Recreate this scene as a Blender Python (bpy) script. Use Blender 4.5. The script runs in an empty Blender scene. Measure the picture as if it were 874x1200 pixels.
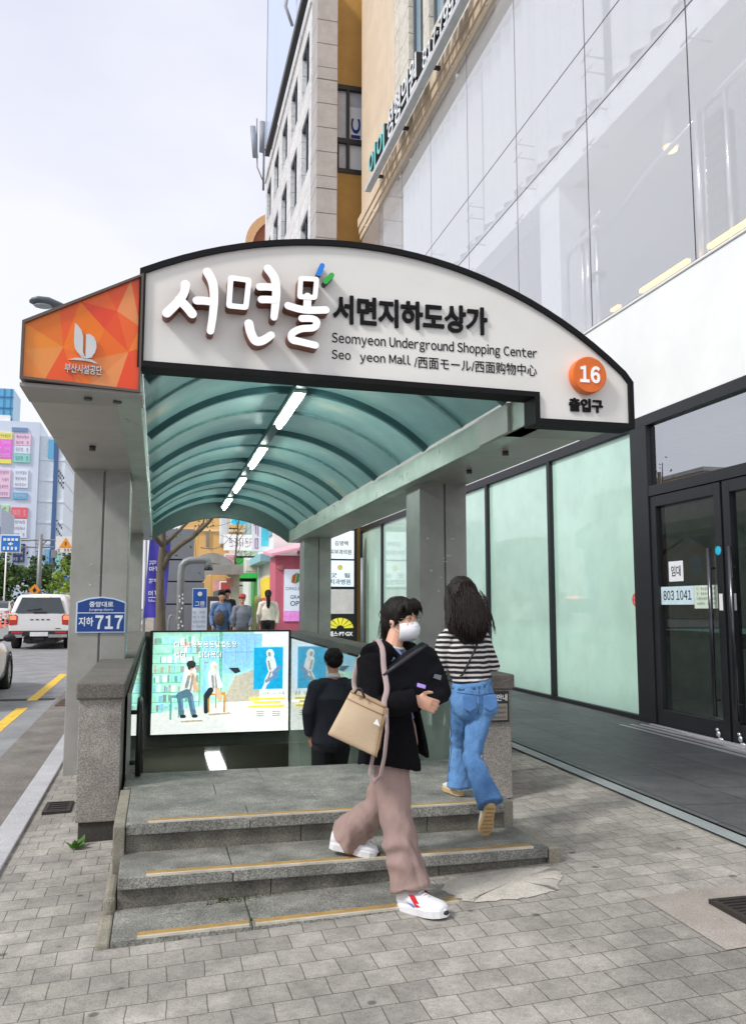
import bpy, bmesh, math, random
from mathutils import Vector, Matrix, noise
random.seed(16)
R = math.radians
S = bpy.context.scene
COL = S.collection

# ------------------------------------------------------------------ camera
cam = bpy.data.cameras.new("camera"); camo = bpy.data.objects.new("camera", cam); COL.objects.link(camo)
cam.sensor_fit = 'VERTICAL'; cam.sensor_height = 36.0; cam.lens = 30.0
cam.clip_start = 0.05; cam.clip_end = 3000
th, phi = R(14.06), R(6.39)
fw = Vector((math.sin(th)*math.cos(phi), math.cos(th)*math.cos(phi), math.sin(phi)))
camo.location = (0, 0, 1.55)
camo.rotation_euler = fw.to_track_quat('-Z', 'Y').to_euler()
S.camera = camo

# ------------------------------------------------------------------ sky, sun, exposure
SUN_EL, SUN_AZ = R(44), R(-114)          # sun high, from the road side and behind the camera
W = bpy.data.worlds.new("World"); S.world = W; W.use_nodes = True
nt = W.node_tree; nt.nodes.clear()
out = nt.nodes.new('ShaderNodeOutputWorld'); bg = nt.nodes.new('ShaderNodeBackground')
sky = nt.nodes.new('ShaderNodeTexSky'); sky.sky_type = 'NISHITA'; sky.sun_disc = False
sky.sun_elevation = SUN_EL; sky.sun_rotation = SUN_AZ; sky.air_density = 1.0; sky.dust_density = 2.5
tc = nt.nodes.new('ShaderNodeTexCoord'); mp = nt.nodes.new('ShaderNodeMapping'); mp.inputs['Scale'].default_value = (1, 1, 2.4)
nz = nt.nodes.new('ShaderNodeTexNoise'); nz.inputs['Scale'].default_value = 1.7; nz.inputs['Detail'].default_value = 5
nz.inputs['Roughness'].default_value = .5
cr = nt.nodes.new('ShaderNodeValToRGB')
cr.color_ramp.elements[0].position = .34; cr.color_ramp.elements[0].color = (7.9, 8.1, 9.6, 1)
cr.color_ramp.elements[1].position = .62; cr.color_ramp.elements[1].color = (9.9, 10.0, 10.6, 1)
mx = nt.nodes.new('ShaderNodeMixRGB'); mx.inputs['Fac'].default_value = .88
L = nt.links.new
L(tc.outputs['Generated'], mp.inputs['Vector']); L(mp.outputs['Vector'], nz.inputs['Vector']); L(nz.outputs['Fac'], cr.inputs['Fac'])
L(sky.outputs['Color'], mx.inputs['Color1']); L(cr.outputs['Color'], mx.inputs['Color2'])
L(mx.outputs['Color'], bg.inputs['Color']); bg.inputs['Strength'].default_value = .064
L(bg.outputs['Background'], out.inputs['Surface'])
sl_ = bpy.data.lights.new("sun", 'SUN'); sl_.energy = 1.5; sl_.angle = R(10); sl_.color = (1, .985, .965)
so = bpy.data.objects.new("sun", sl_); COL.objects.link(so)
sd = Vector((math.sin(SUN_AZ)*math.cos(SUN_EL), math.cos(SUN_AZ)*math.cos(SUN_EL), math.sin(SUN_EL)))
so.rotation_euler = sd.to_track_quat('Z', 'Y').to_euler()
S.view_settings.view_transform = 'Standard'; S.view_settings.look = 'None'
S.view_settings.exposure = 0.74; S.view_settings.gamma = 1
S.cycles.max_bounces = 8; S.cycles.transparent_max_bounces = 16

# ------------------------------------------------------------------ helpers
def V(*a): return Vector(a)
def link(o): COL.objects.link(o); return o

class MB:
    """collects faces (with material slots) of one mesh"""
    def __init__(s): s.v = []; s.f = []; s.m = []; s.sm = []
    def add(s, vs, fs, mi=0, sm=False):
        b = len(s.v); s.v += [tuple(p) for p in vs]
        for f in fs: s.f.append([i+b for i in f]); s.m.append(mi); s.sm.append(sm)
        return s
    def box(s, x0, x1, y0, y1, z0, z1, mi=0):
        x0, x1 = min(x0, x1), max(x0, x1); y0, y1 = min(y0, y1), max(y0, y1); z0, z1 = min(z0, z1), max(z0, z1)
        return s.add([(x0,y0,z0),(x1,y0,z0),(x1,y1,z0),(x0,y1,z0),(x0,y0,z1),(x1,y0,z1),(x1,y1,z1),(x0,y1,z1)],
                     [(0,3,2,1),(4,5,6,7),(0,1,5,4),(1,2,6,5),(2,3,7,6),(3,0,4,7)], mi)
    def slab(s, quad, t, mi=0):
        """quad of 4 points thickened by vector t"""
        t = Vector(t); q = [Vector(p) for p in quad]; n = len(q)
        vs = q+[p+t for p in q]
        fs = [tuple(range(n))[::-1], tuple(range(n, 2*n))]+[(i, (i+1) % n, n+(i+1) % n, n+i) for i in range(n)]
        return s.add(vs, fs, mi)
    def poly(s, pts, mi=0): return s.add(pts, [tuple(range(len(pts)))], mi)
    def tube(s, pts, r, n=10, mi=0, caps=True, side=None):
        return s.loft(pts, [r]*len(pts) if not isinstance(r, (list, tuple)) else r, n, side, mi, caps)
    def loft(s, pts, rads, n=14, side=None, mi=0, caps=True):
        pts = [Vector(p) for p in pts]; rings = []; k = len(pts); prev = None
        for i, p in enumerate(pts):
            t = (pts[min(i+1, k-1)]-pts[max(i-1, 0)])
            t = t.normalized() if t.length > 1e-9 else V(0, 0, 1)
            h = Vector(side) if side is not None else (prev if prev is not None else (V(1,0,0) if abs(t.x) < .8 else V(0,1,0)))
            sv = h-t*h.dot(t)
            if sv.length < 1e-5: sv = t.orthogonal()
            sv.normalize(); prev = sv; b = t.cross(sv)
            r = rads[i]; a, c = (r, r) if not isinstance(r, (tuple, list)) else r
            rings.append([p+sv*(a*math.cos(2*math.pi*j/n))+b*(c*math.sin(2*math.pi*j/n)) for j in range(n)])
        return s.rings(rings, mi, caps)
    def rings(s, rings, mi=0, caps=True, sm=True, closed=True):
        n = len(rings[0]); vs = [p for r in rings for p in r]; fs = []
        for i in range(len(rings)-1):
            for j in range(n if closed else n-1):
                fs.append((i*n+j, i*n+(j+1) % n, (i+1)*n+(j+1) % n, (i+1)*n+j))
        s.add(vs, fs, mi, sm)
        if caps:
            b = len(s.v)-len(vs)
            s.f.append([b+j for j in range(n)][::-1]); s.m.append(mi); s.sm.append(False)
            s.f.append([b+(len(rings)-1)*n+j for j in range(n)]); s.m.append(mi); s.sm.append(False)
        return s
    def ell(s, c, rx, ry, rz, n=14, m=9, ax=None, mi=0):
        c = Vector(c); rg = []
        A = ax if ax else (V(1,0,0), V(0,1,0), V(0,0,1))
        for i in range(1, m):
            a = math.pi*i/m
            rg.append([c+A[0]*(rx*math.sin(a)*math.cos(2*math.pi*j/n))+A[1]*(ry*math.sin(a)*math.sin(2*math.pi*j/n))+A[2]*(-rz*math.cos(a)) for j in range(n)])
        return s.rings(rg, mi, True)
    def prism(s, pts2, fn, d0, d1, mi=0, mside=None):
        """2d polygon mapped by fn(u, v, depth)"""
        n = len(pts2); vs = [fn(u, v, d0) for u, v in pts2]+[fn(u, v, d1) for u, v in pts2]
        s.add(vs, [tuple(range(n))], mi)
        b = len(s.v)-2*n
        s.f.append([b+n+i for i in range(n)][::-1]); s.m.append(mi); s.sm.append(False)
        for i in range(n):
            s.f.append([b+i, b+(i+1) % n, b+n+(i+1) % n, b+n+i]); s.m.append(mi if mside is None else mside); s.sm.append(False)
        return s
    def mesh(s, name='m'):
        me = bpy.data.meshes.new(name); me.from_pydata(s.v, [], s.f)
        me.polygons.foreach_set('material_index', s.m); me.polygons.foreach_set('use_smooth', s.sm)
        bm = bmesh.new(); bm.from_mesh(me); bmesh.ops.recalc_face_normals(bm, faces=bm.faces); bm.to_mesh(me); bm.free()
        me.update(); return me

def wmat(o): return Matrix.Translation(o.location) if o.type == 'EMPTY' else Matrix.Identity(4)
def attach(o, parent):
    if parent is not None:
        o.parent = parent; o.matrix_parent_inverse = wmat(parent).inverted()
def tag(o, label=None, cat=None, group=None, kind=None):
    if label: o['label'] = label
    if cat: o['category'] = cat
    if group: o['group'] = group
    if kind: o['kind'] = kind
    return o
def thing(name, loc, label, cat, group=None):
    o = link(bpy.data.objects.new(name, None)); o.empty_display_size = .1; o.location = loc
    return tag(o, label, cat, group)
def obj(name, mb, mats, parent=None, bevel=0, seg=2, label=None):
    me = mb if isinstance(mb, bpy.types.Mesh) else mb.mesh(name)
    o = link(bpy.data.objects.new(name, me))
    for m in (mats if isinstance(mats, (list, tuple)) else [mats]): me.materials.append(m)
    attach(o, parent)
    if bevel:
        b = o.modifiers.new('bevel', 'BEVEL'); b.width = bevel; b.segments = seg; b.limit_method = 'ANGLE'; b.angle_limit = R(40)
    if label: o['label'] = label
    return o
def struct(name, mb, mats, **k): return tag(obj(name, mb, mats, **k), kind='structure')
def copy_tree(o, parent=None):
    c = o.copy(); COL.objects.link(c)
    if parent is not None: c.parent = parent; c.matrix_parent_inverse = o.matrix_parent_inverse.copy()
    for ch in list(o.children): copy_tree(ch, c)
    return c
def text_mb(body, M, x0, x1, z0, z1, ext=.002, off=0.0, keep=False, mi=0, bev=0):
    """lettering fitted to the box x0..x1, z0..z1 of the sign plane, matrix M maps (u, v, depth) to the world"""
    c = bpy.data.curves.new('lettering', 'FONT'); c.body = body; c.size = 1; c.extrude = .1; c.offset = off; c.resolution_u = 4
    o = bpy.data.objects.new('lettering', c); COL.objects.link(o)
    bpy.context.view_layer.update()
    me = bpy.data.meshes.new_from_object(o.evaluated_get(bpy.context.evaluated_depsgraph_get()))
    bpy.data.objects.remove(o); bpy.data.curves.remove(c)
    xs = [v.co.x for v in me.vertices]; ys = [v.co.y for v in me.vertices]
    ax, bx, ay, by = min(xs), max(xs), min(ys), max(ys)
    sx = (x1-x0)/max(bx-ax, 1e-6); sy = (z1-z0)/max(by-ay, 1e-6); ox = x0; oy = z0
    if keep:
        k = min(sx, sy); ox += ((x1-x0)-(bx-ax)*k)/2; oy += ((z1-z0)-(by-ay)*k)/2; sx = sy = k
    mb = MB()
    mb.add([M @ V(ox+(v.co.x-ax)*sx, oy+(v.co.y-ay)*sy, v.co.z/.1*ext) for v in me.vertices], [tuple(p.vertices) for p in me.polygons], mi)
    bpy.data.meshes.remove(me)
    return mb
def glyphs(body, M, x0, x1, z0, z1, ext=.002, off=0.0, gap=.11, space=.30):
    """latin text set glyph by glyph with the sans face of the wide character set, fitted to the box"""
    bpy.context.view_layer.update(); items = []; pen = 0
    for ch in body:
        if ch == ' ': pen += space; continue
        c = bpy.data.curves.new('lettering', 'FONT'); c.body = chr(ord(ch)+0xFEE0) if 33 <= ord(ch) <= 126 else ch; c.size = 1; c.extrude = .1; c.offset = off; c.resolution_u = 4
        o = bpy.data.objects.new('lettering', c); COL.objects.link(o); bpy.context.view_layer.update()
        me = bpy.data.meshes.new_from_object(o.evaluated_get(bpy.context.evaluated_depsgraph_get())); bpy.data.objects.remove(o); bpy.data.curves.remove(c)
        xs = [v.co.x for v in me.vertices]; a = min(xs); w = max(xs)-a
        items.append(([(v.co.x-a+pen, v.co.y, v.co.z) for v in me.vertices], [tuple(p.vertices) for p in me.polygons])); pen += w+gap; bpy.data.meshes.remove(me)
    ys = [p[1] for it in items for p in it[0]]; bx = max(p[0] for it in items for p in it[0]); ay, by = min(ys), max(ys); mb = MB()
    for vs, fs in items: mb.add([M @ V(x0+x/bx*(x1-x0), z0+(y-ay)/(by-ay)*(z1-z0), z/.1*ext) for x, y, z in vs], fs)
    return mb
def merge(*mbs):
    r = MB()
    for m in mbs:
        b = len(r.v); r.v += m.v; r.f += [[i+b for i in f] for f in m.f]; r.m += m.m; r.sm += m.sm
    return r
def plane_front(y):           # u -> X, v -> Z, depth towards -Y (faces the camera)
    return Matrix(((1,0,0,0),(0,0,-1,y),(0,1,0,0),(0,0,0,1)))
def plane_left(x):            # faces -X : u -> -Y, v -> Z, depth towards -X
    return Matrix(((0,0,-1,x),(-1,0,0,0),(0,1,0,0),(0,0,0,1)))
def scribble(mb, M, x0, x1, z0, z1, n, d=.002, mi=0, seed=1):
    """unreadable small print: blocks of short strokes"""
    r = random.Random(seed); w = (x1-x0)/n
    for i in range(n):
        if r.random() < .1: continue
        a = x0+i*w; b = a+w*.8; h = z1-z0; t = h*.16
        def bar(u0, u1, v0, v1):
            mb.add([M @ V(u0, v0, d), M @ V(u1, v0, d), M @ V(u1, v1, d), M @ V(u0, v1, d)], [(0,1,2,3)], mi)
        t = min(h, w)*.11; W_ = b-a; kind = r.choice((0, 1, 2, 3))
        def ring(cu, cv, ru, rv_):
            bar(cu-ru, cu+ru, cv+rv_-t, cv+rv_); bar(cu-ru, cu+ru, cv-rv_, cv-rv_+t); bar(cu-ru, cu-ru+t, cv-rv_, cv+rv_); bar(cu+ru-t, cu+ru, cv-rv_, cv+rv_)
        if kind in (0, 1):          # side by side block with an upright at the right, sometimes a lower consonant
            lo = .42 if kind == 1 else .1
            for q in r.sample((.0, .5, 1.0), 2): bar(a, a+W_*.5, z0+h*(lo+(.95-lo)*q)-t*q, z0+h*(lo+(.95-lo)*q)+t*(1-q))
            bar(a, a+t, z0+h*lo, z0+h*.95) if r.random() < .6 else bar(a+W_*.5-t, a+W_*.5, z0+h*lo, z0+h*.95)
            bar(b-W_*.25, b-W_*.25+t, z0+h*(lo-.06), z0+h); bar(b-W_*.25, b, z0+h*(lo+.3), z0+h*(lo+.3)+t) if r.random() < .5 else bar(b-W_*.45, b-W_*.25, z0+h*(lo+.3), z0+h*(lo+.3)+t)
            if kind == 1: ring((a+b)/2+W_*.1, z0+h*.15, W_*.28, h*.15)
        else:                       # stacked block
            bar(a+W_*.15, b-W_*.15, z0+h*.9, z0+h*.9+t); bar(a+W_*.15, a+W_*.15+t, z0+h*.6, z0+h*.9); bar(a+W_*.15, b-W_*.15, z0+h*.6, z0+h*.6+t)
            if kind == 2: bar(b-W_*.15-t, b-W_*.15, z0+h*.6, z0+h*.9)
            bar(a, b, z0+h*.42, z0+h*.42+t); bar((a+b)/2, (a+b)/2+t, z0+h*.42, z0+h*.6) if r.random() < .5 else bar((a+b)/2, (a+b)/2+t, z0+h*.25, z0+h*.42)
            bar(a+W_*.15, b-W_*.15, z0, z0+t); bar(b-W_*.2, b-W_*.2+t, z0, z0+h*.25)

# ------------------------------------------------------------------ materials
MATS = {}
def mat(name, col, rough=.6, metal=0, spec=.5, var=.10, scale=5, bump=0, bscale=90, speck=0, sscale=140, stain=0, stscale=1.6,
        emit=0, coat=0, trans=0, hue=None, stretch=None, sheen=0, ecol=None, rvar=0):
    if name in MATS: return MATS[name]
    m = bpy.data.materials.new(name); m.use_nodes = True; t = m.node_tree; N = t.nodes; p = N['Principled BSDF']; K = t.links.new
    MATS[name] = m
    co = N.new('ShaderNodeTexCoord'); vec = co.outputs['Object']
    if stretch:
        mp = N.new('ShaderNodeMapping'); mp.inputs['Scale'].default_value = stretch; K(vec, mp.inputs['Vector']); vec = mp.outputs['Vector']
    def noise_(sc, det=4, ro=.6):
        n = N.new('ShaderNodeTexNoise'); n.inputs['Scale'].default_value = sc; n.inputs['Detail'].default_value = det; n.inputs['Roughness'].default_value = ro
        K(vec, n.inputs['Vector']); return n.outputs['Fac']
    def ramp(f, a, b, ca, cb):
        r = N.new('ShaderNodeValToRGB'); e = r.color_ramp.elements
        e[0].position = a; e[1].position = b; e[0].color = ca; e[1].color = cb; K(f, r.inputs['Fac']); return r.outputs['Color']
    def mul(a, b, fac=1):
        x = N.new('ShaderNodeMixRGB'); x.blend_type = 'MULTIPLY'; x.inputs['Fac'].default_value = fac; K(a, x.inputs['Color1']); K(b, x.inputs['Color2']); return x.outputs['Color']
    c2 = hue if hue else col
    lo = tuple(max(0, c*(1-var)) for c in col)+(1,); hi = tuple(min(1, c*(1+var)) for c in c2)+(1,)
    c = ramp(noise_(scale), .3, .7, lo, hi)
    if speck:
        c = mul(c, ramp(noise_(sscale, 2), .38, .62, (1-speck,)*3+(1,), (1+speck*.6,)*3+(1,)))
    if stain:
        c = mul(c, ramp(noise_(stscale, 6, .65), .35, .6, (1-stain,)*3+(1,), (1, 1, 1, 1)))
    K(c, p.inputs['Base Color'])
    p.inputs['Roughness'].default_value = rough; p.inputs['Metallic'].default_value = metal; p.inputs['Specular IOR Level'].default_value = spec
    if rvar: K(ramp(noise_(scale*2), .3, .7, (max(0, rough-rvar),)*3+(1,), (min(1, rough+rvar),)*3+(1,)), p.inputs['Roughness'])
    if coat: p.inputs['Coat Weight'].default_value = coat; p.inputs['Coat Roughness'].default_value = .04
    if sheen: p.inputs['Sheen Weight'].default_value = sheen; p.inputs['Sheen Roughness'].default_value = .5
    if bump:
        b = N.new('ShaderNodeBump'); b.inputs['Strength'].default_value = bump; b.inputs['Distance'].default_value = .01
        K(noise_(bscale, 3), b.inputs['Height']); K(b.outputs['Normal'], p.inputs['Normal'])
    if emit:
        if ecol: p.inputs['Emission Color'].default_value = tuple(ecol)+(1,)
        else: K(c, p.inputs['Emission Color'])
        p.inputs['Emission Strength'].default_value = emit
    if trans:
        tr = N.new('ShaderNodeBsdfTranslucent'); K(c, tr.inputs['Color']); ms = N.new('ShaderNodeMixShader'); ms.inputs['Fac'].default_value = trans
        K(p.outputs['BSDF'], ms.inputs[1]); K(tr.outputs['BSDF'], ms.inputs[2]); K(ms.outputs['Shader'], N['Material Output'].inputs['Surface'])
    return m
def srgb(r, g, b):
    f = lambda c: (c/255/12.92) if c/255 <= .04045 else ((c/255+.055)/1.055)**2.4
    return (f(r), f(g), f(b))
def glass(name, tint=(.9, .95, .93), refl=.12, rough=.0, veil=.0, dcol=(.7, .8, .78)):
    """thin window pane: see-through mixed with mirror reflection (stronger at grazing angles) and an optional white veil painted in as sky glare"""
    m = bpy.data.materials.new(name); m.use_nodes = True; t = m.node_tree; N = t.nodes; K = t.links.new; N.clear(); MATS[name] = m
    o = N.new('ShaderNodeOutputMaterial'); tr = N.new('ShaderNodeBsdfTransparent'); tr.inputs['Color'].default_value = tint+(1,)
    gl = N.new('ShaderNodeBsdfGlossy'); gl.inputs['Roughness'].default_value = rough; gl.inputs['Color'].default_value = (.95, .97, 1, 1)
    ge = N.new('ShaderNodeNewGeometry'); dt = N.new('ShaderNodeVectorMath'); dt.operation = 'DOT_PRODUCT'; K(ge.outputs['Incoming'], dt.inputs[0]); K(ge.outputs['Normal'], dt.inputs[1])
    ab = N.new('ShaderNodeMath'); ab.operation = 'ABSOLUTE'; K(dt.outputs['Value'], ab.inputs[0]); om = N.new('ShaderNodeMath'); om.operation = 'SUBTRACT'; om.inputs[0].default_value = 1; K(ab.outputs['Value'], om.inputs[1])
    pw = N.new('ShaderNodeMath'); pw.operation = 'POWER'; pw.inputs[1].default_value = 4.5; K(om.outputs['Value'], pw.inputs[0])
    ad = N.new('ShaderNodeMath'); ad.operation = 'MULTIPLY_ADD'; ad.use_clamp = True; ad.inputs[1].default_value = .9; ad.inputs[2].default_value = refl; K(pw.outputs['Value'], ad.inputs[0])
    base = tr.outputs['BSDF']
    if veil:
        df = N.new('ShaderNodeBsdfDiffuse'); df.inputs['Color'].default_value = dcol+(1,); mm = N.new('ShaderNodeMixShader'); mm.inputs['Fac'].default_value = veil
        K(base, mm.inputs[1]); K(df.outputs['BSDF'], mm.inputs[2]); base = mm.outputs['Shader']
    ms = N.new('ShaderNodeMixShader'); K(ad.outputs['Value'], ms.inputs['Fac']); K(base, ms.inputs[1]); K(gl.outputs['BSDF'], ms.inputs[2])
    K(ms.outputs['Shader'], o.inputs['Surface'])
    return m
def paver_mat(name, c1, c2, mortar, w, h, ms=.004, off=.5, rough=.85, rot=0, spots=True, bumpd=.006, stain=.25, upright=False):
    m = bpy.data.materials.new(name); m.use_nodes = True; t = m.node_tree; N = t.nodes; p = N['Principled BSDF']; K = t.links.new; MATS[name] = m
    co = N.new('ShaderNodeTexCoord'); mp = N.new('ShaderNodeMapping'); mp.inputs['Rotation'].default_value = (0, 0, rot)
    nw = N.new('ShaderNodeTexNoise'); nw.inputs['Scale'].default_value = 2.2; nw.inputs['Detail'].default_value = 3
    va = N.new('ShaderNodeVectorMath'); va.operation = 'SCALE'; va.inputs['Scale'].default_value = .035; K(co.outputs['Object'], nw.inputs['Vector'])
    sb = N.new('ShaderNodeVectorMath'); sb.operation = 'SUBTRACT'; sb.inputs[1].default_value = (.5, .5, .5); K(nw.outputs['Color'], sb.inputs[0]); K(sb.outputs['Vector'], va.inputs[0])
    aa = N.new('ShaderNodeVectorMath'); aa.operation = 'ADD'; K(co.outputs['Object'], aa.inputs[0]); K(va.outputs['Vector'], aa.inputs[1])
    src_ = aa.outputs['Vector']
    if upright:
        s3 = N.new('ShaderNodeSeparateXYZ'); c3 = N.new('ShaderNodeCombineXYZ'); K(co.outputs['Object'], s3.inputs['Vector']); K(s3.outputs['Y'], c3.inputs['X']); K(s3.outputs['Z'], c3.inputs['Y']); src_ = c3.outputs['Vector']
    K(src_, mp.inputs['Vector'])
    b = N.new('ShaderNodeTexBrick'); b.offset = off; b.inputs['Scale'].default_value = 1; b.inputs['Brick Width'].default_value = w; b.inputs['Row Height'].default_value = h
    b.inputs['Mortar Size'].default_value = ms; b.inputs['Mortar Smooth'].default_value = .35; b.inputs['Bias'].default_value = -.1
    b.inputs['Color1'].default_value = c1+(1,); b.inputs['Color2'].default_value = c2+(1,); b.inputs['Mortar'].default_value = mortar+(1,)
    K(mp.outputs['Vector'], b.inputs['Vector'])
    def nse(sc, d=5, r=.65):
        n = N.new('ShaderNodeTexNoise'); n.inputs['Scale'].default_value = sc; n.inputs['Detail'].default_value = d; n.inputs['Roughness'].default_value = r; K(co.outputs['Object'], n.inputs['Vector']); return n.outputs['Fac']
    def rmp(f, a, bb, x, y):
        r = N.new('ShaderNodeValToRGB'); e = r.color_ramp.elements; e[0].position = a; e[1].position = bb; e[0].color = (x, x, x, 1); e[1].color = (y, y, y*.985, 1); K(f, r.inputs['Fac']); return r.outputs['Color']
    def mul(a, bb):
        x = N.new('ShaderNodeMixRGB'); x.blend_type = 'MULTIPLY'; x.inputs['Fac'].default_value = 1; K(a, x.inputs['Color1']); K(bb, x.inputs['Color2']); return x.outputs['Color']
    c = mul(b.outputs['Color'], rmp(nse(1.1), .33, .62, 1-stain, 1.06))
    c = mul(c, rmp(nse(7, 8, .72), .32, .62, .74, 1.08)); c = mul(c, rmp(nse(190, 2), .35, .65, .74, 1.18)); c = mul(c, rmp(nse(38, 6, .7), .34, .5, .82, 1.0))
    if spots:
        v = N.new('ShaderNodeTexVoronoi'); v.inputs['Scale'].default_value = 3.4; K(aa.outputs['Vector'], v.inputs['Vector'])
        c = mul(c, rmp(v.outputs['Distance'], .05, .085, .45, 1))
    K(c, p.inputs['Base Color']); p.inputs['Roughness'].default_value = rough; p.inputs['Specular IOR Level'].default_value = .3
    inv = N.new('ShaderNodeMath'); inv.operation = 'MULTIPLY_ADD'; inv.inputs[1].default_value = -1; inv.inputs[2].default_value = 1; K(b.outputs['Fac'], inv.inputs[0])
    ad = N.new('ShaderNodeMath'); ad.operation = 'MULTIPLY_ADD'; ad.inputs[1].default_value = .22; K(nse(150, 3), ad.inputs[0]); K(inv.outputs['Value'], ad.inputs[2])
    bp = N.new('ShaderNodeBump'); bp.inputs['Strength'].default_value = .8; bp.inputs['Distance'].default_value = bumpd; K(ad.outputs['Value'], bp.inputs['Height']); K(bp.outputs['Normal'], p.inputs['Normal'])
    return m
# ------------------------------------------------------------------ setting: ground, road, pavement, apron
def slope(y): return .012*(max(-10, min(y, 60))-6)
def G(x, y): return .01+.04*(min(max(x, -.85), 3.5)+.35)+slope(y)
def RZ(y): return -.125+slope(y)
def strip(mb, x0, x1, ys, fz, nx=1):
    for a, b in zip(ys[:-1], ys[1:]):
        for i in range(nx):
            u = x0+(x1-x0)*i/nx; w = x0+(x1-x0)*(i+1)/nx
            mb.add([(u, a, fz(u, a)), (w, a, fz(w, a)), (w, b, fz(w, b)), (u, b, fz(u, b))], [(0,1,2,3)])
YB = [-12, 0, 6, 20, 40, 60, 120, 300]
g = MB(); gz = lambda x, y: -.36+slope(y)
strip(g, -500, -.3, [-60, -10, 60, 900], gz); strip(g, 2.5, 500, [-60, -10, 60, 900], gz)
strip(g, -.3, 2.5, [-60, -10, 6.3], gz); strip(g, -.3, 2.5, [16, 60, 900], gz)
struct('ground', g, mat('packed_ground', (.16, .155, .15), .9, bump=.3))
M_ASPH = mat('asphalt', (.31, .31, .315), .88, var=.10, scale=2, speck=.35, sscale=170, stain=.22, bump=.35, bscale=220)
M_GUT = mat('gutter_concrete', (.25, .225, .20), .92, var=.18, scale=3, speck=.4, sscale=120, stain=.3, bump=.6, bscale=120)
rd = MB(); strip(rd, -34, -1.62, YB, lambda x, y: RZ(y), 3); struct('road', rd, M_ASPH)
gu = MB(); strip(gu, -1.62, -1.03, YB, lambda x, y: RZ(y)+.002); struct('gutter_strip', gu, M_GUT)
# lane markings
M_YEL = mat('yellow_road_paint', srgb(240, 196, 62), .7, var=.12, scale=20, stain=.25, stscale=9)
M_WHT = mat('white_road_paint', (.72, .72, .70), .7, var=.1, scale=20, stain=.3, stscale=8)
ym = MB()
for a, b in ((5, 8.2), (9.1, 14.6), (15.6, 20.8), (22.5, 30), (32, 42), (44, 60)):
    strip(ym, -2.10, -1.93, [a, b], lambda x, y: RZ(y)+.004)
struct('yellow_lane_line', ym, M_YEL)
wm = MB()
for lx in (-5.3, -8.6, -11.9, -15.2):
    for y in range(4, 110, 8): strip(wm, lx, lx+.13, [y, y+4] if not y < 60 < y+4 else [y, 60, y+4], lambda x, y: RZ(y)+.004)
struct('white_lane_lines', wm, M_WHT)
sp = MB()          # dark patch of newer asphalt across the lane
strip(sp, -6, -1.66, [15.6, 15.9], lambda x, y: RZ(y)+.003); struct('asphalt_seam', sp, mat('dark_asphalt', (.045, .045, .047), .9, bump=.4, bscale=150))
# kerb
kb = MB(); y = -8.0
while y < 70:
    a, b = y+.004, y+.996
    for x0, x1 in ((-1.03, -.86),):
        kb.slab([(x0, a, RZ(a)-.05), (x1, a, RZ(a)-.05), (x1, b, RZ(b)-.05), (x0, b, RZ(b)-.05)], (0, 0, .19))
    y += 1.0
struct('kerb', kb, mat('pale_kerb_granite', (.52, .52, .53), .8, var=.08, speck=.25, stain=.15, bump=.2, bscale=150), bevel=.008)
# pavement
M_PAV = paver_mat('pavement_blocks', srgb(180, 175, 170), srgb(160, 155, 151), srgb(122, 116, 110), .158, .160, .0026, stain=.38)
pv = MB(); P = lambda x, y: G(x, y)
strip(pv, -.86, 3.5, [-8, 0, 6.5], P, 4); strip(pv, -.86, -.25, [6.5, 16.2], P); strip(pv, 2.4, 3.5, [6.5, 16.2], P)
strip(pv, -.86, 3.5, [16.2, 30, 60, 140], P, 4)
struct('pavement', pv, M_PAV)
pb = MB(); strip(pb, 2.62, 3.38, [7.0, 7.62], lambda x, y: G(x, y)+.004)
struct('pale_pavement_band', pb, paver_mat('pale_blocks', srgb(196, 190, 184), srgb(182, 176, 170), srgb(130, 124, 118), .158, .160))
rb = MB(); strip(rb, 2.62, 3.38, [7.75, 8.6], lambda x, y: G(x, y)+.004)
struct('dark_pavement_band', rb, paver_mat('dark_blocks', srgb(140, 130, 124), srgb(122, 114, 110), srgb(94, 88, 84), .158, .160))
# shop apron: narrow pale edging, slot drain, dark granite slabs
AZ = lambda x, y: G(3.5, y)+(x-3.5)/2.5*(.115+.004*(y-8)-G(3.5, y))+.012
ed = MB(); strip(ed, 3.38, 3.50, [-8, 0, 30], lambda x, y: G(3.5, y)+.014); 
struct('apron_edging', ed, mat('edging_granite', srgb(150, 157, 156), .75, speck=.2, stain=.12))
sl = MB(); strip(sl, 3.50, 3.535, [-8, 0, 30], lambda x, y: G(3.5, y)+.002); struct('slot_drain', sl, mat('slot_black', (.012, .012, .013), .9))
ap = MB(); strip(ap, 3.535, 6.2, [-8, 0, 8, 16, 30], AZ, 2)
struct('granite_apron', ap, paver_mat('apron_slabs', srgb(106, 106, 109), srgb(90, 91, 95), srgb(56, 56, 58), 1.0, .6, .006, .5, .55, rot=R(90), spots=True, bumpd=.003, stain=.26))
pp = MB(); strip(pp, 3.5, 6.5, [30, 60, 140], lambda x, y: G(x, y)-.004); struct('side_pavement', pp, M_PAV)
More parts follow.
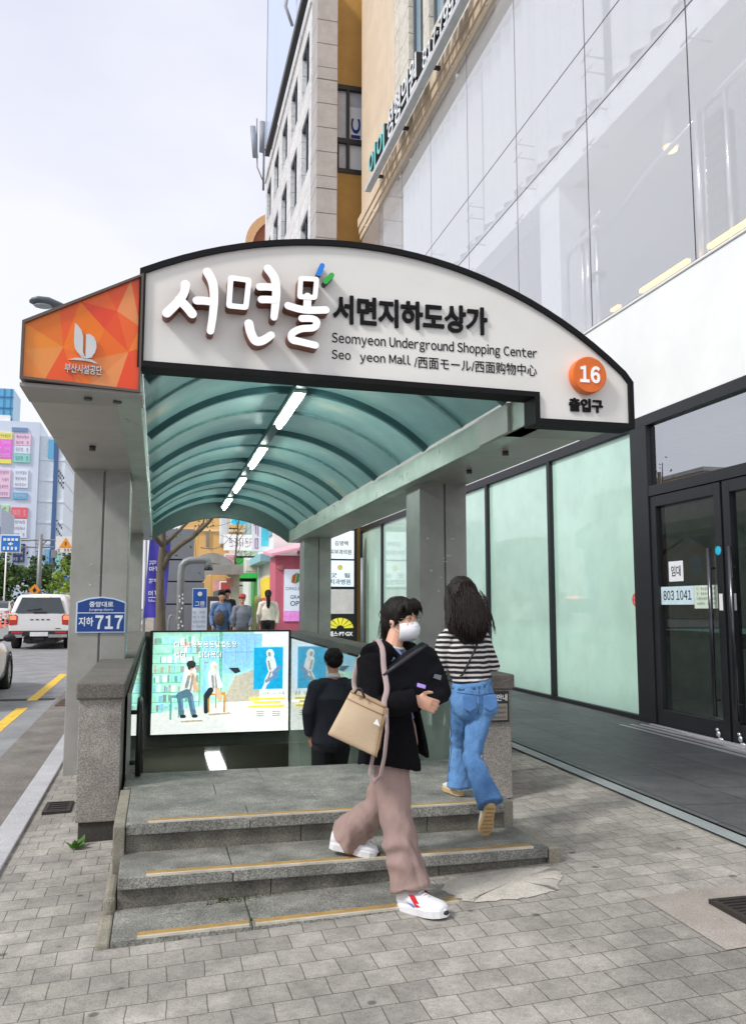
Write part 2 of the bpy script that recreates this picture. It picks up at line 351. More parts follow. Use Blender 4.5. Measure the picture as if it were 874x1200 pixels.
# cement patch at the foot of the steps
cp = MB(); r = random.Random(3); ring = []
base = [(1.55,4.28),(1.62,4.24),(1.80,4.22),(1.98,4.23),(2.06,4.27),(2.11,4.36),(2.17,4.45),(2.21,4.54),(2.16,4.61),(2.05,4.645),(1.60,4.645),(1.52,4.55),(1.50,4.42)]
for i, (x, y) in enumerate(base):
    x2, y2 = base[(i+1) % len(base)]
    for k in range(5):
        f = k/5; ring.append((x+(x2-x)*f+r.uniform(-.018, .018), y+(y2-y)*f+r.uniform(-.012, .012)))
cx, cy = 1.9, 4.45
top = [(x, y, G(x, y)+.004) for x, y in ring]; n = len(top)
inn = [(cx+(x-cx)*.82, cy+(y-cy)*.82, G(x, y)+.016) for x, y in ring]
cp.add(top+inn+[(cx, cy, G(cx, cy)+.016)], [(i, (i+1) % n, n+(i+1) % n, n+i) for i in range(n)]+[(n+i, n+(i+1) % n, 2*n) for i in range(n)], 0, True)
struct('cement_patch', cp, mat('cement', srgb(196, 190, 178), .95, var=.1, scale=9, speck=.2, stain=.2, stscale=6, bump=.5, bscale=60))
# pavement drain grate set in a concrete collar, and gutter drains
def grate(name, x0, x1, y0, y1, z, label, slots, col, along='x'):
    t = thing(name, ((x0+x1)/2, (y0+y1)/2, z), label, 'drain grate')
    f = MB(); w = .03
    f.box(x0, x1, y0, y0+w, z-.03, z+.012); f.box(x0, x1, y1-w, y1, z-.03, z+.012); f.box(x0, x0+w, y0+w, y1-w, z-.03, z+.012); f.box(x1-w, x1, y0+w, y1-w, z-.03, z+.012)
    obj('frame', f, col, t)
    b = MB()
    for i in range(slots):
        if along == 'x':
            a = y0+w+(y1-y0-2*w)*(i+.25)/slots; b.box(x0+w, x1-w, a, a+(y1-y0-2*w)/slots*.5, z-.02, z+.010)
        else:
            a = x0+w+(x1-x0-2*w)*(i+.25)/slots; b.box(a, a+(x1-x0-2*w)/slots*.5, y0+w, y1-w, z-.02, z+.010)
    obj('bars', b, col, t)
    p = MB(); p.poly([(x0, y0, z+.0045), (x1, y0, z+.0045), (x1, y1, z+.0045), (x0, y1, z+.0045)]); obj('pit', p, mat('pit_black', (.008, .008, .008), .95), t)
M_IRON = mat('rusty_iron', (.055, .045, .04), .7, metal=.5, var=.3, bump=.3)
cc = MB(); strip(cc, 2.40, 3.42, [3.36, 4.02], lambda x, y: G(x, y)+.004); struct('drain_collar', cc, mat('collar_concrete', srgb(168, 160, 150), .9, speck=.2, stain=.25, bump=.4))
grate('drain_grate', 2.655, 3.2, 3.52, 3.84, G(2.85, 3.67)+.008, 'black iron drain grate set in pavement at right edge of picture', 7, M_IRON)
grate('gutter_grate', -1.55, -1.1, 14.7, 15.6, RZ(15.2)+.01, 'rusty slotted gutter grate beside kerb near yellow line', 9, mat('rust_red', (.16, .10, .09), .8, var=.3), 'y')
grate('gutter_grate', -.80, -.60, 7.0, 7.35, G(-.7, 7.2)+.006, 'small dark drain cover between white kerb and left granite post', 4, M_IRON)
# ------------------------------------------------------------------ steps, stairwell, parapets
M_STEP = mat('step_granite', srgb(138, 139, 131), .7, var=.2, scale=5, speck=.5, sscale=120, stain=.38, stscale=4.5, bump=.3, bscale=130, hue=srgb(152, 151, 143))
M_RISE = mat('riser_granite', srgb(118, 115, 104), .8, var=.22, scale=4, speck=.4, sscale=140, stain=.45, stscale=3.5, bump=.2)
M_CHEEK = mat('cheek_granite', srgb(152, 146, 130), .8, var=.15, speck=.3, stain=.3, stscale=3)
M_NOSE = mat('ochre_grip_strip', srgb(176, 142, 82), .8, var=.15, scale=12, speck=.25, sscale=220, stain=.15, stscale=8)
M_NOSEW = mat('pale_strip_edge', srgb(205, 198, 182), .6, var=.1, stain=.2, stscale=10)
LZ = lambda x: .030+.022*(x+.17)
st = thing('stone_steps', (1.0, 4.3, 0), 'three shallow grey granite steps with ochre grip strips up to the stair landing', 'steps')
def slabs(mb, xs, y0, y1, z0, z1, gap=.004):
    for a, b in zip(xs[:-1], xs[1:]): mb.box(a+gap/2, b-gap/2, y0, y1, z0, z1)
# lowest slab, flush with the pavement at its right end
a = MB()
for p, q in ((-.168, .478), (.482, 1.53)): a.add([(p, 4.27, -.1), (q, 4.27, -.1), (q, 4.70, -.1), (p, 4.70, -.1), (p, 4.27, LZ(p)), (q, 4.27, LZ(q)), (q, 4.70, LZ(q)), (p, 4.70, LZ(p))], [(0,3,2,1),(4,5,6,7),(0,1,5,4),(1,2,6,5),(2,3,7,6),(3,0,4,7)])
obj('tread', a, M_STEP, st, .006)
a = MB(); slabs(a, [-.16, .42, 1.25, 2.20], 4.665, 5.13, .13, .192); obj('tread', a, M_STEP, st, .006)
a = MB(); slabs(a, [-.16, .62, 1.55, 2.20], 4.69, 4.74, -.05, .129); obj('riser', a, M_RISE, st, .003)
a = MB(); slabs(a, [-.14, .55, 1.42, 2.12], 5.095, 5.42, .290, .352)
slabs(a, [-.14, 1.0, 2.12], 5.424, 5.76, .290, .352); slabs(a, [-.14, .4, 1.5, 2.12], 5.764, 6.10, .290, .352); slabs(a, [-.19, .75, 1.75, 2.33], 6.104, 6.60, .290, .352)
obj('tread', a, M_STEP, st, .004)
a = MB(); slabs(a, [-.14, .85, 1.62, 2.12], 5.12, 5.17, .10, .289); obj('riser', a, M_RISE, st, .003)
a = MB(); a.box(-.14, 2.12, 5.2, 6.1, -.1, .285); a.box(-.18, 2.32, 6.1, 6.58, -.1, .285); obj('landing_core', a, M_RISE, st)
def nose(x0, x1, y, z, tilt=False):
    o = MB(); o.box(x0, x1, y+.012, y+.062, z, z+.006); 
    if tilt: o.v = [(x, yy, zz-z+LZ(x)) for x, yy, zz in o.v]
    n = obj('grip_strip', o, M_NOSE, st)
    w = MB(); w.box(x0, x1, y-.004, y+.0115, z-.014, z+.007)
    if tilt: w.v = [(x, yy, zz-z+LZ(x)) for x, yy, zz in w.v]
    obj('pale_edge', w, M_NOSEW, n)
nose(-.05, .465, 4.275, .034, True); nose(.495, 1.52, 4.275, .034, True); nose(-.02, 2.11, 4.670, .192); nose(-.02, 2.05, 5.100, .352)
a = MB(); a.box(-.205, -.142, 5.08, 6.08, -.05, .345); obj('cheek_stone', a, M_CHEEK, st, .006)
a = MB(); a.box(-.225, -.165, 4.66, 5.076, -.05, .10); obj('cheek_stone', a, M_CHEEK, st, .02)
a = MB(); a.box(-.235, -.172, 4.27, 4.655, -.05, .026); obj('cheek_stone', a, M_CHEEK, st, .012)
a = MB(); a.box(2.124, 2.19, 5.135, 6.08, -.05, .345); a.box(2.19, 2.20, 5.2, 6.0, -.05, .3); obj('cheek_stone', a, M_CHEEK, st, .006)
a = MB(); a.box(2.204, 2.27, 4.66, 5.13, -.05, .186); obj('cheek_stone', a, M_CHEEK, st, .006)

# stairs going down, underground passage
M_TILE = mat('polished_stone', srgb(120, 122, 112), .05, var=.12, scale=2, speck=.1, spec=.7)
sd_ = thing('stair_flight', (1.07, 6.6, .2), 'stone stairs going down below the canopy behind the landing', 'stairs')
a = MB(); n = 22
for i in range(n):
    y0 = 6.60+i*.30; z = .352-(i+1)*.165
    a.box(-.20, 2.34, y0, y0+.33, z-.25, z)
obj('tread', a, M_STEP, sd_, .004)
a = MB()
for i in range(n):
    y0 = 6.60+i*.30; z = .352-(i+1)*.165; a.box(-.18, 2.32, y0+.26, y0+.298, z+.001, z+.005)
obj('grip_strip', a, M_NOSE, sd_)
a = MB(); a.box(-4, 7, 13.1, 50, -3.45, -3.29); struct('passage_floor', a, M_TILE)
M_PASS = mat('passage_plaster', srgb(130, 128, 112), .5, var=.08)
a = MB(); a.box(-4, 7, 15.75, 50, -.90, -.70); a.box(-4, 7, 50, 50.2, -3.4, -.7); a.box(-4.1, -4, 15, 50, -3.4, -.7); a.box(7, 7.1, 15, 50, -3.4, -.7); a.box(-4, -.32, 15.6, 15.74, -3.4, -.7); a.box(2.7, 7, 15.6, 15.74, -3.4, -.7)
struct('passage_walls', a, M_PASS)
M_LAMP = mat('lit_tube', (1, 1, .96), .4, var=0, emit=6, ecol=(.93, 1, .95))
for k, (x, y) in enumerate(((.7, 21), (2.65, 35.4), (.7, 28), (2.82, 41.8))):
    t = thing('ceiling_light', (x, y, -.9), 'lit ceiling panel of the underground passage seen below the lit advertisement', 'ceiling light', 'passage ceiling lights')
    lw_ = 2.4 if y > 33 else .66
    f = MB(); f.box(x-.40, x+.40, y-lw_-.04, y+lw_+.04, -.935, -.902); obj('frame', f, mat('grey_metal', (.3, .3, .3), .5), t)
    p = MB(); p.box(x-.36, x+.36, y-lw_, y+lw_, -.945, -.936); obj('diffuser', p, M_LAMP, t)

M_GRAN = mat('post_granite', srgb(164, 158, 149), .8, var=.14, scale=2.5, speck=.42, sscale=130, stain=.30, stscale=2.4, bump=.2, bscale=150)
M_CAP = mat('cap_granite', srgb(112, 106, 99), .75, var=.12, speck=.4, sscale=130, stain=.2, bump=.2)
M_BASE = mat('dark_base_stone', srgb(70, 66, 62), .85, var=.2, speck=.3, stain=.3)
M_CLAD = mat('polished_cladding', srgb(158, 174, 162), .045, var=.12, scale=1.5, spec=.9, speck=.06, stain=.15, coat=.6)
def capz(y): return 1.05+.009*(y-6.1)
def parapet(x0, x1, label, inx, y1=15.6):
    t = thing('granite_parapet', ((x0+x1)/2, 6.1, 0), label, 'wall')
    a = MB()
    ys = [6.1, 8.42, 10.8, 13.2, y1]
    for i, (p, q) in enumerate(zip(ys[:-1], ys[1:])): a.slab([(x0, p+.002, .14), (x1, p+.002, .14), (x1, q-.002, .14), (x0, q-.002, .14)], (0, 0, .80+.009*(p-6.1)))
    obj('body', a, M_GRAN, t, .006)
    a = MB(); a.box(x0+.02, x1-.02, 6.12, y1, -.1, .14); obj('base', a, M_BASE, t)
    a = MB(); xs0, xs1 = x0-.02, x1+.02
    for p, q in zip([6.07]+ys[1:-1], ys[1:]):
        a.add([(xs0, p+.002, capz(p)-.11), (xs1, p+.002, capz(p)-.11), (xs1, q-.002, capz(q)-.11), (xs0, q-.002, capz(q)-.11), (xs0, p+.002, capz(p)), (xs1, p+.002, capz(p)), (xs1, q-.002, capz(q)), (xs0, q-.002, capz(q))],
              [(0,3,2,1),(4,5,6,7),(0,1,5,4),(1,2,6,5),(2,3,7,6),(3,0,4,7)])
    obj('cap', a, M_CAP, t, .012)
    a = MB(); s = 1 if inx > (x0+x1)/2 else -1
    for p, q in ((6.62, 8.6), (8.6, 10.6), (10.6, 12.6), (12.6, 14.4), (14.4, 15.52)):
        a.slab([(inx, p+.003, -3.4), (inx, q-.003, -3.4), (inx, q-.003, capz(q)-.13), (inx, p+.003, capz(p)-.13)], (-s*.03, 0, 0))
    obj('cladding', a, M_CLAD, t)
    return t
pl = parapet(-.49, -.215, 'granite parapet with dark capstone left of the steps, post end beside the road', -.165)
pr = parapet(2.36, 2.60, 'granite parapet right of the steps carrying a small black notice plate', 2.335)
# notice plate on the right post
t = thing('notice_plate', (2.48, 6.1, .8), 'small black plate with white lettering on the right granite post', 'sign')
PF = plane_front(6.088)
a = MB(); a.prism([(2.37, .70), (2.575, .70), (2.575, .925), (2.37, .925)], lambda u, v, d: PF @ V(u, v, d), -.012, .004); obj('plate', a, mat('black_plate', (.02, .02, .02), .4), t, .002)
a = MB(); a.prism([(2.385, .715), (2.56, .715), (2.56, .835), (2.385, .835)], lambda u, v, d: PF @ V(u, v, d), .0041, .006); obj('grey_field', a, mat('plate_grey', srgb(140, 132, 122), .5), t)
obj('lettering', text_mb('시안내', PF, 2.43, 2.56, .855, .905, .007, .01), mat('sign_white', (.8, .8, .8), .5), t)
a = MB()
for k in range(3): scribble(a, PF, 2.39, 2.55, .725+k*.035, .745+k*.035, 9, .008, seed=k)
obj('small_print', a, mat('plate_ink', (.05, .05, .05), .6), t)
# handrail on the left wall
hr = thing('handrail', (-.1, 6.7, .6), 'black steel handrail on the left inside wall of the stairwell', 'handrail')
M_BLK = mat('black_steel', (.018, .018, .019), .35, metal=.3, spec=.6)
a = MB(); a.tube([(-.105, 6.45, .36), (-.105, 6.45, .84), (-.105, 6.62, .88), (-.105, 9.0, -.42), (-.105, 13.0, -2.6)], .02, 10); obj('rail', a, M_BLK, hr)
for y, z in ((6.50, .80), (6.47, .45), (9.0, -.42), (11.0, -1.5)):
    a = MB(); a.tube([(-.165, y, z), (-.10, y, z)], .016, 8); obj('bracket', a, M_BLK, hr)

# ------------------------------------------------------------------ lit advertisement at the end of the stairwell
ad = thing('advertisement_lightbox', (1.12, 15.55, .2), 'large backlit advertisement with mint room scene and blue poster at end of stairwell', 'lightbox')
AX0, AX1, AZ0, AZ1 = -.06, 2.31, -.62, 1.12
a = MB()
for b in ((AX0-.05, AX1+.03, AZ1, AZ1+.03), (AX0-.05, AX1+.03, AZ0-.03, AZ0), (AX0-.05, AX0, AZ0, AZ1), (AX1, AX1+.025, AZ0, AZ1)): a.box(b[0], b[1], 15.46, 15.62, b[2], b[3])
obj('frame', a, M_BLK, ad, .004)
AP = plane_front(15.5); aw, ah = AX1-AX0, AZ1-AZ0
def ac(u, v): return (AX0+aw*u, AZ1-ah*v)
def lit(name, c, s=.52): return mat('print_'+name, srgb(*c), .3, var=.16, scale=16, emit=s, spec=.4)
pal = [lit('paper', (248, 252, 250)), lit('mint', (170, 226, 206)), lit('dark_mint', (110, 180, 160)), lit('sky', (150, 205, 235)), lit('beige', (196, 190, 172)),
       lit('skin', (236, 190, 150)), lit('ink', (45, 55, 60), .5), lit('denim', (95, 130, 150)), lit('wood', (205, 150, 80)), lit('cyan', (30, 175, 225)), lit('bone', (235, 240, 240)),
       lit('yellow', (240, 225, 90)), lit('red', (225, 70, 50)), lit('pale_floor', (244, 250, 240)), lit('slate', (120, 150, 190)), lit('grey', (150, 155, 150))]
a = MB(); a.box(AX0, AX1, 15.502, 15.58, AZ0, AZ1); obj('light_panel', a, pal[0], ad)
art = MB(); layer = [0]
def fig(pts, c, lift=0):
    layer[0] += 1; d = .0005*layer[0]
    art.add([AP @ V(*ac(u, v), d) for u, v in pts], [tuple(range(len(pts)))], c)
def rect(u0, v0, u1, v1, c): fig([(u0, v0), (u1, v0), (u1, v1), (u0, v1)], c)
def capsule(p, q, r, c):
    asp = ah/aw; pu, pv_, qu, qv = p[0], p[1]*asp, q[0], q[1]*asp; an = math.atan2(qv-pv_, qu-pu); pts = []
    for i in range(7): t_ = an+math.pi/2+math.pi*i/6; pts.append((pu+r*math.cos(t_), (pv_+r*math.sin(t_))/asp))
    for i in range(7): t_ = an-math.pi/2+math.pi*i/6; pts.append((qu+r*math.cos(t_), (qv+r*math.sin(t_))/asp))
    fig(pts, c)
rect(0, 0, .74, .80, 1); rect(.48, 0, .50, .72, 2); rect(.505, .02, .80, .42, 3); rect(.50, .02, .505, .75, 2); rect(.36, .04, .47, .62, 3)
rq = random.Random(5)
for row in range(8):
    v0 = .03+row*.095; u = .01
    rect(.0, v0+.085, .34, v0+.093, 2)
    while u < .33:
        w = rq.uniform(.008, .03); rect(u, v0+rq.uniform(.005, .035), min(u+w, .335), v0+.083, rq.choice((1, 3, 0, 2, 4, 1, 3, 1, 15))); u += w+rq.choice((.002, .003, .014))
rect(0, .40, .005, .8, 2); rect(.335, .0, .343, .75, 2)
fig([(.50, .72), (.60, .44), (.78, .36), (.78, .70)], 4); fig([(.55, .36), (.62, .36), (.64, .40), (.60, .42)], 6)
fig([(0, .80), (.34, .74), (.50, .70), (.80, .70), (1, .72), (1, 1), (0, 1)], 13)
# seated figures on low stools, seen side on (printed picture)
rect(.13, .64, .145, .86, 2); rect(.19, .64, .20, .84, 2); rect(.12, .62, .23, .65, 2)
capsule((.27, .40), (.25, .58), .045, 10); capsule((.25, .60), (.20, .63), .028, 7); capsule((.20, .64), (.215, .80), .02, 7); capsule((.27, .62), (.30, .80), .02, 7)
capsule((.215, .83), (.235, .83), .012, 6); capsule((.30, .83), (.32, .83), .012, 6); capsule((.272, .335), (.274, .345), .028, 5); capsule((.270, .318), (.283, .322), .028, 6); capsule((.285, .42), (.315, .57), .016, 5)
rect(.40, .60, .53, .63, 8); rect(.40, .63, .415, .80, 8); rect(.515, .63, .53, .80, 8); rect(.455, .63, .465, .76, 8)
capsule((.44, .42), (.45, .56), .04, 10); capsule((.42, .58), (.39, .64), .022, 6); capsule((.385, .66), (.39, .79), .015, 6); capsule((.47, .58), (.49, .66), .02, 5); capsule((.44, .33), (.44, .345), .026, 10)
for u in (.345, .352, .372, .455, .462): rect(u, .03, u+.002, .70, 2)
for u in (.52, .60, .68, .74): rect(u, .03, u+.0025, .30, 14)
rect(.512, .20, .74, .205, 14); rect(.37, .30, .40, .31, 15); fig([(.20, .87), (.36, .865), (.38, .885), (.22, .89)], 4); fig([(.40, .81), (.56, .80), (.58, .82), (.42, .83)], 4)
capsule((.262, .44), (.245, .54), .012, 15); capsule((.29, .43), (.275, .57), .008, 15); capsule((.215, .66), (.222, .76), .006, 14); capsule((.285, .64), (.303, .76), .006, 14); capsule((.432, .44), (.44, .55), .010, 15); capsule((.455, .43), (.462, .55), .007, 15); capsule((.262, .345), (.264, .36), .010, 6)
capsule((.45, .345), (.452, .352), .014, 5); capsule((.47, .44), (.495, .54), .013, 10)
# inset poster: pale spine figure on cyan
rect(.735, .15, .955, .58, 9); capsule((.855, .215), (.86, .235), .028, 10); capsule((.86, .29), (.875, .38), .034, 10); capsule((.87, .40), (.835, .50), .020, 10); capsule((.83, .52), (.81, .575), .012, 10); capsule((.885, .42), (.925, .36), .014, 14); capsule((.83, .50), (.91, .44), .012, 14)
capsule((.845, .30), (.858, .38), .007, 15); capsule((.862, .41), (.838, .49), .006, 15); capsule((.85, .218), (.852, .24), .010, 15); rect(.735, .15, .955, .16, 3)
rect(.705, .665, .975, .69, 11); rect(.74, .70, .94, .722, 11); rect(.70, .74, .97, .765, 11)
for u in (.755, .875): 
    for k in range(3): rect(u, .80+k*.02, u+.06, .81+k*.02, 15)
obj('printed_picture', art, pal, ad)
le = MB(); MA = Matrix.Identity(4)
def sc(u0, u1, v0, v1, n, mi, seed, d=.060):
    le = MB(); x0, z1 = ac(u0, v0); x1, z0 = ac(u1, v1); scribble(le, AP, x0, x1, z0, z1, n, d, 0, seed); obj('printed_line', le, pal[mi], ad)
sc(.16, .62, .10, .155, 11, 6, 2, .0602); sc(.155, .615, .095, .15, 11, 0, 2, .0612); sc(.23, .32, .09, .155, 2, 12, 4, .0625); sc(.16, .60, .20, .26, 10, 6, 7, .0602); sc(.155, .595, .195, .255, 10, 0, 7, .0612)
sc(.70, .975, .61, .65, 12, 6, 8); sc(.70, .97, .668, .688, 16, 6, 9); sc(.74, .94, .703, .72, 12, 6, 10); sc(.70, .97, .743, .762, 16, 6, 11); sc(.02, .30, .95, .965, 24, 15, 12); sc(.72, .83, .88, .90, 8, 15, 13); sc(.85, .95, .88, .90, 8, 15, 14)
a = MB(); a.box(-.30, 2.60, 15.63, 15.74, -.85, 1.13); struct('stairwell_end_wall', a, mat('end_wall_grey', srgb(96, 98, 90), .5, var=.1))

# ------------------------------------------------------------------ canopy
M_GREY = mat('grey_painted_steel', srgb(166, 165, 159), .42, var=.05, scale=1.2, spec=.45, stain=.20, stscale=2.2, rvar=.08, bump=.02, bscale=30)
M_GRN = mat('greenish_grey_steel', srgb(170, 184, 170), .35, var=.06, scale=1.5, spec=.5, stain=.24, stscale=2.5, rvar=.10)
M_SOF = mat('soffit_panel', srgb(186, 182, 175), .40, var=.05, scale=1.0, spec=.5, stain=.16, stscale=1.5)
M_TRIM = mat('dark_sign_trim', (.008, .008, .009), .6, spec=.2)
cn = thing('entrance_canopy', (1.17, 5.3, 0), 'grey arched canopy with white and orange sign over the underground stairs', 'canopy')
CX = 1.175
# columns (groove down the front and sides)
def column(x0, x1, y0, y1, zb, zt):
    a = MB(); g = .018; m = (x0+x1)/2+.02
    a.box(x0+.03, x1-.03, y0+.03, y1-.03, zb, zt)
    a.box(x0, m-g/2, y0, y1, zb+.001, zt-.001); a.box(m+g/2, x1, y0, y1, zb+.002, zt-.002)
    c = obj('column', a, M_GREY, cn, .006)
    s = MB(); s.box(x0-.006, x1+.006, y0-.006, y1+.006, zt-.012, zt-.003); obj('collar', s, M_GRN, c)
for y in (8.45, 15.72):
    column(-.80, -.285, y, y+.5, -.2, 2.86); column(2.615, 3.13, y, y+.5, -.1, 2.86)
# paint scrapes on the front columns
a = MB(); rr = random.Random(8)
for x0, x1, z0, z1, n in ((-.72, -.34, 1.75, 1.95, 5), (2.66, 3.08, 1.5, 2.3, 13)):
    for k in range(n):
        x = rr.uniform(x0, x1); z = rr.uniform(z0, z1); w = rr.uniform(.008, .05)
        a.poly([(x, 8.4475, z), (x+w, 8.4475, z+rr.uniform(-.004, .01)), (x+w*.9, 8.4475, z+.012), (x+.1*w, 8.4475, z+rr.uniform(.006, .025))])
obj('scuff_marks', a, mat('scuff_pale', srgb(205, 205, 200), .7), cn)
Y0, Y1 = 5.36, 16.78
# inner beams
a = MB(); a.box(-.285, -.135, Y0, Y1, 2.832, 3.06); obj('side_beam', a, M_GRN, cn, .006)
a = MB(); a.box(2.485, 2.64, Y0, Y1, 2.832, 3.06); obj('side_beam', a, M_GRN, cn, .006)
# eave boxes (soffit panels with joints, sloping top)
def arcz(x, zc=.97, Rr=2.95): return zc+math.sqrt(max(0, Rr*Rr-(x-CX)**2))
for s, (xo, xi) in enumerate(((-.825, -.288), (3.175, 2.643))):
    a = MB(); ys = [Y0, 6.9, 8.45, 10.2, 12.0, 13.8, 15.7, Y1]
    for p, q in zip(ys[:-1], ys[1:]):
        zt = lambda x: arcz(x)-.09
        sec = [(xo, 2.858), (xi, 2.858), (xi, zt(xi)), ((xo+xi)/2, zt((xo+xi)/2)), (xo, zt(xo))]
        a.add([(x, p+.003, z) for x, z in sec]+[(x, q-.003, z) for x, z in sec], [(0,1,2,3,4), (9,8,7,6,5), (0,5,6,1), (1,6,7,2), (2,7,8,3), (3,8,9,4), (4,9,5,0)])
    obj('eave_box', a, M_SOF, cn, .004)
# painted vault, ribs, spine
m = bpy.data.materials.new('painted_vault'); m.use_nodes = True; N = m.node_tree.nodes; K = m.node_tree.links.new; p = N['Principled BSDF']
co = N.new('ShaderNodeTexCoord'); n1 = N.new('ShaderNodeTexNoise'); n1.inputs['Scale'].default_value = .9; n1.inputs['Detail'].default_value = 6; n1.inputs['Roughness'].default_value = .6
K(co.outputs['Object'], n1.inputs['Vector']); r1 = N.new('ShaderNodeValToRGB'); e = r1.color_ramp.elements
e[0].position = .38; e[0].color = srgb(118, 160, 160)+(1,); e[1].position = .60; e[1].color = srgb(146, 186, 180)+(1,); x = e.new(.74); x.color = srgb(206, 208, 190)+(1,)
K(n1.outputs['Fac'], r1.inputs['Fac']); K(r1.outputs['Color'], p.inputs['Base Color']); p.inputs['Roughness'].default_value = .35
tr = N.new('ShaderNodeBsdfTranslucent'); K(r1.outputs['Color'], tr.inputs['Color']); ms = N.new('ShaderNodeMixShader'); ms.inputs['Fac'].default_value = .23
K(p.outputs['BSDF'], ms.inputs[1]); K(tr.outputs['BSDF'], ms.inputs[2]); K(ms.outputs['Shader'], N['Material Output'].inputs['Surface']); M_VAULT = m
VR = 1.93; VZ = 3.60-VR; VA = math.asin(1.31/VR)
def va(t, dr=0): ang = -VA+2*VA*t; return (CX+(VR+dr)*math.sin(ang), VZ+(VR+dr)*math.cos(ang))
a = MB(); NN = 32; YS = [Y0-.02]+[Y0+ (Y1-Y0)*i/12 for i in range(1, 13)]
rg = [[(va(j/NN)[0], y, va(j/NN)[1]) for j in range(NN+1)] for y in YS]
a.rings(rg, 0, False, True, False); obj('vault', a, M_VAULT, cn)
M_RIB = mat('rib_teal', srgb(70, 108, 112), .5, var=.12, spec=.3); M_RIB2 = mat('rib_pale_teal', srgb(122, 160, 160), .5, var=.25, scale=14)
yr = 5.75; i = 0
while yr < 16.5:
    a = MB(); h, w = (.06, .06) if i % 2 == 0 else (.022, .05)
    rg = []
    for j in range(NN+1):
        xo, zo = va(j/NN, -.004); xi, zi = va(j/NN, -.004-h); rg.append([(xo, yr, zo), (xo, yr+w, zo), (xi, yr+w, zi), (xi, yr, zi)])
    a.rings(rg, 0, True, sm=False); obj('rib', a, M_RIB if i % 2 == 0 else M_RIB2, cn); yr += .98; i += 1
a = MB(); a.box(CX-.05, CX+.05, Y0, Y1-.1, 3.475, 3.535); obj('spine_beam', a, M_RIB, cn)
for y in (7.35, 10.05, 12.5, 15.0):
    h = MB(); h.box(CX-.06, CX+.06, y, y+1.38, 3.445, 3.474); f = obj('lamp_housing', h, mat('lamp_white', (.75, .78, .75), .5), cn, .004)
    tb = MB(); tb.loft([(CX, y+.03, 3.425), (CX, y+1.35, 3.425)], [.028, .028], 12); obj('light_tube', tb, mat('lit_fluorescent', (1, 1, 1), .4, var=0, emit=26, ecol=(.84, 1, .92)), f)
# rear arch
a = MB(); pts = [(-.16, 2.835)]+[va(j/24, -.34) for j in range(1, 24)]+[(2.51, 2.835)]
outer = [(-.82, 2.84), (-.82, 3.18)]+[(x, arcz(x)) for x in [-.4, 0, .4, .8, 1.2, 1.6, 2.0, 2.4, 2.8]]+[(3.17, 3.18), (3.17, 2.84)]
inn = [(-.135, 2.84)]+[(CX-1.3+2.6*j/18, 2.84+.46*math.sin(math.pi*j/18)**.8) for j in range(1, 18)]+[(2.485, 2.84)]
a.prism(outer+inn[::-1], lambda u, v, d: V(u, Y1+d, v), .002, .16); obj('rear_arch', a, mat('rear_arch_teal', srgb(86, 104, 102), .5), cn)

# front fascia : white sign panel with arched top
FS = plane_front(5.3); fm = lambda u, v, d: FS @ V(u, v, d)
arc = [(x, arcz(x, .955)) for x in [-.125+(3.12+.125)*i/28 for i in range(29)]]
pan = [(-.125, 3.045)]+[(x, z) for x, z in arc]+[(3.165, 3.115), (3.165, 2.83), (2.485, 2.83), (2.485, 3.012)]
M_SIGN = mat('sign_white_panel', srgb(238, 236, 228), .35, var=.03, scale=1.5, spec=.4, stain=.05)
a = MB(); a.prism(pan, fm, -.10, .03); sg = obj('sign_panel', a, M_SIGN, cn)
# black trim round the panel
def trim(path, w, d0, d1, closed=True):
    a = MB(); n = len(path); k = n if closed else n-1
    cx_ = sum(p[0] for p in path)/n; cz_ = sum(p[1] for p in path)/n
    off = []
    for i in range(n):
        p0, p1, p2 = Vector(path[i-1]), Vector(path[i]), Vector(path[(i+1) % n])
        e1 = (p1-p0).normalized(); e2 = (p2-p1).normalized(); n1_ = V(-e1.y, e1.x); n2_ = V(-e2.y, e2.x); bis = (n1_+n2_)
        bis = bis.normalized() if bis.length > 1e-6 else n1_
        off.append(p1+bis*(w/max(.35, bis.dot(n1_))))
    for i in range(k):
        j = (i+1) % n
        q = [path[i], path[j], off[j], off[i]]
        a.prism([tuple(x) for x in q], fm, d0, d1)
    return a
obj('trim', trim(pan, .036, -.13, .055), M_TRIM, sg)
# orange wing panel: slightly turned towards the road
ang = R(6)
def ow(u, v, d):      # hinge at X=-.135
    dx = u+.135; return V(-.135+dx*math.cos(ang)+d*math.sin(ang)*0, 5.30-.02+dx*math.sin(ang)-d, v)
def oc(cxp, cyp): return (-.80+(cxp-50)/650*.655, 0)   # crop helper
OB = [(-.80, 2.885), (-.150, 2.86), (-.150, 3.575), (-.80, 3.205)]
a = MB(); a.prism(OB, ow, -.08, .01); og = obj('orange_panel', a, mat('orange_base', srgb(240, 125, 40), .35), cn)
def opt(x, y):
    """panel drawing grid 0..655 by 0..600 (top right corner is the tallest)"""
    fx = (x-50)/655; zb = 2.885+(2.86-2.885)*fx; return (-.80+.65*fx, zb+(660-15*(1-fx)*2-y)/655*.735 if False else zb+(630+40*fx-y)/650*.72)
pt = dict(TL=(50,340), TR=(705,15), BR=(705,670), BL=(50,630), A=(265,455), B=(350,195), Bt=(350,192), C=(495,335), D=(565,230), E=(640,48), F=(705,310), Gq=(640,455), H=(575,662), I=(170,637), J=(235,248), Kq=(430,512), Lr=(705,432), M5=(50,480), N5=(345,648), O5=(430,654), T5=(500,118))
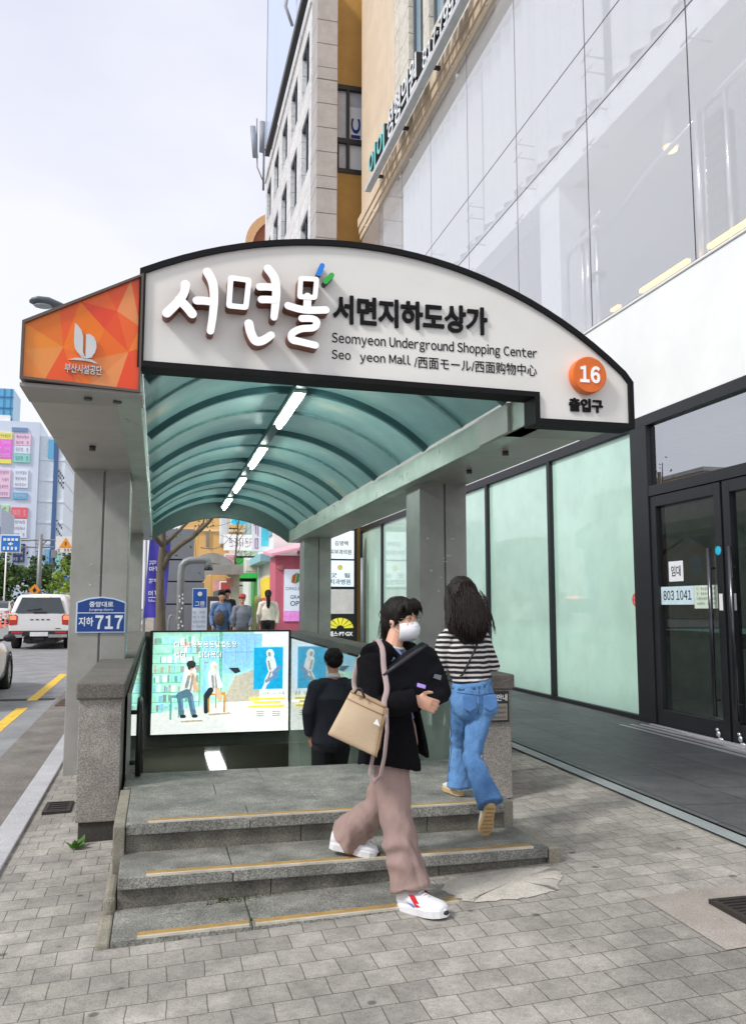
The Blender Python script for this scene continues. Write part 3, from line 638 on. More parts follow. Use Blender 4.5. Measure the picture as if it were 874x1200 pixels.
tri = [('TL','J','A',(236,120,30)),('TL','A','M5',(243,142,44)),('M5','A','I',(240,150,72)),('M5','I','BL',(243,142,58)),('A','N5','I',(243,92,34)),('A','Kq','N5',(248,116,36)),('J','B','A',(242,96,36)),('B','C','A',(247,124,22)),('A','C','Kq',(250,128,24)),('C','Gq','Kq',(246,112,26)),
       ('B','D','C',(236,72,38)),('B','T5','D',(243,104,40)),('T5','E','D',(240,88,38)),('D','Gq','C',(240,84,34)),('D','F','Gq',(246,104,40)),('D','E','F',(240,148,88)),('E','TR','F',(238,88,42)),('F','Lr','Gq',(250,132,42)),('Kq','Gq','O5',(238,140,72)),('O5','Gq','H',(244,152,86)),('Gq','Lr','BR',(246,86,38)),('Gq','BR','H',(246,80,36)),('Kq','O5','N5',(247,122,40))]
fc = MB(); fmats = []
for a_, b_, c_, colr in tri:
    fmats.append(mat('orange_%d_%d_%d' % colr, srgb(*colr), .28, var=.04, spec=.5)); fc.poly([ow(*opt(*pt[k]), .0135) for k in (a_, b_, c_)], len(fmats)-1)
obj('facet_pattern', fc, fmats, og)
a = MB(); fr = [(OB[0][0]-.015, OB[0][1]-.015), (OB[1][0]+.012, OB[1][1]-.015), (OB[2][0]+.012, OB[2][1]+.022), (OB[3][0]-.015, OB[3][1]+.012)]
for i in range(4):
    j = (i+1) % 4; a.prism([fr[i], fr[j], OB[j], OB[i]], ow, -.10, .035)
obj('frame', a, mat('bronze_frame', srgb(104, 92, 84), .4, metal=.3), og)
# emblem: silver leaf-shaped b over an arc
M_SILV = mat('emblem_silver', srgb(214, 214, 212), .3, metal=.25, var=.06)
em = MB()
def ep(l): return [opt(x, y) for x, y in l]
leaf = [(328,322),(345,335),(365,358),(376,390),(378,430),(378,480),(390,500),(372,497),(350,485),(333,462),(326,430),(326,370)]
bowl = [(393,380),(415,378),(438,392),(452,418),(455,450),(446,480),(425,499),(398,504),(394,495),(393,440)]
bot = [(352,487),(372,499),(392,503),(420,501),(440,485),(430,506),(400,513),(372,508)]
for k, sh in enumerate((leaf, bowl, bot)): em.prism(ep(sh), ow, .0141, .032+.0008*k)
em.prism(ep([(296,525),(340,513),(385,510),(430,516),(468,540),(430,530),(385,524),(340,524)]), ow, .0141, .028)
obj('emblem', em, M_SILV, og)
def mo(u, v, d): return ow(u, v, d)
tm = text_mb('부산시설공단', Matrix.Identity(4), 0, 1, 0, 1, 1, .01); x0, z1_ = opt(280, 545); x1, z0_ = opt(490, 600)
tm.v = [tuple(ow(x0+(x1-x0)*vx, z0_+(z1_-z0_)*vy+.0, .022+.008*vz)) for vx, vy, vz in tm.v]; obj('lettering', tm, M_SILV, og)
# bottom tray closing the wing and the right foot of the sign
a = MB(); a.prism([(-.815, 5.215), (-.125, 5.27), (-.125, 5.62), (-.815, 5.62)], lambda u, v, d: V(u, v, d), 2.835, 2.857); obj('bottom_tray', a, M_GREY, cn)
a = MB(); a.box(2.49, 3.16, 5.33, 5.9, 2.832, 2.856); obj('bottom_tray', a, M_GREY, cn)
a = MB()
for x, y in ((-.45, 5.42), (-.28, 5.46), (2.8, 6.6), (2.85, 7.6), (-.55, 7.2)): a.tube([(x, y, 2.82), (x, y, 2.859)], .026, 12)
obj('downlight', a, mat('downlight_dark', (.05, .05, .05), .4), cn)
a = MB(); a.box(2.46, 2.484, 5.75, 6.35, 2.835, 3.055); obj('junction_cover', a, M_SOF, cn, .004)

# big rounded brush lettering on the sign : front face white, sides brown
def su(cx_, cy_): u, v = cx_/874, cy_/516; return (-.085+1.20*u, (3.73+.13*u)*(1-v)+(3.02+.09*u)*v)
def outline(pl_, r):
    P_ = [Vector(su(*q)) for q in pl_]; rr_ = r if isinstance(r, list) else [r]*len(P_)
    # resample with Catmull-Rom
    Q = []; RR = []
    for i in range(len(P_)-1):
        p0, p1, p2, p3 = P_[max(i-1, 0)], P_[i], P_[i+1], P_[min(i+2, len(P_)-1)]
        for k in range(5):
            t = k/5; Q.append(.5*((2*p1)+(p2-p0)*t+(2*p0-5*p1+4*p2-p3)*t*t+(3*p1-p0-3*p2+p3)*t**3)); RR.append(rr_[i]*(1-t)+rr_[i+1]*t)
    Q.append(P_[-1]); RR.append(rr_[-1]); lft, rgt = [], []
    for i, q in enumerate(Q):
        t = (Q[min(i+1, len(Q)-1)]-Q[max(i-1, 0)]).normalized(); n_ = V(-t.y, t.x); lft.append(q+n_*RR[i]); rgt.append(q-n_*RR[i])
    def cap(c, a0, rad): return [c+V(math.cos(a0-math.pi*k/7), math.sin(a0-math.pi*k/7))*rad for k in range(1, 7)]
    te = (Q[-1]-Q[-2]).normalized(); ts = (Q[1]-Q[0]).normalized()
    ae = math.atan2(te.y, te.x)+math.pi/2; as_ = math.atan2(ts.y, ts.x)-math.pi/2
    return [tuple(p) for p in lft+cap(Q[-1], ae, RR[-1])+rgt[::-1]+cap(Q[0], as_, RR[0])]
M_LW = mat('letter_white', (.86, .86, .86), .35, var=.02, emit=.18, ecol=(1, .99, .97)); M_LB = mat('letter_brown', srgb(122, 62, 40), .45, var=.15)  # letters are unlit; slight glow added to keep their faces bright white
def brush(strokes, loops, mats_, depth=.10):
    a = MB(); k = 0
    for s_, r in strokes:
        k += 1; a.prism(outline(s_, r), fm, .0305, .03+depth+.0007*k, 1, 1)
        n_ = len(outline(s_, r)); a.m[-(n_+2)] = 1; a.m[-(n_+1)] = 0
    for lp, r in loops:
        k += 1; P_ = [Vector(su(*q)) for q in lp]; c = sum(P_, V(0, 0))/4
        def rr4(sc):
            o = []
            for i in range(4):
                p0, p1, p2 = P_[i-1], P_[i], P_[(i+1) % 4]; e0 = (p0-p1).normalized(); e2 = (p2-p1).normalized()
                q = p1-(e0+e2)*sc; rad = .026 if sc > 0 else .008
                for t in range(5):
                    t /= 4; w0, w1, w2 = (1-t)**2, 2*t*(1-t), t*t
                    o.append((q+e0*rad)*w0+q*w1+(q+e2*rad)*w2)
            return o
        O_, I_ = rr4(r), rr4(-r); n_ = len(O_); d1 = .03+depth+.0007*k
        vs = [fm(*q, d1) for q in O_]+[fm(*q, d1) for q in I_]+[fm(*q, .0305) for q in O_]+[fm(*q, .0305) for q in I_]
        a.add(vs, [(i, (i+1) % n_, n_+(i+1) % n_, n_+i) for i in range(n_)], 0)
        b = len(a.v)-len(vs)
        for i in range(n_):
            j = (i+1) % n_; a.f += [[b+i, b+j, b+2*n_+j, b+2*n_+i], [b+n_+i, b+n_+j, b+3*n_+j, b+3*n_+i]]; a.m += [1, 1]; a.sm += [False, False]
    return a
w = .0282
g1 = brush([([(143,168),(138,205),(112,248),(66,298)], [w,w*.9,w*.95,w]), ([(118,238),(150,270),(176,302)], w), ([(238,112),(262,160),(270,230),(266,310),(257,380)], [w,w,w*.9,w*.85,w*.8]), ([(194,242),(228,243),(262,248)], w*.9)], [], None)
obj('brush_letter', g1, [M_LW, M_LB], sg)
g2 = brush([([(510,97),(540,140),(549,200),(546,260),(540,318)], [w,w,w*.95,w*.9,w*.8]), ([(473,180),(505,180),(532,182)], w*.85), ([(482,238),(510,238),(536,240)], w*.85), ([(427,348),(437,390),(458,425),(490,424),(528,400)], [w,w,w,w*.95,w*.85])],
           [([(342,138),(424,150),(412,274),(336,266)], .017)], None)
obj('brush_letter', g2, [M_LW, M_LB], sg)
g3 = brush([([(694,225),(693,270)], w*.9), ([(604,266),(650,280),(700,287),(780,286)], w*.85), ([(668,325),(715,326),(738,340),(724,366),(665,372),(625,392),(624,420),(660,430),(732,446)], [w*.8]*9)],
           [([(661,142),(736,146),(728,230),(657,226)], .016)], None)
obj('brush_letter', g3, [M_LW, M_LB], sg)
for q, c_, nm in (([(766,74),(750,112)], (20, 120, 215), 'blue'), ([(812,118),(782,148)], (40, 170, 60), 'green')):
    a = MB(); ol = outline(q, .0165); a.prism(ol, fm, .0305, .10, 1, 1); a.m[-(len(ol)+1)] = 0
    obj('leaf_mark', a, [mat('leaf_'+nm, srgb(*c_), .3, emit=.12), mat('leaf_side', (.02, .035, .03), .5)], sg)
M_INK = mat('letter_black', (.006, .006, .007), .6, spec=.2)
FS3 = plane_front(5.268)
def skew(mb, x0, z0, k): mb.v = [(x, y, z+(x-x0)*k) for x, y, z in mb.v]; return mb
obj('korean_name', skew(text_mb('서면지하도상가', FS3, 1.05, 2.115, 3.385, 3.575, .016, .030), 1.05, 0, -.0), M_INK, sg)
obj('english_name', glyphs('Seomyeon Underground Shopping Center', FS3, 1.045, 2.48, 3.235, 3.325, .002, .004), M_INK, sg)
obj('english_word', glyphs('Seo', FS3, 1.045, 1.170, 3.147, 3.207, .002, .004), M_INK, sg); obj('english_word', glyphs('yeon Mall', FS3, 1.232, 1.575, 3.127, 3.207, .002, .004), M_INK, sg)
obj('asian_names', text_mb('/西面モール/西面购物中心', FS3, 1.60, 2.475, 3.125, 3.207, .002), M_INK, sg)
a = MB(); a.loft([FS @ V(2.84, 3.145, .0305), FS @ V(2.84, 3.145, .10)], [.128, .128], 40, side=(1, 0, 0)); a.sm = [False]*len(a.sm)
nd = obj('number_disc', a, mat('disc_orange', srgb(232, 112, 32), .35), sg, .006)
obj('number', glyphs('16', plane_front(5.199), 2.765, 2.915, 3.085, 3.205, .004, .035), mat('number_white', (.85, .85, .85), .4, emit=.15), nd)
obj('exit_word', text_mb('출입구', FS3, 2.71, 2.965, 2.895, 2.99, .012, .03), M_INK, sg)

# street-name plate on the left column
t = thing('street_name_plate', (-.51, 8.44, 1.5), 'blue house-shaped address plate reading 717 on the left canopy column', 'sign')
PP = plane_front(8.44); pm = lambda u, v, d: PP @ V(u, v, d)
hs = lambda g_: [(-.735+g_, 1.315+g_), (-.290-g_, 1.315+g_), (-.290-g_, 1.600-g_*.6), (-.40, 1.638-g_), (-.512, 1.652-g_), (-.625, 1.638-g_), (-.735+g_, 1.600-g_*.6)]
a = MB(); a.prism(hs(0), pm, -.006, .006); obj('plate', a, mat('plate_white', srgb(205, 220, 240), .4), t, .004)
a = MB(); a.prism(hs(.012), pm, .0062, .008); obj('blue_field', a, mat('plate_blue', srgb(24, 66, 142), .35, var=.05), t)
a = MB(); a.prism([(-.722, 1.497), (-.302, 1.497), (-.302, 1.504), (-.722, 1.504)], pm, .0082, .0095); W_ = mat('plate_lettering', srgb(235, 242, 250), .4)
obj('divider', a, W_, t)
P9 = plane_front(8.4315)
obj('road_name', text_mb('중앙대로', P9, -.62, -.405, 1.555, 1.607, .001, .02), W_, t)
obj('road_name_latin', text_mb('Jungang-daero', P9, -.62, -.405, 1.515, 1.543, .001), W_, t)
obj('number', merge(text_mb('지하', P9, -.710, -.578, 1.378, 1.462, .001, .02), glyphs('717', P9, -.562, -.315, 1.350, 1.478, .001, .035)), W_, t)
# ------------------------------------------------------------------ shop building on the right
FX = 5.95
BY0, BY1 = 1.5, 25.25
bd = thing('shop_building', (6.0, 13, .1), 'white building with mint shop windows, glass upper floors and lease notice on door', 'building')
M_WHITE = mat('white_render', (.90, .905, .88), .55, var=.03, scale=.8, stain=.06, stscale=.9, bump=.02)
M_FRAME = mat('charcoal_aluminium', srgb(46, 47, 50), .4, metal=.4, var=.08, spec=.5)
M_MINT = mat('mint_film', srgb(200, 236, 218), .35, var=.06, scale=.5, spec=.5, coat=1.0, stain=.14, stscale=1.1)
M_BEIGE = mat('beige_stone', srgb(226, 204, 176), .6, var=.06, scale=1.2, speck=.08, stain=.08)
a = MB(); a.box(FX, FX+.4, BY0, BY1, 3.985, 5.52); a.box(FX-.02, FX+.42, BY0, BY1, 5.522, 5.555); obj('white_band', a, M_WHITE, bd, .01)
a = MB(); a.box(FX-.03, FX+.3, BY0, BY1, 3.84, 3.98); obj('header', a, M_FRAME, bd, .006)
a = MB(); a.box(FX-.02, FX+.2, 9.47, BY1, -.2, .20); a.box(FX-.06, FX-.021, 9.47, BY1, -.2, .10); obj('sill_frame', a, M_FRAME, bd, .006)
bounds = [9.78, 12.28, 14.93, 17.55, 20.15, 22.72, 25.2]
for y in bounds[1:]:
    a = MB(); a.box(FX-.035, FX+.16, y-.05, y+.05, .201, 3.839); obj('mullion', a, M_FRAME, bd, .005)
a = MB(); a.box(FX-.04, FX+.2, 9.45, 9.83, .0, 3.839); obj('mullion', a, M_FRAME, bd, .005)
for y0, y1 in zip(bounds[:-1], bounds[1:]):
    a = MB(); a.box(FX+.03, FX+.05, y0+.051, y1-.051, .202, 3.838); w_ = obj('shop_window', a, M_MINT, bd)
    if y0 < 10:
        s = MB(); PLs = plane_left(FX+.029); s.loft([PLs @ V(-9.92, 1.65, .001), PLs @ V(-9.92, 1.65, .004)], [.07, .085], 24, side=(0, 1, 0)); obj('red_sticker', s, mat('sticker_red', srgb(222, 74, 70), .4), w_)
        s = MB(); scribble(s, PLs, -9.965, -9.875, 1.655, 1.69, 3, .006, 0, 2); scribble(s, PLs, -9.965, -9.875, 1.60, 1.635, 3, .006, 0, 3); obj('sticker_print', s, mat('sticker_white', (.85, .8, .8), .5), w_)
# door front : transom, two glass leaves
a = MB(); a.box(FX-.035, FX+.16, 5.4, 9.449, 2.93, 3.06); obj('transom_bar', a, M_FRAME, bd, .005)
M_GL = glass('door_glass', (.84, .90, .87), .06); M_GLT = glass('transom_glass', (.5, .58, .55), .48)
a = MB()
for y0, y1 in ((7.5, 9.44), (5.45, 7.45)): a.poly([(FX+.03, y0, 3.061), (FX+.03, y1, 3.061), (FX+.03, y1, 3.838), (FX+.03, y0, 3.838)])
a2 = MB(); a2.box(FX-.03, FX+.15, 7.451, 7.499, 3.061, 3.838); obj('transom_post', a2, M_FRAME, bd)
obj('transom_window', a, M_GLT, bd)
def leaf(y0, y1, hy):
    a = MB(); s = .115
    a.box(FX-.02, FX+.07, y0, y0+s, .11, 2.925); a.box(FX-.02, FX+.07, y1-s, y1, .11, 2.925); a.box(FX-.02, FX+.07, y0+s, y1-s, .11, .33); a.box(FX-.02, FX+.07, y0+s, y1-s, 2.79, 2.925)
    d = obj('glass_door', a, M_FRAME, bd, .004)
    g_ = MB(); g_.poly([(FX+.022, y0+s, .33), (FX+.022, y1-s, .33), (FX+.022, y1-s, 2.79), (FX+.022, y0+s, 2.79)]); obj('pane', g_, M_GL, d)
    h = MB(); h.tube([(FX-.085, hy, .38), (FX-.085, hy, 2.2)], .024, 12)
    for z in (.55, 1.98): h.tube([(FX-.085, hy, z), (FX-.015, hy, z)], .015, 8)
    obj('handle', h, mat('dark_chrome', (.10, .10, .11), .22, metal=.9), d)
    f = MB(); f.ell((FX-.04, hy+.02, .19), .022, .03, .035, 10, 7); f.ell((FX-.045, hy-.02, .14), .022, .05, .022, 10, 7); f.ell((FX-.04, hy+.04, .235), .018, .024, .02, 10, 7); obj('foot_latch', f, mat('latch_chrome', (.7, .7, .7), .25, metal=.7), d)
    return d
d1 = leaf(8.07, 9.44, 8.22); d2 = leaf(6.66, 8.03, 7.86)
a = MB(); a.box(FX-.03, FX+.16, 5.4, 6.64, .1, 2.925); obj('side_panel', a, M_FRAME, bd)
PD = plane_left(FX+.019); pdm = lambda u, v, d: PD @ V(u, v, d)
M_PAPER = mat('paper_white', (.82, .83, .84), .6, var=.02)
def note(nm, y0, y1, z0, z1, m_, d, txt=None, seed=1):
    a = MB(); a.prism([(-y1, z0), (-y0, z0), (-y0, z1), (-y1, z1)], pdm, .002, .004); n_ = obj(nm, a, m_, d)
    if txt: obj('lettering', (glyphs if txt[0] == '8' else text_mb)(txt, plane_left(FX+.0145), -y1+.05, -y0-.05, z0+(z1-z0)*.25, z1-(z1-z0)*.22, .001, .012), M_INK, n_)
    else:
        s = MB()
        for k in range(4): scribble(s, PD, -y1+.05, -y0-.05, z0+.04+k*.055, z0+.07+k*.055, 9, .006, 0, seed+k)
        obj('lettering', s, mat('faint_ink', srgb(120, 130, 120), .7), n_)
note('lease_notice', 8.85, 9.14, 1.86, 2.10, M_PAPER, d1, '임대'); note('phone_notice', 8.66, 9.32, 1.585, 1.80, mat('paper_blue', srgb(206, 226, 232), .6), d1, '803 1041')
note('green_notice', 8.21, 8.655, 1.54, 1.80, mat('paper_green', srgb(212, 226, 206), .6), d1)
PS = plane_left(FX-.0205)
a = MB(); a.loft([PS @ V(-8.135, 2.17, .0), PS @ V(-8.135, 2.17, .003)], [.05, .05], 20, side=(0, 1, 0)); obj('door_sticker', a, mat('sticker_cyan', srgb(48, 186, 220), .4), d1)
for yy, d_ in ((8.125, d1), (7.90, d2)):
    a = MB(); a.prism([(-yy-.03, 1.52), (-yy+.03, 1.52), (-yy+.03, 1.70), (-yy-.03, 1.70)], lambda u, v, d: PS @ V(u, v, d), 0, .003); obj('push_label', a, M_PAPER, d_)
a = MB()
for k, x in enumerate((5.42, 5.56, 5.70, 5.83)): a.box(x, x+.035, 5.4, 9.46, .12, .152-.001*k)
a.box(5.40, 5.9, 5.4, 9.46, .10, .135); obj('threshold', a, mat('threshold_steel', srgb(190, 186, 188), .4, metal=.1, var=.1), bd)
# ground floor interior behind the door
M_IN = mat('interior_grey', srgb(120, 122, 118), .7, var=.1); M_INF = mat('interior_floor', srgb(222, 222, 212), .3, var=.15, scale=1)
a = MB(); a.box(6.2, 15, 3, 12, .02, .11); obj('inner_floor', a, M_INF, bd)
a = MB(); a.box(15, 15.1, 3, 12, .1, 3.9); a.box(6.2, 15, 12, 12.1, .1, 3.9); a.box(6.2, 15, 2.9, 3, .1, 3.9); a.box(6.25, 15, 3, 12, 3.75, 3.9); obj('inner_walls', a, mat('interior_dark', srgb(176, 182, 178), .8, var=.15), bd)
a = MB(); a.box(10.2, 10.9, 9.4, 11.8, .111, 1.25); a.box(8.4, 8.75, 8.6, 8.95, .111, 3.74); a.box(9.0, 14, 11.7, 11.98, .9, 1.15); obj('counter', a, M_IN, bd, .01)

# upper glass wall
M_CW = glass('curtain_wall_glass', (.98, .98, .99), .20, .0, .36, (.98, .975, .965))  # diffuse white veil painted into the glass in place of reflected sky
seams = [1.55, 3.45, 5.9, 8.33, 10.78, 13.3, 15.73, 18.17, 20.6, 23.0, 25.2]
zr = [5.56, 8.72, 9.90, 13.12]
for y0, y1 in zip(seams[:-1], seams[1:]):
    for z0, z1 in zip(zr[:-1], zr[1:]):
        a = MB(); a.poly([(FX, y0+.011, z0+.011), (FX, y1-.011, z0+.011), (FX, y1-.011, z1-.011), (FX, y0+.011, z1-.011)]); obj('glass_panel', a, M_CW, bd)
a = MB()
for y in seams: a.box(FX+.002, FX+.010, y-.010, y+.010, zr[0]+.02, zr[-1]-.02)
for z in zr[1:-1]: a.box(FX+.003, FX+.011, BY0+.1, 25.2, z-.010, z+.010)
obj('gasket', a, mat('gasket_black', (.03, .03, .03), .6), bd)
a = MB()
for y in seams[1:-1]:
    for z in (8.35, 8.95, 9.5, 9.75):
        a.tube([(FX+.03, y-.16, z), (FX+.03, y+.16, z-.02)], .016, 6); a.tube([(FX+.03, y, z-.01), (FX+.35, y, z-.01)], .014, 6)
obj('spider_bracket', a, mat('bracket_steel', (.45, .46, .48), .3, metal=.8), bd)
M_LAV = mat('interior_lavender', srgb(216, 217, 222), .7, var=.04); M_WIN = mat('interior_white', (.78, .79, .82), .6, var=.03)
a = MB(); a.box(6.4, 14, BY0, BY1, 5.30, 5.50); a.box(13.9, 14, BY0, BY1, 5.5, 13); a.box(6.4, 14, BY1-.1, BY1, 5.5, 13); a.box(6.4, 14, BY0, BY0+.1, 5.5, 13); a.box(6.76, 14, BY0, BY1, 8.9, 9.05); obj('upper_interior', a, M_LAV, bd)
a = MB(); a.box(6.40, 6.75, BY0+.1, BY1-.1, 8.75, 9.35); a.box(6.765, 14, BY0+.1, BY1-.1, 9.2, 9.55); a.box(6.4, 14, BY0, BY1, 12.95, 13.05); obj('floor_beam', a, M_WIN, bd)
a = MB()
for y0 in (12.72, 22.2, 3.3): a.box(6.45, 7.1, y0, y0+.75, 5.5, 8.749)
obj('inner_column', a, M_WIN, bd, .01)
# white curtains hang behind the top row of panes
for y0, y1 in ((15.9, 25.0), (10.9, 15.6), (3.6, 10.6)):
    a = MB(); n = int((y1-y0)*22); rr = random.Random(int(y0)); ph = 0; top, bot = [], []
    for i in range(n+1):
        ph += rr.uniform(.4, .8); y = y0+(y1-y0)*i/n; x = 6.31+.05*math.sin(ph); top.append((x, y, 12.9)); bot.append((x+.01*math.sin(ph*.7), y, 9.30))
    a.rings([bot, [(p[0], p[1], 11.3) for p in top], top], 0, False, True, False); obj('curtain', a, mat('curtain_white', (.82, .83, .86), .8, var=.03, trans=.35), bd)
# gym frame, lit strip and ceiling lamp on the first floor
M_CHR = mat('gym_chrome', (.62, .63, .65), .22, metal=.85)
gm = thing('exercise_machine', (6.35, 8.7, 5.5), 'tall chrome exercise frame behind the upper glass at right', 'exercise machine')
a = MB()
for y in (8.75, 8.60, 8.2): a.tube([(6.35, y, 5.5), (6.35, y, 7.72)], .05 if y > 8.7 else .032, 10)
a.tube([(6.35, 8.75, 7.68), (6.35, 7.4, 7.75)], .05, 10); a.tube([(6.35, 8.75, 7.6), (6.35, 9.8, 7.5), (6.35, 11.2, 7.15)], .035, 10); obj('frame', a, M_CHR, gm)
a = MB()
for k in range(12): a.box(6.3, 6.5, 8.24, 8.56, 5.55+k*.16, 5.69+k*.16)
obj('weight_stack', a, mat('weight_black', (.04, .04, .045), .5), gm, .01)
gm = thing('exercise_machine', (6.3, 11.9, 5.5), 'bent chrome tube machine behind the upper glass near the white sign', 'exercise machine')
a = MB(); a.tube([(6.3, 12.2, 5.5), (6.3, 12.2, 7.1), (6.3, 12.12, 7.25), (6.3, 11.2, 7.3)], .04, 10)
for y in (11.75, 11.58, 11.3): a.tube([(6.35, y, 5.5), (6.35, y, 7.5)], .035, 10)
a.tube([(6.35, 11.75, 7.4), (6.35, 11.1, 7.5)], .05, 10); obj('frame', a, M_CHR, gm)
a = MB(); a.ell((6.4, 11.4, 6.6), .12, .2, .06); obj('seat', a, mat('seat_black', (.03, .03, .03), .5), gm)
t = thing('floor_light_strip', (6.12, 10, 5.70), 'warm yellow light strip glowing along the upper floor edge behind glass', 'light strip')
a = MB(); a.box(6.08, 6.14, 8.7, 9.75, 5.70, 5.75); a.box(6.08, 6.14, 10.3, 10.5, 5.70, 5.74); a.box(6.08, 6.14, 7.4, 8.3, 5.70, 5.75); obj('lamp', a, mat('strip_lit', (1, .75, .3), .4, var=0, emit=1.1, ecol=(1, .45, .10)), t)
t = thing('ceiling_lamp', (6.95, 10.2, 8.14), 'single warm round ceiling lamp glowing behind the upper glass wall', 'ceiling lamp')
a = MB(); a.loft([(6.95, 10.2, 8.898), (6.95, 10.2, 8.12)], [.02, .12], 20); obj('shade', a, M_WIN, t)
a = MB(); a.ell((6.95, 10.2, 8.075), .095, .095, .045, 16, 8); obj('bulb', a, mat('bulb_lit', (1, .85, .5), .4, var=0, emit=1.6, ecol=(1, .56, .20)), t)

# cornice and the storeys above
a = MB()
for x0, z0, z1 in ((5.90, 13.12, 13.30), (5.86, 13.302, 13.52), (5.82, 13.522, 13.80)): a.box(x0, 6.4, BY0, BY1, z0, z1)
obj('cornice', a, M_BEIGE, bd, .01)
for y in range(12, 25):
    a = MB(); a.ell((5.885, y+.4, 13.22), .03, .03, .03, 8, 6); obj('cornice_lamp', a, M_WIN, bd)
M_WST = paver_mat('white_stone_cladding', srgb(228, 222, 212), srgb(220, 213, 202), srgb(160, 152, 140), 1.2, .75, .008, 0, .6, spots=False, stain=.06, bumpd=.004)
a = MB(); a.box(5.95, 6.6, 21.3, BY1, 13.8, 31); obj('beige_wall', a, M_BEIGE, bd)
a = MB()
for y0, y1 in ((19.95, 21.29), (18.25, 18.7), (16.4, 16.85), (14.5, 15.0), (12, 13.2)): a.box(5.95, 6.6, y0, y1, 13.8, 31)
a.box(6.0, 6.6, 5, 19.95, 13.81, 15.3); a.box(6.0, 6.6, 5, 19.95, 18.6, 19.6)
obj('stone_wall', a, paver_mat('white_stone_wall', srgb(228, 222, 210), srgb(220, 213, 201), srgb(150, 140, 126), 1.3, .75, .012, 0, .6, spots=False, stain=.08, bumpd=.004, upright=True), bd, .01)
M_BGL = mat('blue_grey_glass', srgb(150, 176, 188), .08, var=.1, scale=.4, spec=.8)
a = MB()
for y0, y1 in ((18.705, 19.945), (16.855, 18.245), (15.005, 16.395), (13.2, 14.5)):
    for z0, z1 in ((15.31, 18.59), (19.61, 23), (23.1, 26)): a.box(6.15, 6.2, y0, y1, z0, z1)
uw = obj('upper_window', a, M_BGL, bd)
a = MB()
for y in (18.73, 19.3, 19.9, 16.9, 17.5, 18.2, 15.1, 15.7, 16.3): a.box(6.08, 6.149, y-.03, y+.03, 15.31, 18.59)
obj('frame', a, mat('grey_window_frame', srgb(96, 104, 110), .4), uw)
a = MB(); a.box(6.62, 16, BY0, BY1, 13.1, 31); obj('core', a, M_BEIGE, bd)
# clinic sign: channel on brackets with standing letters
cs = thing('clinic_sign', (5.5, 20, 13.5), 'raised channel letter sign with teal mark high on the shop building above the cornice', 'sign')
a = MB(); a.box(5.44, 5.62, 13.9, 22.7, 13.42, 13.56); obj('channel', a, mat('channel_white', srgb(196, 198, 198), .45), cs, .01)
a = MB()
for y in (14.5, 17.0, 19.5, 22): a.box(5.621, 5.819, y, y+.08, 13.55, 13.62)
obj('bracket', a, M_FRAME, cs)
LP = plane_left(5.56)
M_LFW = mat('letter_face_white', (.8, .82, .82), .4); M_LSD = mat('letter_side_black', (.02, .022, .025), .4); M_TEAL = mat('letter_face_teal', srgb(120, 206, 200), .4)
def chan(nm, txt, y1, y0, z0, z1, face):
    fn = glyphs if txt[0] == '8' else text_mb
    b1 = fn(txt, LP, -y1, -y0, z0, z1, .085, .03); b2 = fn(txt, plane_left(5.462), -y1, -y0, z0, z1, .008, .012); b2.m = [1]*len(b2.m)
    obj(nm, merge(b1, b2), [M_LSD, face], cs)
chan('teal_letters', '이이', 22.3, 20.6, 13.58, 14.3, M_TEAL); chan('clinic_letters', '성형의원', 20.3, 17.7, 13.58, 14.4, M_LFW); chan('number_letters', '817·7997', 17.2, 14.8, 13.58, 14.0, M_LFW)

# ------------------------------------------------------------------ neighbouring building (stone corner, yellow recess, white street front)
nb = thing('tall_stone_building', (7, 32, 0), 'tall white building with stone corner and ochre recessed wall behind the shop building', 'building')
NX = 4.5
a = MB(); z = 0; k = 0
while z < 22:
    h = .82 if k % 5 else .42
    a.box(NX+.012, 5.19, 25.42+(.012 if k % 5 else 0), 26.4, z+.012, z+h-.012); z += h; k += 1
a.box(NX+.03, 5.17, 25.46, 26.4, 0, 22); obj('corner_stone', a, mat('corner_granite', srgb(186, 180, 176), .7, var=.06, speck=.12, stain=.12), nb, .01)
a = MB(); a.box(5.19, 8, 26.0, 26.4, 0, 15.7); a.box(5.19, 8, 26.0, 26.4, 18.75, 22); obj('ochre_wall', a, mat('ochre_panel', srgb(196, 150, 74), .55, var=.06, scale=1.2, stain=.1), nb)
a = MB(); a.box(5.19, 8, 26.1, 26.2, 15.7, 18.75); wn = obj('window', a, mat('pale_pane', srgb(196, 200, 210), .15, spec=.7), nb)
a = MB()
for z in (15.7, 16.75, 18.62): a.box(5.19, 8, 25.97, 26.099, z, z+.16)
for x in (5.19, 5.62, 6.2): a.box(x, x+.09, 25.975, 26.099, 15.7, 18.7)
a.box(5.3, 5.36, 25.98, 26.099, 15.9, 16.7); obj('frame', a, mat('window_frame_dark', (.03, .028, .026), .5), wn)
a = MB(); PW = plane_front(26.095); a.prism([(5.72, 15.75), (6.15, 15.75), (6.15, 18.1), (5.72, 18.1)], lambda u, v, d: PW @ V(u, v, d), 0, .01); obj('window_poster', a, M_PAPER, wn)
obj('poster_lettering', text_mb('IC', Matrix(((0,-1,0,6.1),(0,0,-1,26.08),(1,0,0,0),(0,0,0,1))), 17.0, 17.7, 0, .32, .002, .03), mat('poster_blue', srgb(30, 50, 130), .5), wn)
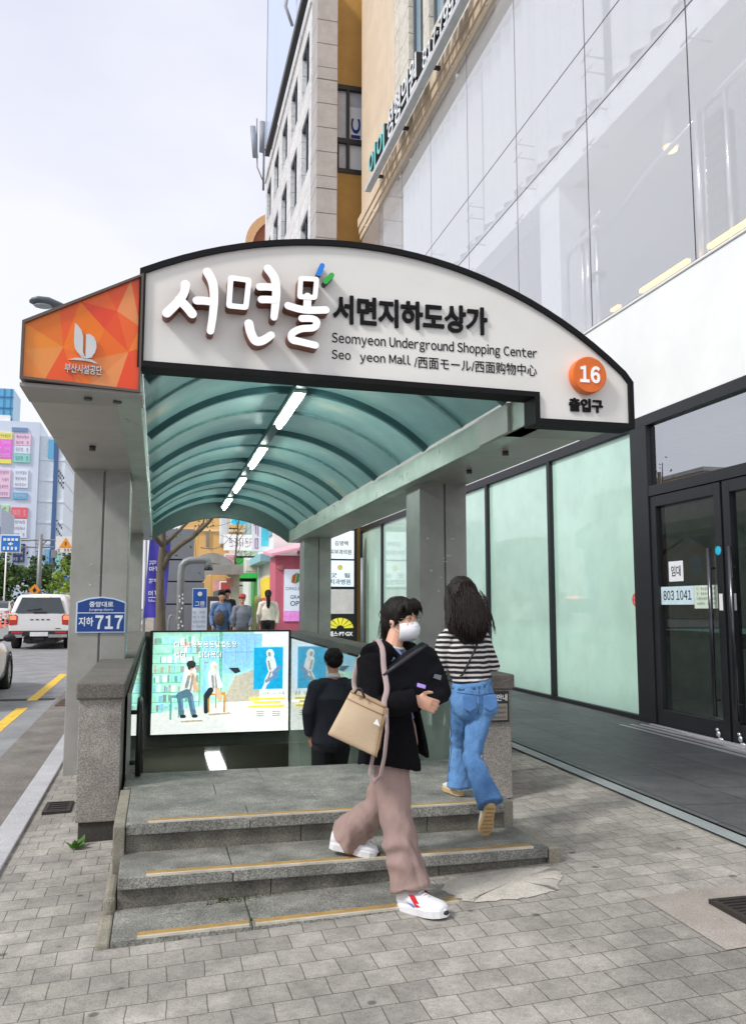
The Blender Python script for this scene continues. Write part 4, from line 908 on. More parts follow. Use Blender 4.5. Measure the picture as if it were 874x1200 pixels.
# street front with recessed windows
rows = [(5.2, 7.4), (9.0, 11.2), (12.6, 14.8), (16.2, 18.4), (19.4, 21.2)]; cols = [26.9+2.55*i for i in range(5)]
a = MB(); zprev = 3.4
for z0, z1 in rows+[(22, 22)]:
    a.box(NX, NX+.5, 26.401, 39.2, zprev, z0-.001); 
    if z1 > z0:
        yp = 26.401
        for c in cols+[39.2]:
            if c-yp > .1: a.box(NX, NX+.5, yp, c, z0, z1-.001)
            yp = c+1.5
    zprev = z1
a.box(NX-.06, NX+.5, 26.4, 39.2, 21.85, 22.1); obj('white_front', a, paver_mat('white_stone_front', srgb(236, 233, 234), srgb(226, 223, 225), srgb(150, 148, 150), 1.25, .62, .012, 0, .6, spots=False, stain=.10, bumpd=.004, upright=True), nb)
for z0, z1 in rows:
    for c in cols:
        a = MB(); a.box(NX+.30, NX+.34, c, c+1.5, z0, z1); w_ = obj('window', a, M_BGL, nb)
        f = MB(); f.box(NX+.05, NX+.299, c+.01, c+.09, z0, z1-.01); f.box(NX+.05, NX+.299, c+.7, c+.78, z0, z1-.01); f.box(NX+.02, NX+.299, c, c+1.49, z1-.12, z1-.003); obj('frame', f, mat('window_frame_blue', srgb(52, 62, 72), .4), w_)
a = MB(); a.box(5.01, 14, 26.41, 39.1, 3.4, 22); obj('core', a, M_WIN, nb)
a = MB(); a.box(5.3, 14, 26.05, 39.1, 0, 3.39); obj('ground_floor', a, mat('ground_floor_dark', (.05, .05, .05), .4), nb)
# pale roof billboard with dark bottom rail
bb = thing('roof_billboard', (4.4, 33, 22), 'large pale blue billboard panel on the roof edge of the white building', 'billboard')
a = MB(); a.box(4.28, 4.40, 27.0, 37.4, 22.6, 31); obj('panel', a, mat('billboard_pale', srgb(198, 212, 240), .25, var=.06, scale=.25, spec=.6), bb)
a = MB(); a.box(4.25, 4.45, 26.9, 37.5, 22.3, 22.58); a.box(4.27, 4.42, 37.41, 37.5, 22.6, 31); obj('rail', a, M_FRAME, bb)
a = MB(); a.tube([(4.1, 28.2, 22.2), (3.85, 28.2, 22.9), (3.95, 28.2, 23.8)], .06, 8); a.box(3.8, 4.0, 28.0, 28.4, 23.8, 24.0); obj('spotlight', a, mat('spot_grey', (.35, .35, .36), .5), bb)
an = thing('mobile_antenna', (4.2, 38, 21), 'grey mobile phone antenna cluster on the far roof corner of the white building', 'antenna')
a = MB(); a.tube([(4.25, 38, 20.9), (4.25, 38, 24.2)], .05, 8); a.tube([(4.25, 38, 21.3), (3.95, 38, 22.0), (3.9, 38, 24.4)], .03, 8); a.tube([(4.25, 38, 22.9), (4.9, 38, 23.1)], .03, 8); a.tube([(4.7, 38, 22), (4.7, 38, 24.0)], .035, 8); obj('mast', a, mat('galvanised', (.3, .31, .32), .5, metal=.6), an)
for x, z0, lean in ((3.85, 22.4, -.25), (4.15, 22.7, 0), (4.72, 22.6, .1)):
    a = MB(); a.loft([(x, 37.9, z0), (x+lean*.6, 37.85, z0+1.5)], [(.13, .07), (.13, .07)], 8, side=(1, 0, 0)); obj('panel', a, mat('antenna_grey', srgb(150, 156, 164), .5), an)
dm = thing('brown_dome_building', (9, 62, 0), 'far building with rounded brown roof edge peeping beside the white building', 'building')
a = MB(); pr_ = [(5.6, .6), (5.6, 27.8)]+[(5.6+2.6*(1-math.cos(math.pi/2*k/10)), 27.8+2.6*math.sin(math.pi/2*k/10)) for k in range(1, 11)]+[(14, 30.4), (14, .6)]
a.prism(pr_, lambda u, v, d: V(u, 60+d, v), 0, 6); obj('wall', a, mat('brown_cladding', srgb(150, 84, 48), .5, var=.1), dm)
a = MB(); q = pr_[1:12]; 
a.prism([(x-.15, z+.05) for x, z in q]+[(x+.35, z-.3) for x, z in q][::-1], lambda u, v, d: V(u, 59.8+d, v), 0, .18); obj('rim', a, mat('rim_pale', srgb(214, 168, 120), .5), dm)
M_BARK = mat('bark', srgb(112, 100, 86), .9, var=.28, scale=9, bump=.8, bscale=18, stretch=(1, 1, .25))
# ------------------------------------------------------------------ street beyond the canopy
M_POLE = mat('galvanised_pole', srgb(150, 152, 154), .45, metal=.3, var=.08, stain=.15)
def pm_(y): return plane_front(y)
def rectp(mb, M, x0, x1, z0, z1, d0, d1, mi=0): return mb.prism([(x0, z0), (x1, z0), (x1, z1), (x0, z1)], lambda u, v, d: M @ V(u, v, d), d0, d1, mi)
# stacked business signs by the end of the shop wall
ss = thing('sign_tower', (5.2, 24.6, 0), 'black sign tower with white panels and a yellow gym mark beside shop wall', 'sign')
a = MB(); a.box(4.78, 5.62, 24.52, 24.75, .2, 3.95); a.box(5.62, 5.66, 24.5, 24.75, .2, 3.95); obj('frame', a, M_BLK, ss, .01)
SP = pm_(24.52); LITW = mat('sign_panel_lit', srgb(232, 240, 246), .4, var=.03, emit=.25)
for k, (z0, z1) in enumerate(((2.97, 3.80), (2.16, 2.92), (1.37, 2.08))):
    a = MB(); rectp(a, SP, 4.80, 5.56, z0, z1, .002, .02); p_ = obj('panel', a, LITW if k < 2 else mat('sign_panel_blank', srgb(222, 214, 210), .5), ss)
    I_ = mat('sign_blue_grey', srgb(84, 112, 140), .5)
    if k == 0: obj('lettering', merge(text_mb('김영택', pm_(24.497), 4.98, 5.38, 3.36, 3.50, .002, .01), text_mb('피부과의원', pm_(24.497), 4.84, 5.48, 3.10, 3.25, .002, .01)), mat('sign_brown_grey', srgb(110, 96, 92), .5), p_)
    if k == 1:
        obj('lettering', merge(text_mb('굿   윌', pm_(24.497), 4.86, 5.44, 2.42, 2.56, .002, .01), text_mb('치과병원', pm_(24.497), 4.84, 5.46, 2.22, 2.38, .002, .01)), I_, p_)
        s = MB(); s.loft([SP @ V(5.14, 2.72, .021), SP @ V(5.14, 2.72, .026)], [.08, .08], 16, side=(1, 0, 0)); obj('sun_mark', s, mat('sign_yellow', srgb(240, 214, 110), .5), p_)
a = MB(); rectp(a, SP, 4.80, 5.56, .50, 1.30, .002, .012); p_ = obj('panel', a, mat('panel_black', (.012, .012, .012), .4), ss)
a = MB()
for k in range(7):
    an_ = math.pi*k/6; r0, r1 = .20, .32
    t0, t1 = math.pi*(k/7+.012), math.pi*((k+1)/7-.012)
    a.prism([(5.16+1.15*r_*math.cos(t), .95+.9*r_*math.sin(t)) for r_, t in ((.1, t0), (.34, t0), (.34, t1), (.1, t1))], lambda u, v, d: SP @ V(u, v, d), .0125, .018)
obj('arch_mark', a, mat('gym_yellow', srgb(226, 216, 60), .4, emit=.25), p_)
obj('lettering', text_mb('헬스·PT·GX', pm_(24.505), 4.83, 5.53, .72, .87, .003, .03), mat('gym_white', (.85, .85, .85), .4, emit=.2), p_)
a = MB(); a.tube([(5.78, 24.4, .2), (5.78, 24.4, 3.0)], .05, 8); obj('drain_pipe', a, M_POLE, ss)

# pink shop
pk = thing('pink_shop', (4.5, 27, 0), 'pink shop front with sloping awning and a grand opening poster', 'shop')
M_PINK = mat('pink_paint', srgb(224, 116, 138), .5, var=.05, stain=.06); M_PINK2 = mat('pale_pink', srgb(244, 176, 190), .5, var=.05)
a = MB(); a.box(3.58, 5.29, 27.0, 28.4, .1, 3.2); obj('wall', a, M_PINK, pk, .01)
a = MB(); a.slab([(3.35, 26.4, 3.12), (5.2, 26.4, 3.55), (5.2, 28.4, 3.75), (3.35, 28.4, 3.32)], (0, 0, .1)); obj('awning', a, M_PINK2, pk, .01)
QP = pm_(27.0); a = MB(); rectp(a, QP, 3.86, 4.80, 1.12, 2.76, .003, .03)
ps = obj('poster', a, mat('poster_sky', srgb(222, 234, 246), .4, var=.04, emit=.2), pk)
a = MB(); rectp(a, QP, 3.861, 4.799, 1.121, 1.45, .0305, .033); obj('poster_meadow', a, mat('poster_pink', srgb(238, 150, 226), .4, var=.2, scale=9, emit=.2), ps)
a = MB()
for k, (pts, ) in enumerate((([(4.08, 2.35), (4.2, 2.30), (4.26, 2.66), (4.12, 2.56)],), ([(4.21, 2.30), (4.32, 2.36), (4.36, 2.60), (4.27, 2.66)],), ([(4.33, 2.36), (4.46, 2.40), (4.44, 2.58), (4.37, 2.60)],))):
    a.prism(pts, lambda u, v, d: QP @ V(u, v, d), .0305, .034, k)
obj('poster_emblem', a, [mat('em_orange', srgb(240, 130, 50), .4), mat('em_green', srgb(90, 190, 90), .4), mat('em_blue', srgb(70, 150, 220), .4)], ps)
obj('lettering', merge(text_mb('DING-DONG', pm_(26.969), 3.92, 4.74, 2.10, 2.20, .001), text_mb('GRAND', pm_(26.969), 4.06, 4.60, 1.82, 1.94, .001, .01), text_mb('OPEN', pm_(26.969), 4.06, 4.60, 1.60, 1.76, .001, .02)), mat('poster_ink', srgb(60, 90, 110), .5), ps)
a = MB(); a.loft([(3.75, 26.99, 2.82), (3.75, 26.93, 2.82)], [.11, .09], 14, side=(1, 0, 0)); obj('wall_lamp', a, mat('lamp_pink', srgb(220, 140, 140), .4), pk)

# row of shops beyond
def part_box(nm, t, m_, *b, bev=0): a = MB(); a.box(*b); return obj(nm, a, m_, t, bev)
ys = thing('yellow_shop', (4.2, 30.5, 0), 'narrow white shop with cyan hanging sign and yellow and red window graphics', 'shop')
part_box('wall', ys, M_WHITE, 3.72, 7, 28.6, 33.2, .1, 6.5)
part_box('window_graphic', ys, mat('graphic_yellow', srgb(246, 214, 60), .4, emit=.15), 3.64, 3.715, 29.0, 31.5, 1.9, 2.6); part_box('window_graphic', ys, mat('graphic_red', srgb(238, 110, 96), .4), 3.64, 3.715, 29.0, 31.5, .5, 1.88); part_box('canopy_strip', ys, mat('strip_aqua', srgb(150, 205, 214), .5), 3.3, 3.72, 28.7, 33, 3.1, 3.35)
hs_ = part_box('hanging_sign', ys, mat('hang_white', srgb(236, 240, 248), .4), 3.15, 3.715, 29.9, 30.1, 3.5, 4.9)
part_box('cyan_field', hs_, mat('hang_cyan', srgb(90, 214, 232), .4), 3.45, 3.70, 29.885, 29.898, 3.7, 4.7); a = MB(); scribble(a, pm_(29.89), 3.17, 3.42, 3.6, 4.8, 1, .004, 0, 3); obj('lettering', a, mat('hang_pink', srgb(214, 80, 150), .4), hs_)
gs = thing('green_shop', (4.6, 37, 0), 'pale green shop house with bright green box sign over the pavement', 'shop')
part_box('wall', gs, mat('pale_green_wall', srgb(176, 206, 176), .6, var=.08), 3.95, 8, 33.3, 42, .1, 9.5)
part_box('shopfront', gs, mat('green_front', srgb(48, 176, 76), .45), 3.87, 3.945, 33.5, 37, .3, 3.0); part_box('shopfront', gs, mat('lime_front', srgb(230, 226, 70), .45), 3.80, 3.868, 34.0, 34.9, .6, 2.0)
part_box('door', gs, mat('white_door', srgb(226, 230, 226), .5), 3.87, 3.945, 38, 40.5, .3, 2.8)
s_ = part_box('box_sign', gs, mat('sign_green_lit', srgb(60, 190, 88), .4, emit=.2), 3.05, 4.3, 35.0, 35.5, 2.75, 3.55)
part_box('frame', s_, M_BLK, 3.0, 4.35, 34.98, 35.52, 3.56, 3.64); part_box('bracket_arm', s_, M_BLK, 3.05, 3.94, 35.2, 35.3, 2.6, 2.74)
s_ = part_box('white_sign', gs, mat('white_sign_lit', srgb(240, 236, 240), .4, emit=.2), 2.75, 4.25, 37.8, 38.0, 4.05, 4.75); a = MB(); scribble(a, pm_(37.8), 2.95, 4.1, 4.2, 4.6, 5, .006, 0, 8); obj('lettering', a, mat('white_sign_ink', srgb(170, 120, 160), .5), s_)
s_ = part_box('banner_sign', gs, mat('pinkish_banner', srgb(236, 226, 234), .5), 3.6, 4.6, 36.4, 36.6, 5.2, 6.0)
part_box('drain_pipe', gs, mat('dark_pipe', (.06, .06, .06), .5), 4.28, 4.42, 33.1, 33.29, .2, 9)
wsx = thing('awning_shop', (4, 45, 0), 'small pale shop with white awning between the green shop and the ochre building', 'shop')
part_box('wall', wsx, mat('pale_wall_far', srgb(214, 206, 200), .6, var=.1), 3.7, 8, 42.3, 47, .2, 5); a = MB(); a.slab([(2.6, 42.3, 3.2), (3.7, 42.3, 3.7), (3.7, 46.5, 3.75), (2.6, 46.5, 3.25)], (0, 0, .08)); obj('awning', a, mat('awning_white', srgb(230, 226, 222), .6), wsx); part_box('pink_sign', wsx, mat('far_pink_sign', srgb(236, 170, 180), .5), 2.7, 3.69, 43.5, 43.7, 2.4, 2.9)
ob = thing('ochre_building', (5, 50, 0), 'ochre yellow building with vertical panel joints closing the street behind the canopy', 'building')
M_OCH = paver_mat('ochre_cladding', srgb(232, 186, 116), srgb(224, 176, 108), srgb(170, 126, 74), 1.1, 20, .03, 0, .6, spots=False, stain=.08)
a = MB()
for i in range(11): a.box(1.3+i*.78, 2.06+i*.78, 48, 56, .5, 15)
a.box(1.4, 9.7, 48.03, 55.9, .5, 14.9); obj('wall', a, mat('ochre_panels', srgb(232, 188, 120), .6, var=.07, scale=.5), ob)
for x in (2.5, 3.3, 4.1, 4.9): part_box('wall_lamp', ob, mat('lamp_grey', srgb(140, 130, 120), .5), x, x+.16, 47.9, 47.99, 4.9, 5.7)
part_box('window', ob, M_BLK, 4.5, 4.75, 47.95, 47.99, 4.5, 9.5); part_box('ledge', ob, mat('ledge_pale', srgb(240, 222, 190), .6), 1.3, 9.8, 47.9, 47.995, 5.75, 5.85)
a = MB()
for y in (33.9, 35.9, 38.2, 40): 
    for z in (4.2, 6.6): a.box(3.90, 3.949, y, y+1.1, z, z+1.5)
obj('window', a, M_BGL, gs)
a = MB()
for y in (28.9, 30.4, 31.9): a.box(3.67, 3.719, y, y+.9, 4.0, 5.6)
obj('window', a, M_BGL, ys)
bt = thing('bare_tree', (2.95, 34, .3), 'thin bare young tree with fine twigs in front of the green box sign', 'tree')
rr = random.Random(14); a = MB(); a.tube([(2.95, 34, .3), (2.97, 34, 2), (2.92, 34, 3.4), (3.0, 34, 4.8), (3.15, 34, 6.4)], [.06, .05, .04, .025, .008], 8); obj('trunk', a, M_BARK, bt)
a = MB()
for k in range(26):
    z = rr.uniform(2.4, 5.8); an_ = rr.uniform(0, 6.28); l_ = rr.uniform(.5, 1.3); p = V(2.95+.02*z, 34, z); d = V(math.cos(an_), math.sin(an_), rr.uniform(.4, 1.2)).normalized()*l_
    a.tube([p, p+d*.5+V(0, 0, .05), p+d], [.016, .01, .004], 5); a.tube([p+d*.5+V(0, 0, .05), p+d*.7+V(rr.uniform(-.3, .3), 0, rr.uniform(.1, .4))], [.008, .003], 4)
obj('twigs', a, M_BARK, bt)
def hangsign(x0, x1, z0, z1, y, m_, label):
    t = thing('projecting_sign', ((x0+x1)/2, y, z0), label, 'sign'); part_box('panel', t, m_, x0, x1, y, y+.15, z0, z1, bev=.02); part_box('border', t, M_WHITE, x0-.06, x1+.06, y+.03, y+.12, z0-.06, z1+.06); part_box('bracket', t, M_BLK, x1+.06, x1+.5, y+.05, y+.1, (z0+z1)/2, (z0+z1)/2+.06)
hangsign(3.45, 4.35, 5.7, 6.6, 42.8, mat('cyan_sign_a', srgb(40, 196, 232), .4, emit=.25), 'square cyan sign hanging high above the lane in front of the ochre building')
hangsign(4.65, 5.3, 5.9, 6.5, 42.6, mat('cyan_sign_b', srgb(120, 206, 232), .4, emit=.15), 'pale blue sign hanging just right of the cyan square sign')
hangsign(3.0, 3.55, 3.55, 4.0, 40.2, mat('sign_c', srgb(232, 170, 180), .5), 'small pink sign hanging beyond the white sign over the lane')
hangsign(3.05, 3.4, 4.9, 6.3, 44.5, mat('sign_d', srgb(226, 226, 230), .5), 'tall narrow white sign high in front of the ochre building')
hangsign(2.9, 3.5, 2.4, 2.75, 41.5, mat('sign_e', srgb(190, 70, 70), .5), 'small red sign low above the walkers in the lane')
hangsign(3.15, 3.55, 2.9, 3.35, 32.2, mat('sign_f', srgb(240, 236, 220), .5), 'little cream sign just past the pink shop awning')
# grey block, second entrance, bent pipe, kiosk, banners
gb = thing('grey_block', (.8, 24.6, 0), 'low grey panelled block behind the tree trunk and bent pipe', 'building')
M_GBL = mat('grey_block_panel', srgb(128, 129, 136), .5, var=.05, stain=.08)
for z0, z1 in ((.2, 1.62), (1.66, 2.25), (2.29, 2.86), (2.90, 3.75)): part_box('wall_panel', gb, M_GBL, -.1, 1.25 if z1 < 3 else .95, 24.5, 27.5, z0, z1, bev=.01)
part_box('core', gb, M_BLK, -.08, 1.2 if True else 0, 24.53, 27.45, .2, 2.84); part_box('wall_light', gb, mat('wall_light_white', (.8, .8, .8), .4), 1.252, 1.30, 24.6, 24.7, 2.35, 2.75)
e2 = thing('second_entrance', (1.9, 31, 0), 'smaller grey arched entrance roof in the distance behind the grey block', 'canopy')
ar = lambda x, h: 2.75+h*max(0, 1-((x-1.85)/1.05)**2)
xs = [.85+.1*i for i in range(21)]
a = MB(); a.prism([(x, ar(x, .75)) for x in xs]+[(x, ar(x, .40)-.02) for x in xs][::-1], lambda u, v, d: V(u, 31+d, v), 0, .12); obj('front_arch', a, M_GREY, e2)
a = MB(); rg = [[(x, y, ar(x, .55)) for x in xs]+[(x, y, ar(x, .55)+.05) for x in xs][::-1] for y in (31.121, 36)]; a.rings(rg, 0, True); obj('vault', a, mat('far_vault', srgb(70, 110, 104), .5), e2)
part_box('sign_box', e2, M_GREY, 1.5, 2.95, 30.9, 30.999, 2.72, 3.08, bev=.01)
for x in (.95, 2.55): part_box('column', e2, M_GRN, x, x+.3, 31.2, 31.5, .2, 2.74)
part_box('side_wall', e2, mat('far_panel', srgb(128, 150, 140), .5), 2.2, 2.5, 31.6, 36, .2, 2.2); part_box('notice', e2, mat('notice_red', srgb(176, 130, 120), .5), 2.38, 2.62, 31.15, 31.19, 2.3, 2.6)
bp_ = thing('bent_pipe', (.5, 20, .2), 'thick grey vent pipe bent over at the top beside the tree trunk', 'pipe')
a = MB(); a.tube([(.50, 20, .1), (.50, 20, 2.35), (.52, 20, 2.50), (.58, 20, 2.58), (.68, 20, 2.62), (1.0, 20, 2.64), (1.08, 20, 2.62), (1.11, 20, 2.55), (1.11, 20, 2.46)], [.085]*9, 14); obj('pipe', a, M_POLE, bp_)
a = MB(); a.tube([(1.11, 20, 2.465), (1.11, 20, 2.40)], .10, 14); obj('mouth', a, M_BLK, bp_)
a = MB(); a.tube([(.50, 20, .1), (.50, 20, .35)], .13, 14); obj('collar', a, M_POLE, bp_)
a = MB(); rr = random.Random(4)
for k in range(14):
    z = rr.uniform(.9, 1.9); x = .5+rr.uniform(-.05, .05); a.poly([(x, 19.912, z), (x+.03, 19.912, z+.01), (x+.025, 19.912, z+.05), (x-.01, 19.912, z+.04)])
obj('sticker_remains', a, M_PAPER, bp_)
t = thing('bike_loop', (.2, 19.2, .2), 'small steel loop stand at the foot of the tree trunk', 'bike stand'); a = MB(); a.tube([(.24, 19.2, .1), (.24, 19.2, 1.28), (.27, 19.2, 1.38), (.36, 19.2, 1.38), (.39, 19.2, 1.28), (.39, 19.2, .1)], .02, 8); obj('tube', a, M_POLE, t); a = MB(); a.box(.2, .43, 19.12, 19.28, .1, .26); obj('foot', a, M_IRON, t)
bn = thing('street_banner', (-.1, 22, 0), 'tall violet blue banner on a pole left of the tree trunk', 'banner')
a = MB()
rg = []
for i in range(13):
    z = 1.3+1.95*i/12; rg.append([(-.24+.52*j/8-.02*(12-i)*.4, 22+.03*math.sin(j*1.1+i*.5), z) for j in range(9)])
a.rings(rg, 0, False, True, False); obj('cloth', a, mat('banner_violet', srgb(66, 60, 168), .6, var=.1), bn)
a = MB(); a.tube([(-.32, 22.05, .1), (-.32, 22.05, 3.35)], .03, 8); a.tube([(-.32, 22.05, 3.28), (.32, 22.02, 3.28)], .015, 6); obj('pole', a, M_POLE, bn)
a = MB(); PB = Matrix(((0, -1, 0, -.10), (0, 0, -1, 21.95), (1, 0, 0, 0), (0, 0, 0, 1))); scribble(a, PB, 1.7, 2.75, -.05, .13, 7, .003, 0, 6); obj('lettering', a, M_PAPER, bn)
sb_ = thing('standing_banner', (1.05, 22.6, .2), 'narrow blue and white standing banner beside the dark kiosk', 'banner')
SBP = pm_(22.6); a = MB(); rectp(a, SBP, .86, 1.24, .3, 2.05, 0, .02); obj('panel', a, mat('banner_white', srgb(224, 232, 244), .5), sb_)
a = MB(); rectp(a, SBP, .875, 1.225, 1.55, 2.03, .0205, .024); obj('blue_field', a, mat('banner_blue', srgb(40, 92, 176), .5), sb_)
obj('title', text_mb('그랜', pm_(22.575), .93, 1.17, 1.58, 1.72, .001, .02), M_PAPER, sb_)
a = MB()
for k in range(8): scribble(a, SBP, .89, 1.21, .55+k*.12, .62+k*.12, 8, .023, 0, k)
obj('small_print', a, mat('banner_ink', srgb(70, 100, 160), .5), sb_)
a = MB(); a.loft([SBP @ V(1.05, 1.90, .0245), SBP @ V(1.05, 1.90, .028)], [.06, .06], 16, side=(1, 0, 0)); obj('emblem', a, M_PAPER, sb_)
a = MB(); a.box(.9, 1.2, 22.45, 22.8, .12, .3); obj('foot', a, M_GREY, sb_)
kk = thing('kiosk', (1.46, 23.3, .2), 'dark vending kiosk with two white panels left of the walking man', 'kiosk')
part_box('cabinet', kk, mat('kiosk_brown', srgb(70, 58, 56), .5), 1.28, 1.66, 23.3, 23.9, .15, 1.85, bev=.02); part_box('panel', kk, M_PAPER, 1.36, 1.58, 23.28, 23.299, 1.45, 1.72, bev=.005); part_box('panel', kk, M_PAPER, 1.36, 1.58, 23.28, 23.299, 1.18, 1.36, bev=.005); part_box('slot', kk, M_BLK, 1.38, 1.56, 23.285, 23.299, .7, .8)
# overhead cables
for i, (p, q, sag) in enumerate((((1.1, 24, 2.5), (1.2, 31, 4.4), .5), ((1.9, 47, 5.9), (4.0, 34, 5.6), .3), ((1.25, 27, 3.4), (3.9, 40, 6.5), .8))):
    a = MB(); p, q = Vector(p), Vector(q); a.tube([p.lerp(q, k/14)-V(0, 0, sag*math.sin(math.pi*k/14)) for k in range(15)], .012, 5)
    tag(obj('overhead_cable', a, M_BLK), ['sagging black cable from the grey block to the second entrance roof', 'thin cable strung across the ochre building', 'long cable sagging from the grey block to the green shop'][i], 'cable')

# street lamp on the kerb, head over the road
sl2 = thing('street_lamp', (-.95, 12, 0), 'grey street lamp whose flat head shows beside the orange panel', 'street lamp')
a = MB(); a.tube([(-.95, 12, 0), (-.95, 12, 3), (-.95, 12, 5.2), (-1.0, 12, 5.50), (-1.15, 12, 5.60), (-1.40, 12, 5.64)], [.06, .055, .045, .04, .035, .03], 10); obj('pole', a, M_POLE, sl2)
a = MB(); a.loft([(-1.34, 12, 5.645), (-1.42, 12, 5.66), (-1.55, 12, 5.69), (-1.68, 12, 5.70), (-1.76, 12, 5.69), (-1.80, 12, 5.685)], [(.03, .03), (.06, .05), (.12, .065), (.13, .055), (.09, .04), (.03, .02)], 14, side=(0, 1, 0)); hd = obj('lamp_head', a, mat('lamp_head_grey', srgb(84, 90, 98), .4), sl2)
a = MB(); a.ell((-1.62, 12, 5.635), .13, .10, .03, 14, 6); obj('lens', a, mat('lens_grey', srgb(150, 156, 160), .2), hd)

# ------------------------------------------------------------------ trees
def leaf_mat(n, c): return mat(n, c, .6, var=.35, scale=1.3, trans=.3)
def tree(name, x, y, z0, h, cr_, label, lm, leaves, size, trunk_r, seed, group=None, limbs=6, ch=.62, bare=None):
    r = random.Random(seed); t = thing(name, (x, y, z0), label, 'tree', group)
    a = MB(); pts = []; top = h*.72
    for k in range(8): pts.append((x+r.uniform(-.02, .02)*h*.3*(k > 0), y+r.uniform(-.02, .02)*h*.3*(k > 0), z0-.1+top*k/7))
    a.tube(pts, [trunk_r*(1.25 if k == 0 else 1-.085*k) for k in range(8)], 10); tips = []
    for i in range(limbs):
        an_ = 2*math.pi*i/limbs+r.uniform(-.4, .4); b = Vector(pts[r.choice((4, 5, 6))]); le_ = cr_*r.uniform(.6, .95)
        q = [b+V(math.cos(an_)*le_*f, math.sin(an_)*le_*f, h*.22*f**1.3*r.uniform(.7, 1.1)) for f in (0, .35, .7, 1)]
        a.tube(q, [trunk_r*.45, trunk_r*.33, trunk_r*.2, trunk_r*.08], 7); tips += q[1:]
    if bare:
        for path, rad in bare: a.tube(path, rad, 8); tips += [Vector(q) for q in path[-3:]]
    obj('trunk', a, M_BARK, t)
    c = V(x, y, z0+h*ch); clumps = [Vector(q) for q in tips]
    for i in range(int(10+leaves/90) if not bare else 0):
        u = V(r.gauss(0, 1), r.gauss(0, 1), r.gauss(0, 1)).normalized()*r.uniform(.35, 1)**.6; clumps.append(c+V(u.x*cr_, u.y*cr_, u.z*h*(1-ch)*.95))
    lv = MB(); per = max(1, leaves//len(clumps))
    for q in clumps:
        cs_ = r.uniform(.5, 1.25)*cr_*(.30 if not bare else .16); mi_ = r.choice((0, 0, 1, 2))
        for k in range(int(per*r.uniform(.6, 1.4))):
            p = q+V(r.gauss(0, .55), r.gauss(0, .55), r.gauss(0, .45))*cs_; d = V(r.gauss(0, 1), r.gauss(0, 1), r.gauss(0, .7)).normalized(); e_ = d.orthogonal().normalized()*size*r.uniform(.5, 1)*.5; d = d*size*r.uniform(.7, 1.2)
            lv.poly([p-d*.5, p+e_, p+d*.5, p-e_], mi_)
    obj('crown', lv, lm, t)
LG = [leaf_mat('leaf_mid', (.07, .14, .03)), leaf_mat('leaf_dark', (.035, .085, .02)), leaf_mat('leaf_light', (.12, .20, .04))]
LY = [leaf_mat('leaf_lime', (.26, .38, .05)), leaf_mat('leaf_lime_b', (.20, .32, .04)), leaf_mat('leaf_lime_c', (.32, .42, .08))]
br = [([(.07, 18.5, 2.35), (.2, 18.5, 2.66), (.42, 18.5, 2.86), (.7, 18.5, 3.06), (1.0, 18.48, 3.36), (1.25, 18.45, 3.7), (1.5, 18.4, 4.3)], [.075, .065, .055, .05, .04, .035, .02]),
      ([(.62, 18.5, 3.0), (.9, 18.6, 3.35), (1.0, 18.7, 3.8)], [.03, .02, .01]), ([(.1, 18.5, 3.2), (-.2, 18.5, 3.8), (-.5, 18.4, 4.6)], [.06, .05, .03])]
tree('street_tree', .06, 18.5, .22, 6.6, 1.7, 'brown street tree trunk with a branch reaching right, seen through the canopy', LG, 260, .075, .115, 11, None, 5, .72, br)
for i, (x, y, h, c_, lb, n) in enumerate(((-11.9, 72, 5.4, 2.0, 'leafy green street tree behind the blue traffic sign', 2200), (-14.6, 78, 6.0, 2.4, 'leafy green street tree at the left edge of picture', 1800), (-10.6, 84, 6.0, 1.7, 'slim green street tree right of the tree behind the blue sign', 1500), (-7.2, 80, 6.6, 1.8, 'dark green tree below the warning triangle sign', 1600))):
    tree('street_tree', x, y, RZ(y), h, c_, lb, LG, n, .34, .13, 20+i, 'green street trees along the road')
tree('lime_tree', -6.5, 66, RZ(66), 4.5, 1.25, 'bright yellow green young tree beside the front canopy column', LY, 1400, .24, .07, 41)
# weed at the foot of the left post
t = thing('weed_plant', (-.47, 6.0, .0), 'small green weed growing at the foot of left granite post', 'weed')
a = MB(); r = random.Random(2)
for k in range(16):
    an_ = r.uniform(0, 6.28); l_ = r.uniform(.04, .10); b = V(-.47+r.uniform(-.03, .03), 6.0+r.uniform(-.03, .03), G(-.47, 6)); d = V(math.cos(an_)*l_*.8, math.sin(an_)*l_*.8, l_*r.uniform(.3, .8)); s_ = V(-d.y, d.x, 0).normalized()*l_*.22
    a.poly([b, b+d*.5+s_, b+d, b+d*.5-s_])
obj('leaf_tuft', a, leaf_mat('weed_green', (.12, .30, .05)), t); a = MB(); a.tube([(-.47, 6, G(-.47, 6)-.01), (-.465, 6.0, G(-.47, 6)+.05)], .006, 6); obj('stem', a, leaf_mat('weed_stem', (.15, .22, .06)), t)
a = MB(); r = random.Random(9)
def moss(x0, x1, y, z, n, sy=.02):
    for k in range(n):
        p = V(r.uniform(x0, x1), y+r.uniform(-sy, sy*.3), z+.001); l_ = r.uniform(.006, .022); d = V(r.uniform(-1, 1)*l_*.7, r.uniform(-1, .2)*l_*.7, l_); s_ = V(r.uniform(-1, 1), r.uniform(-1, 1), 0).normalized()*l_*.4; a.poly([p-s_, p+s_, p+d])
moss(.35, .95, 4.685, .034, 420, .03); moss(.28, .5, 4.66, .034, 120, .04); moss(.47, .49, 4.5, .030, 90, .18); moss(-.2, -.16, 4.9, .02, 60, .2)
tag(obj('moss', a, mat('moss_green', (.07, .10, .025), .9, var=.4, scale=40)), 'dark green moss growing in the joint under the second step', 'moss', kind='stuff')

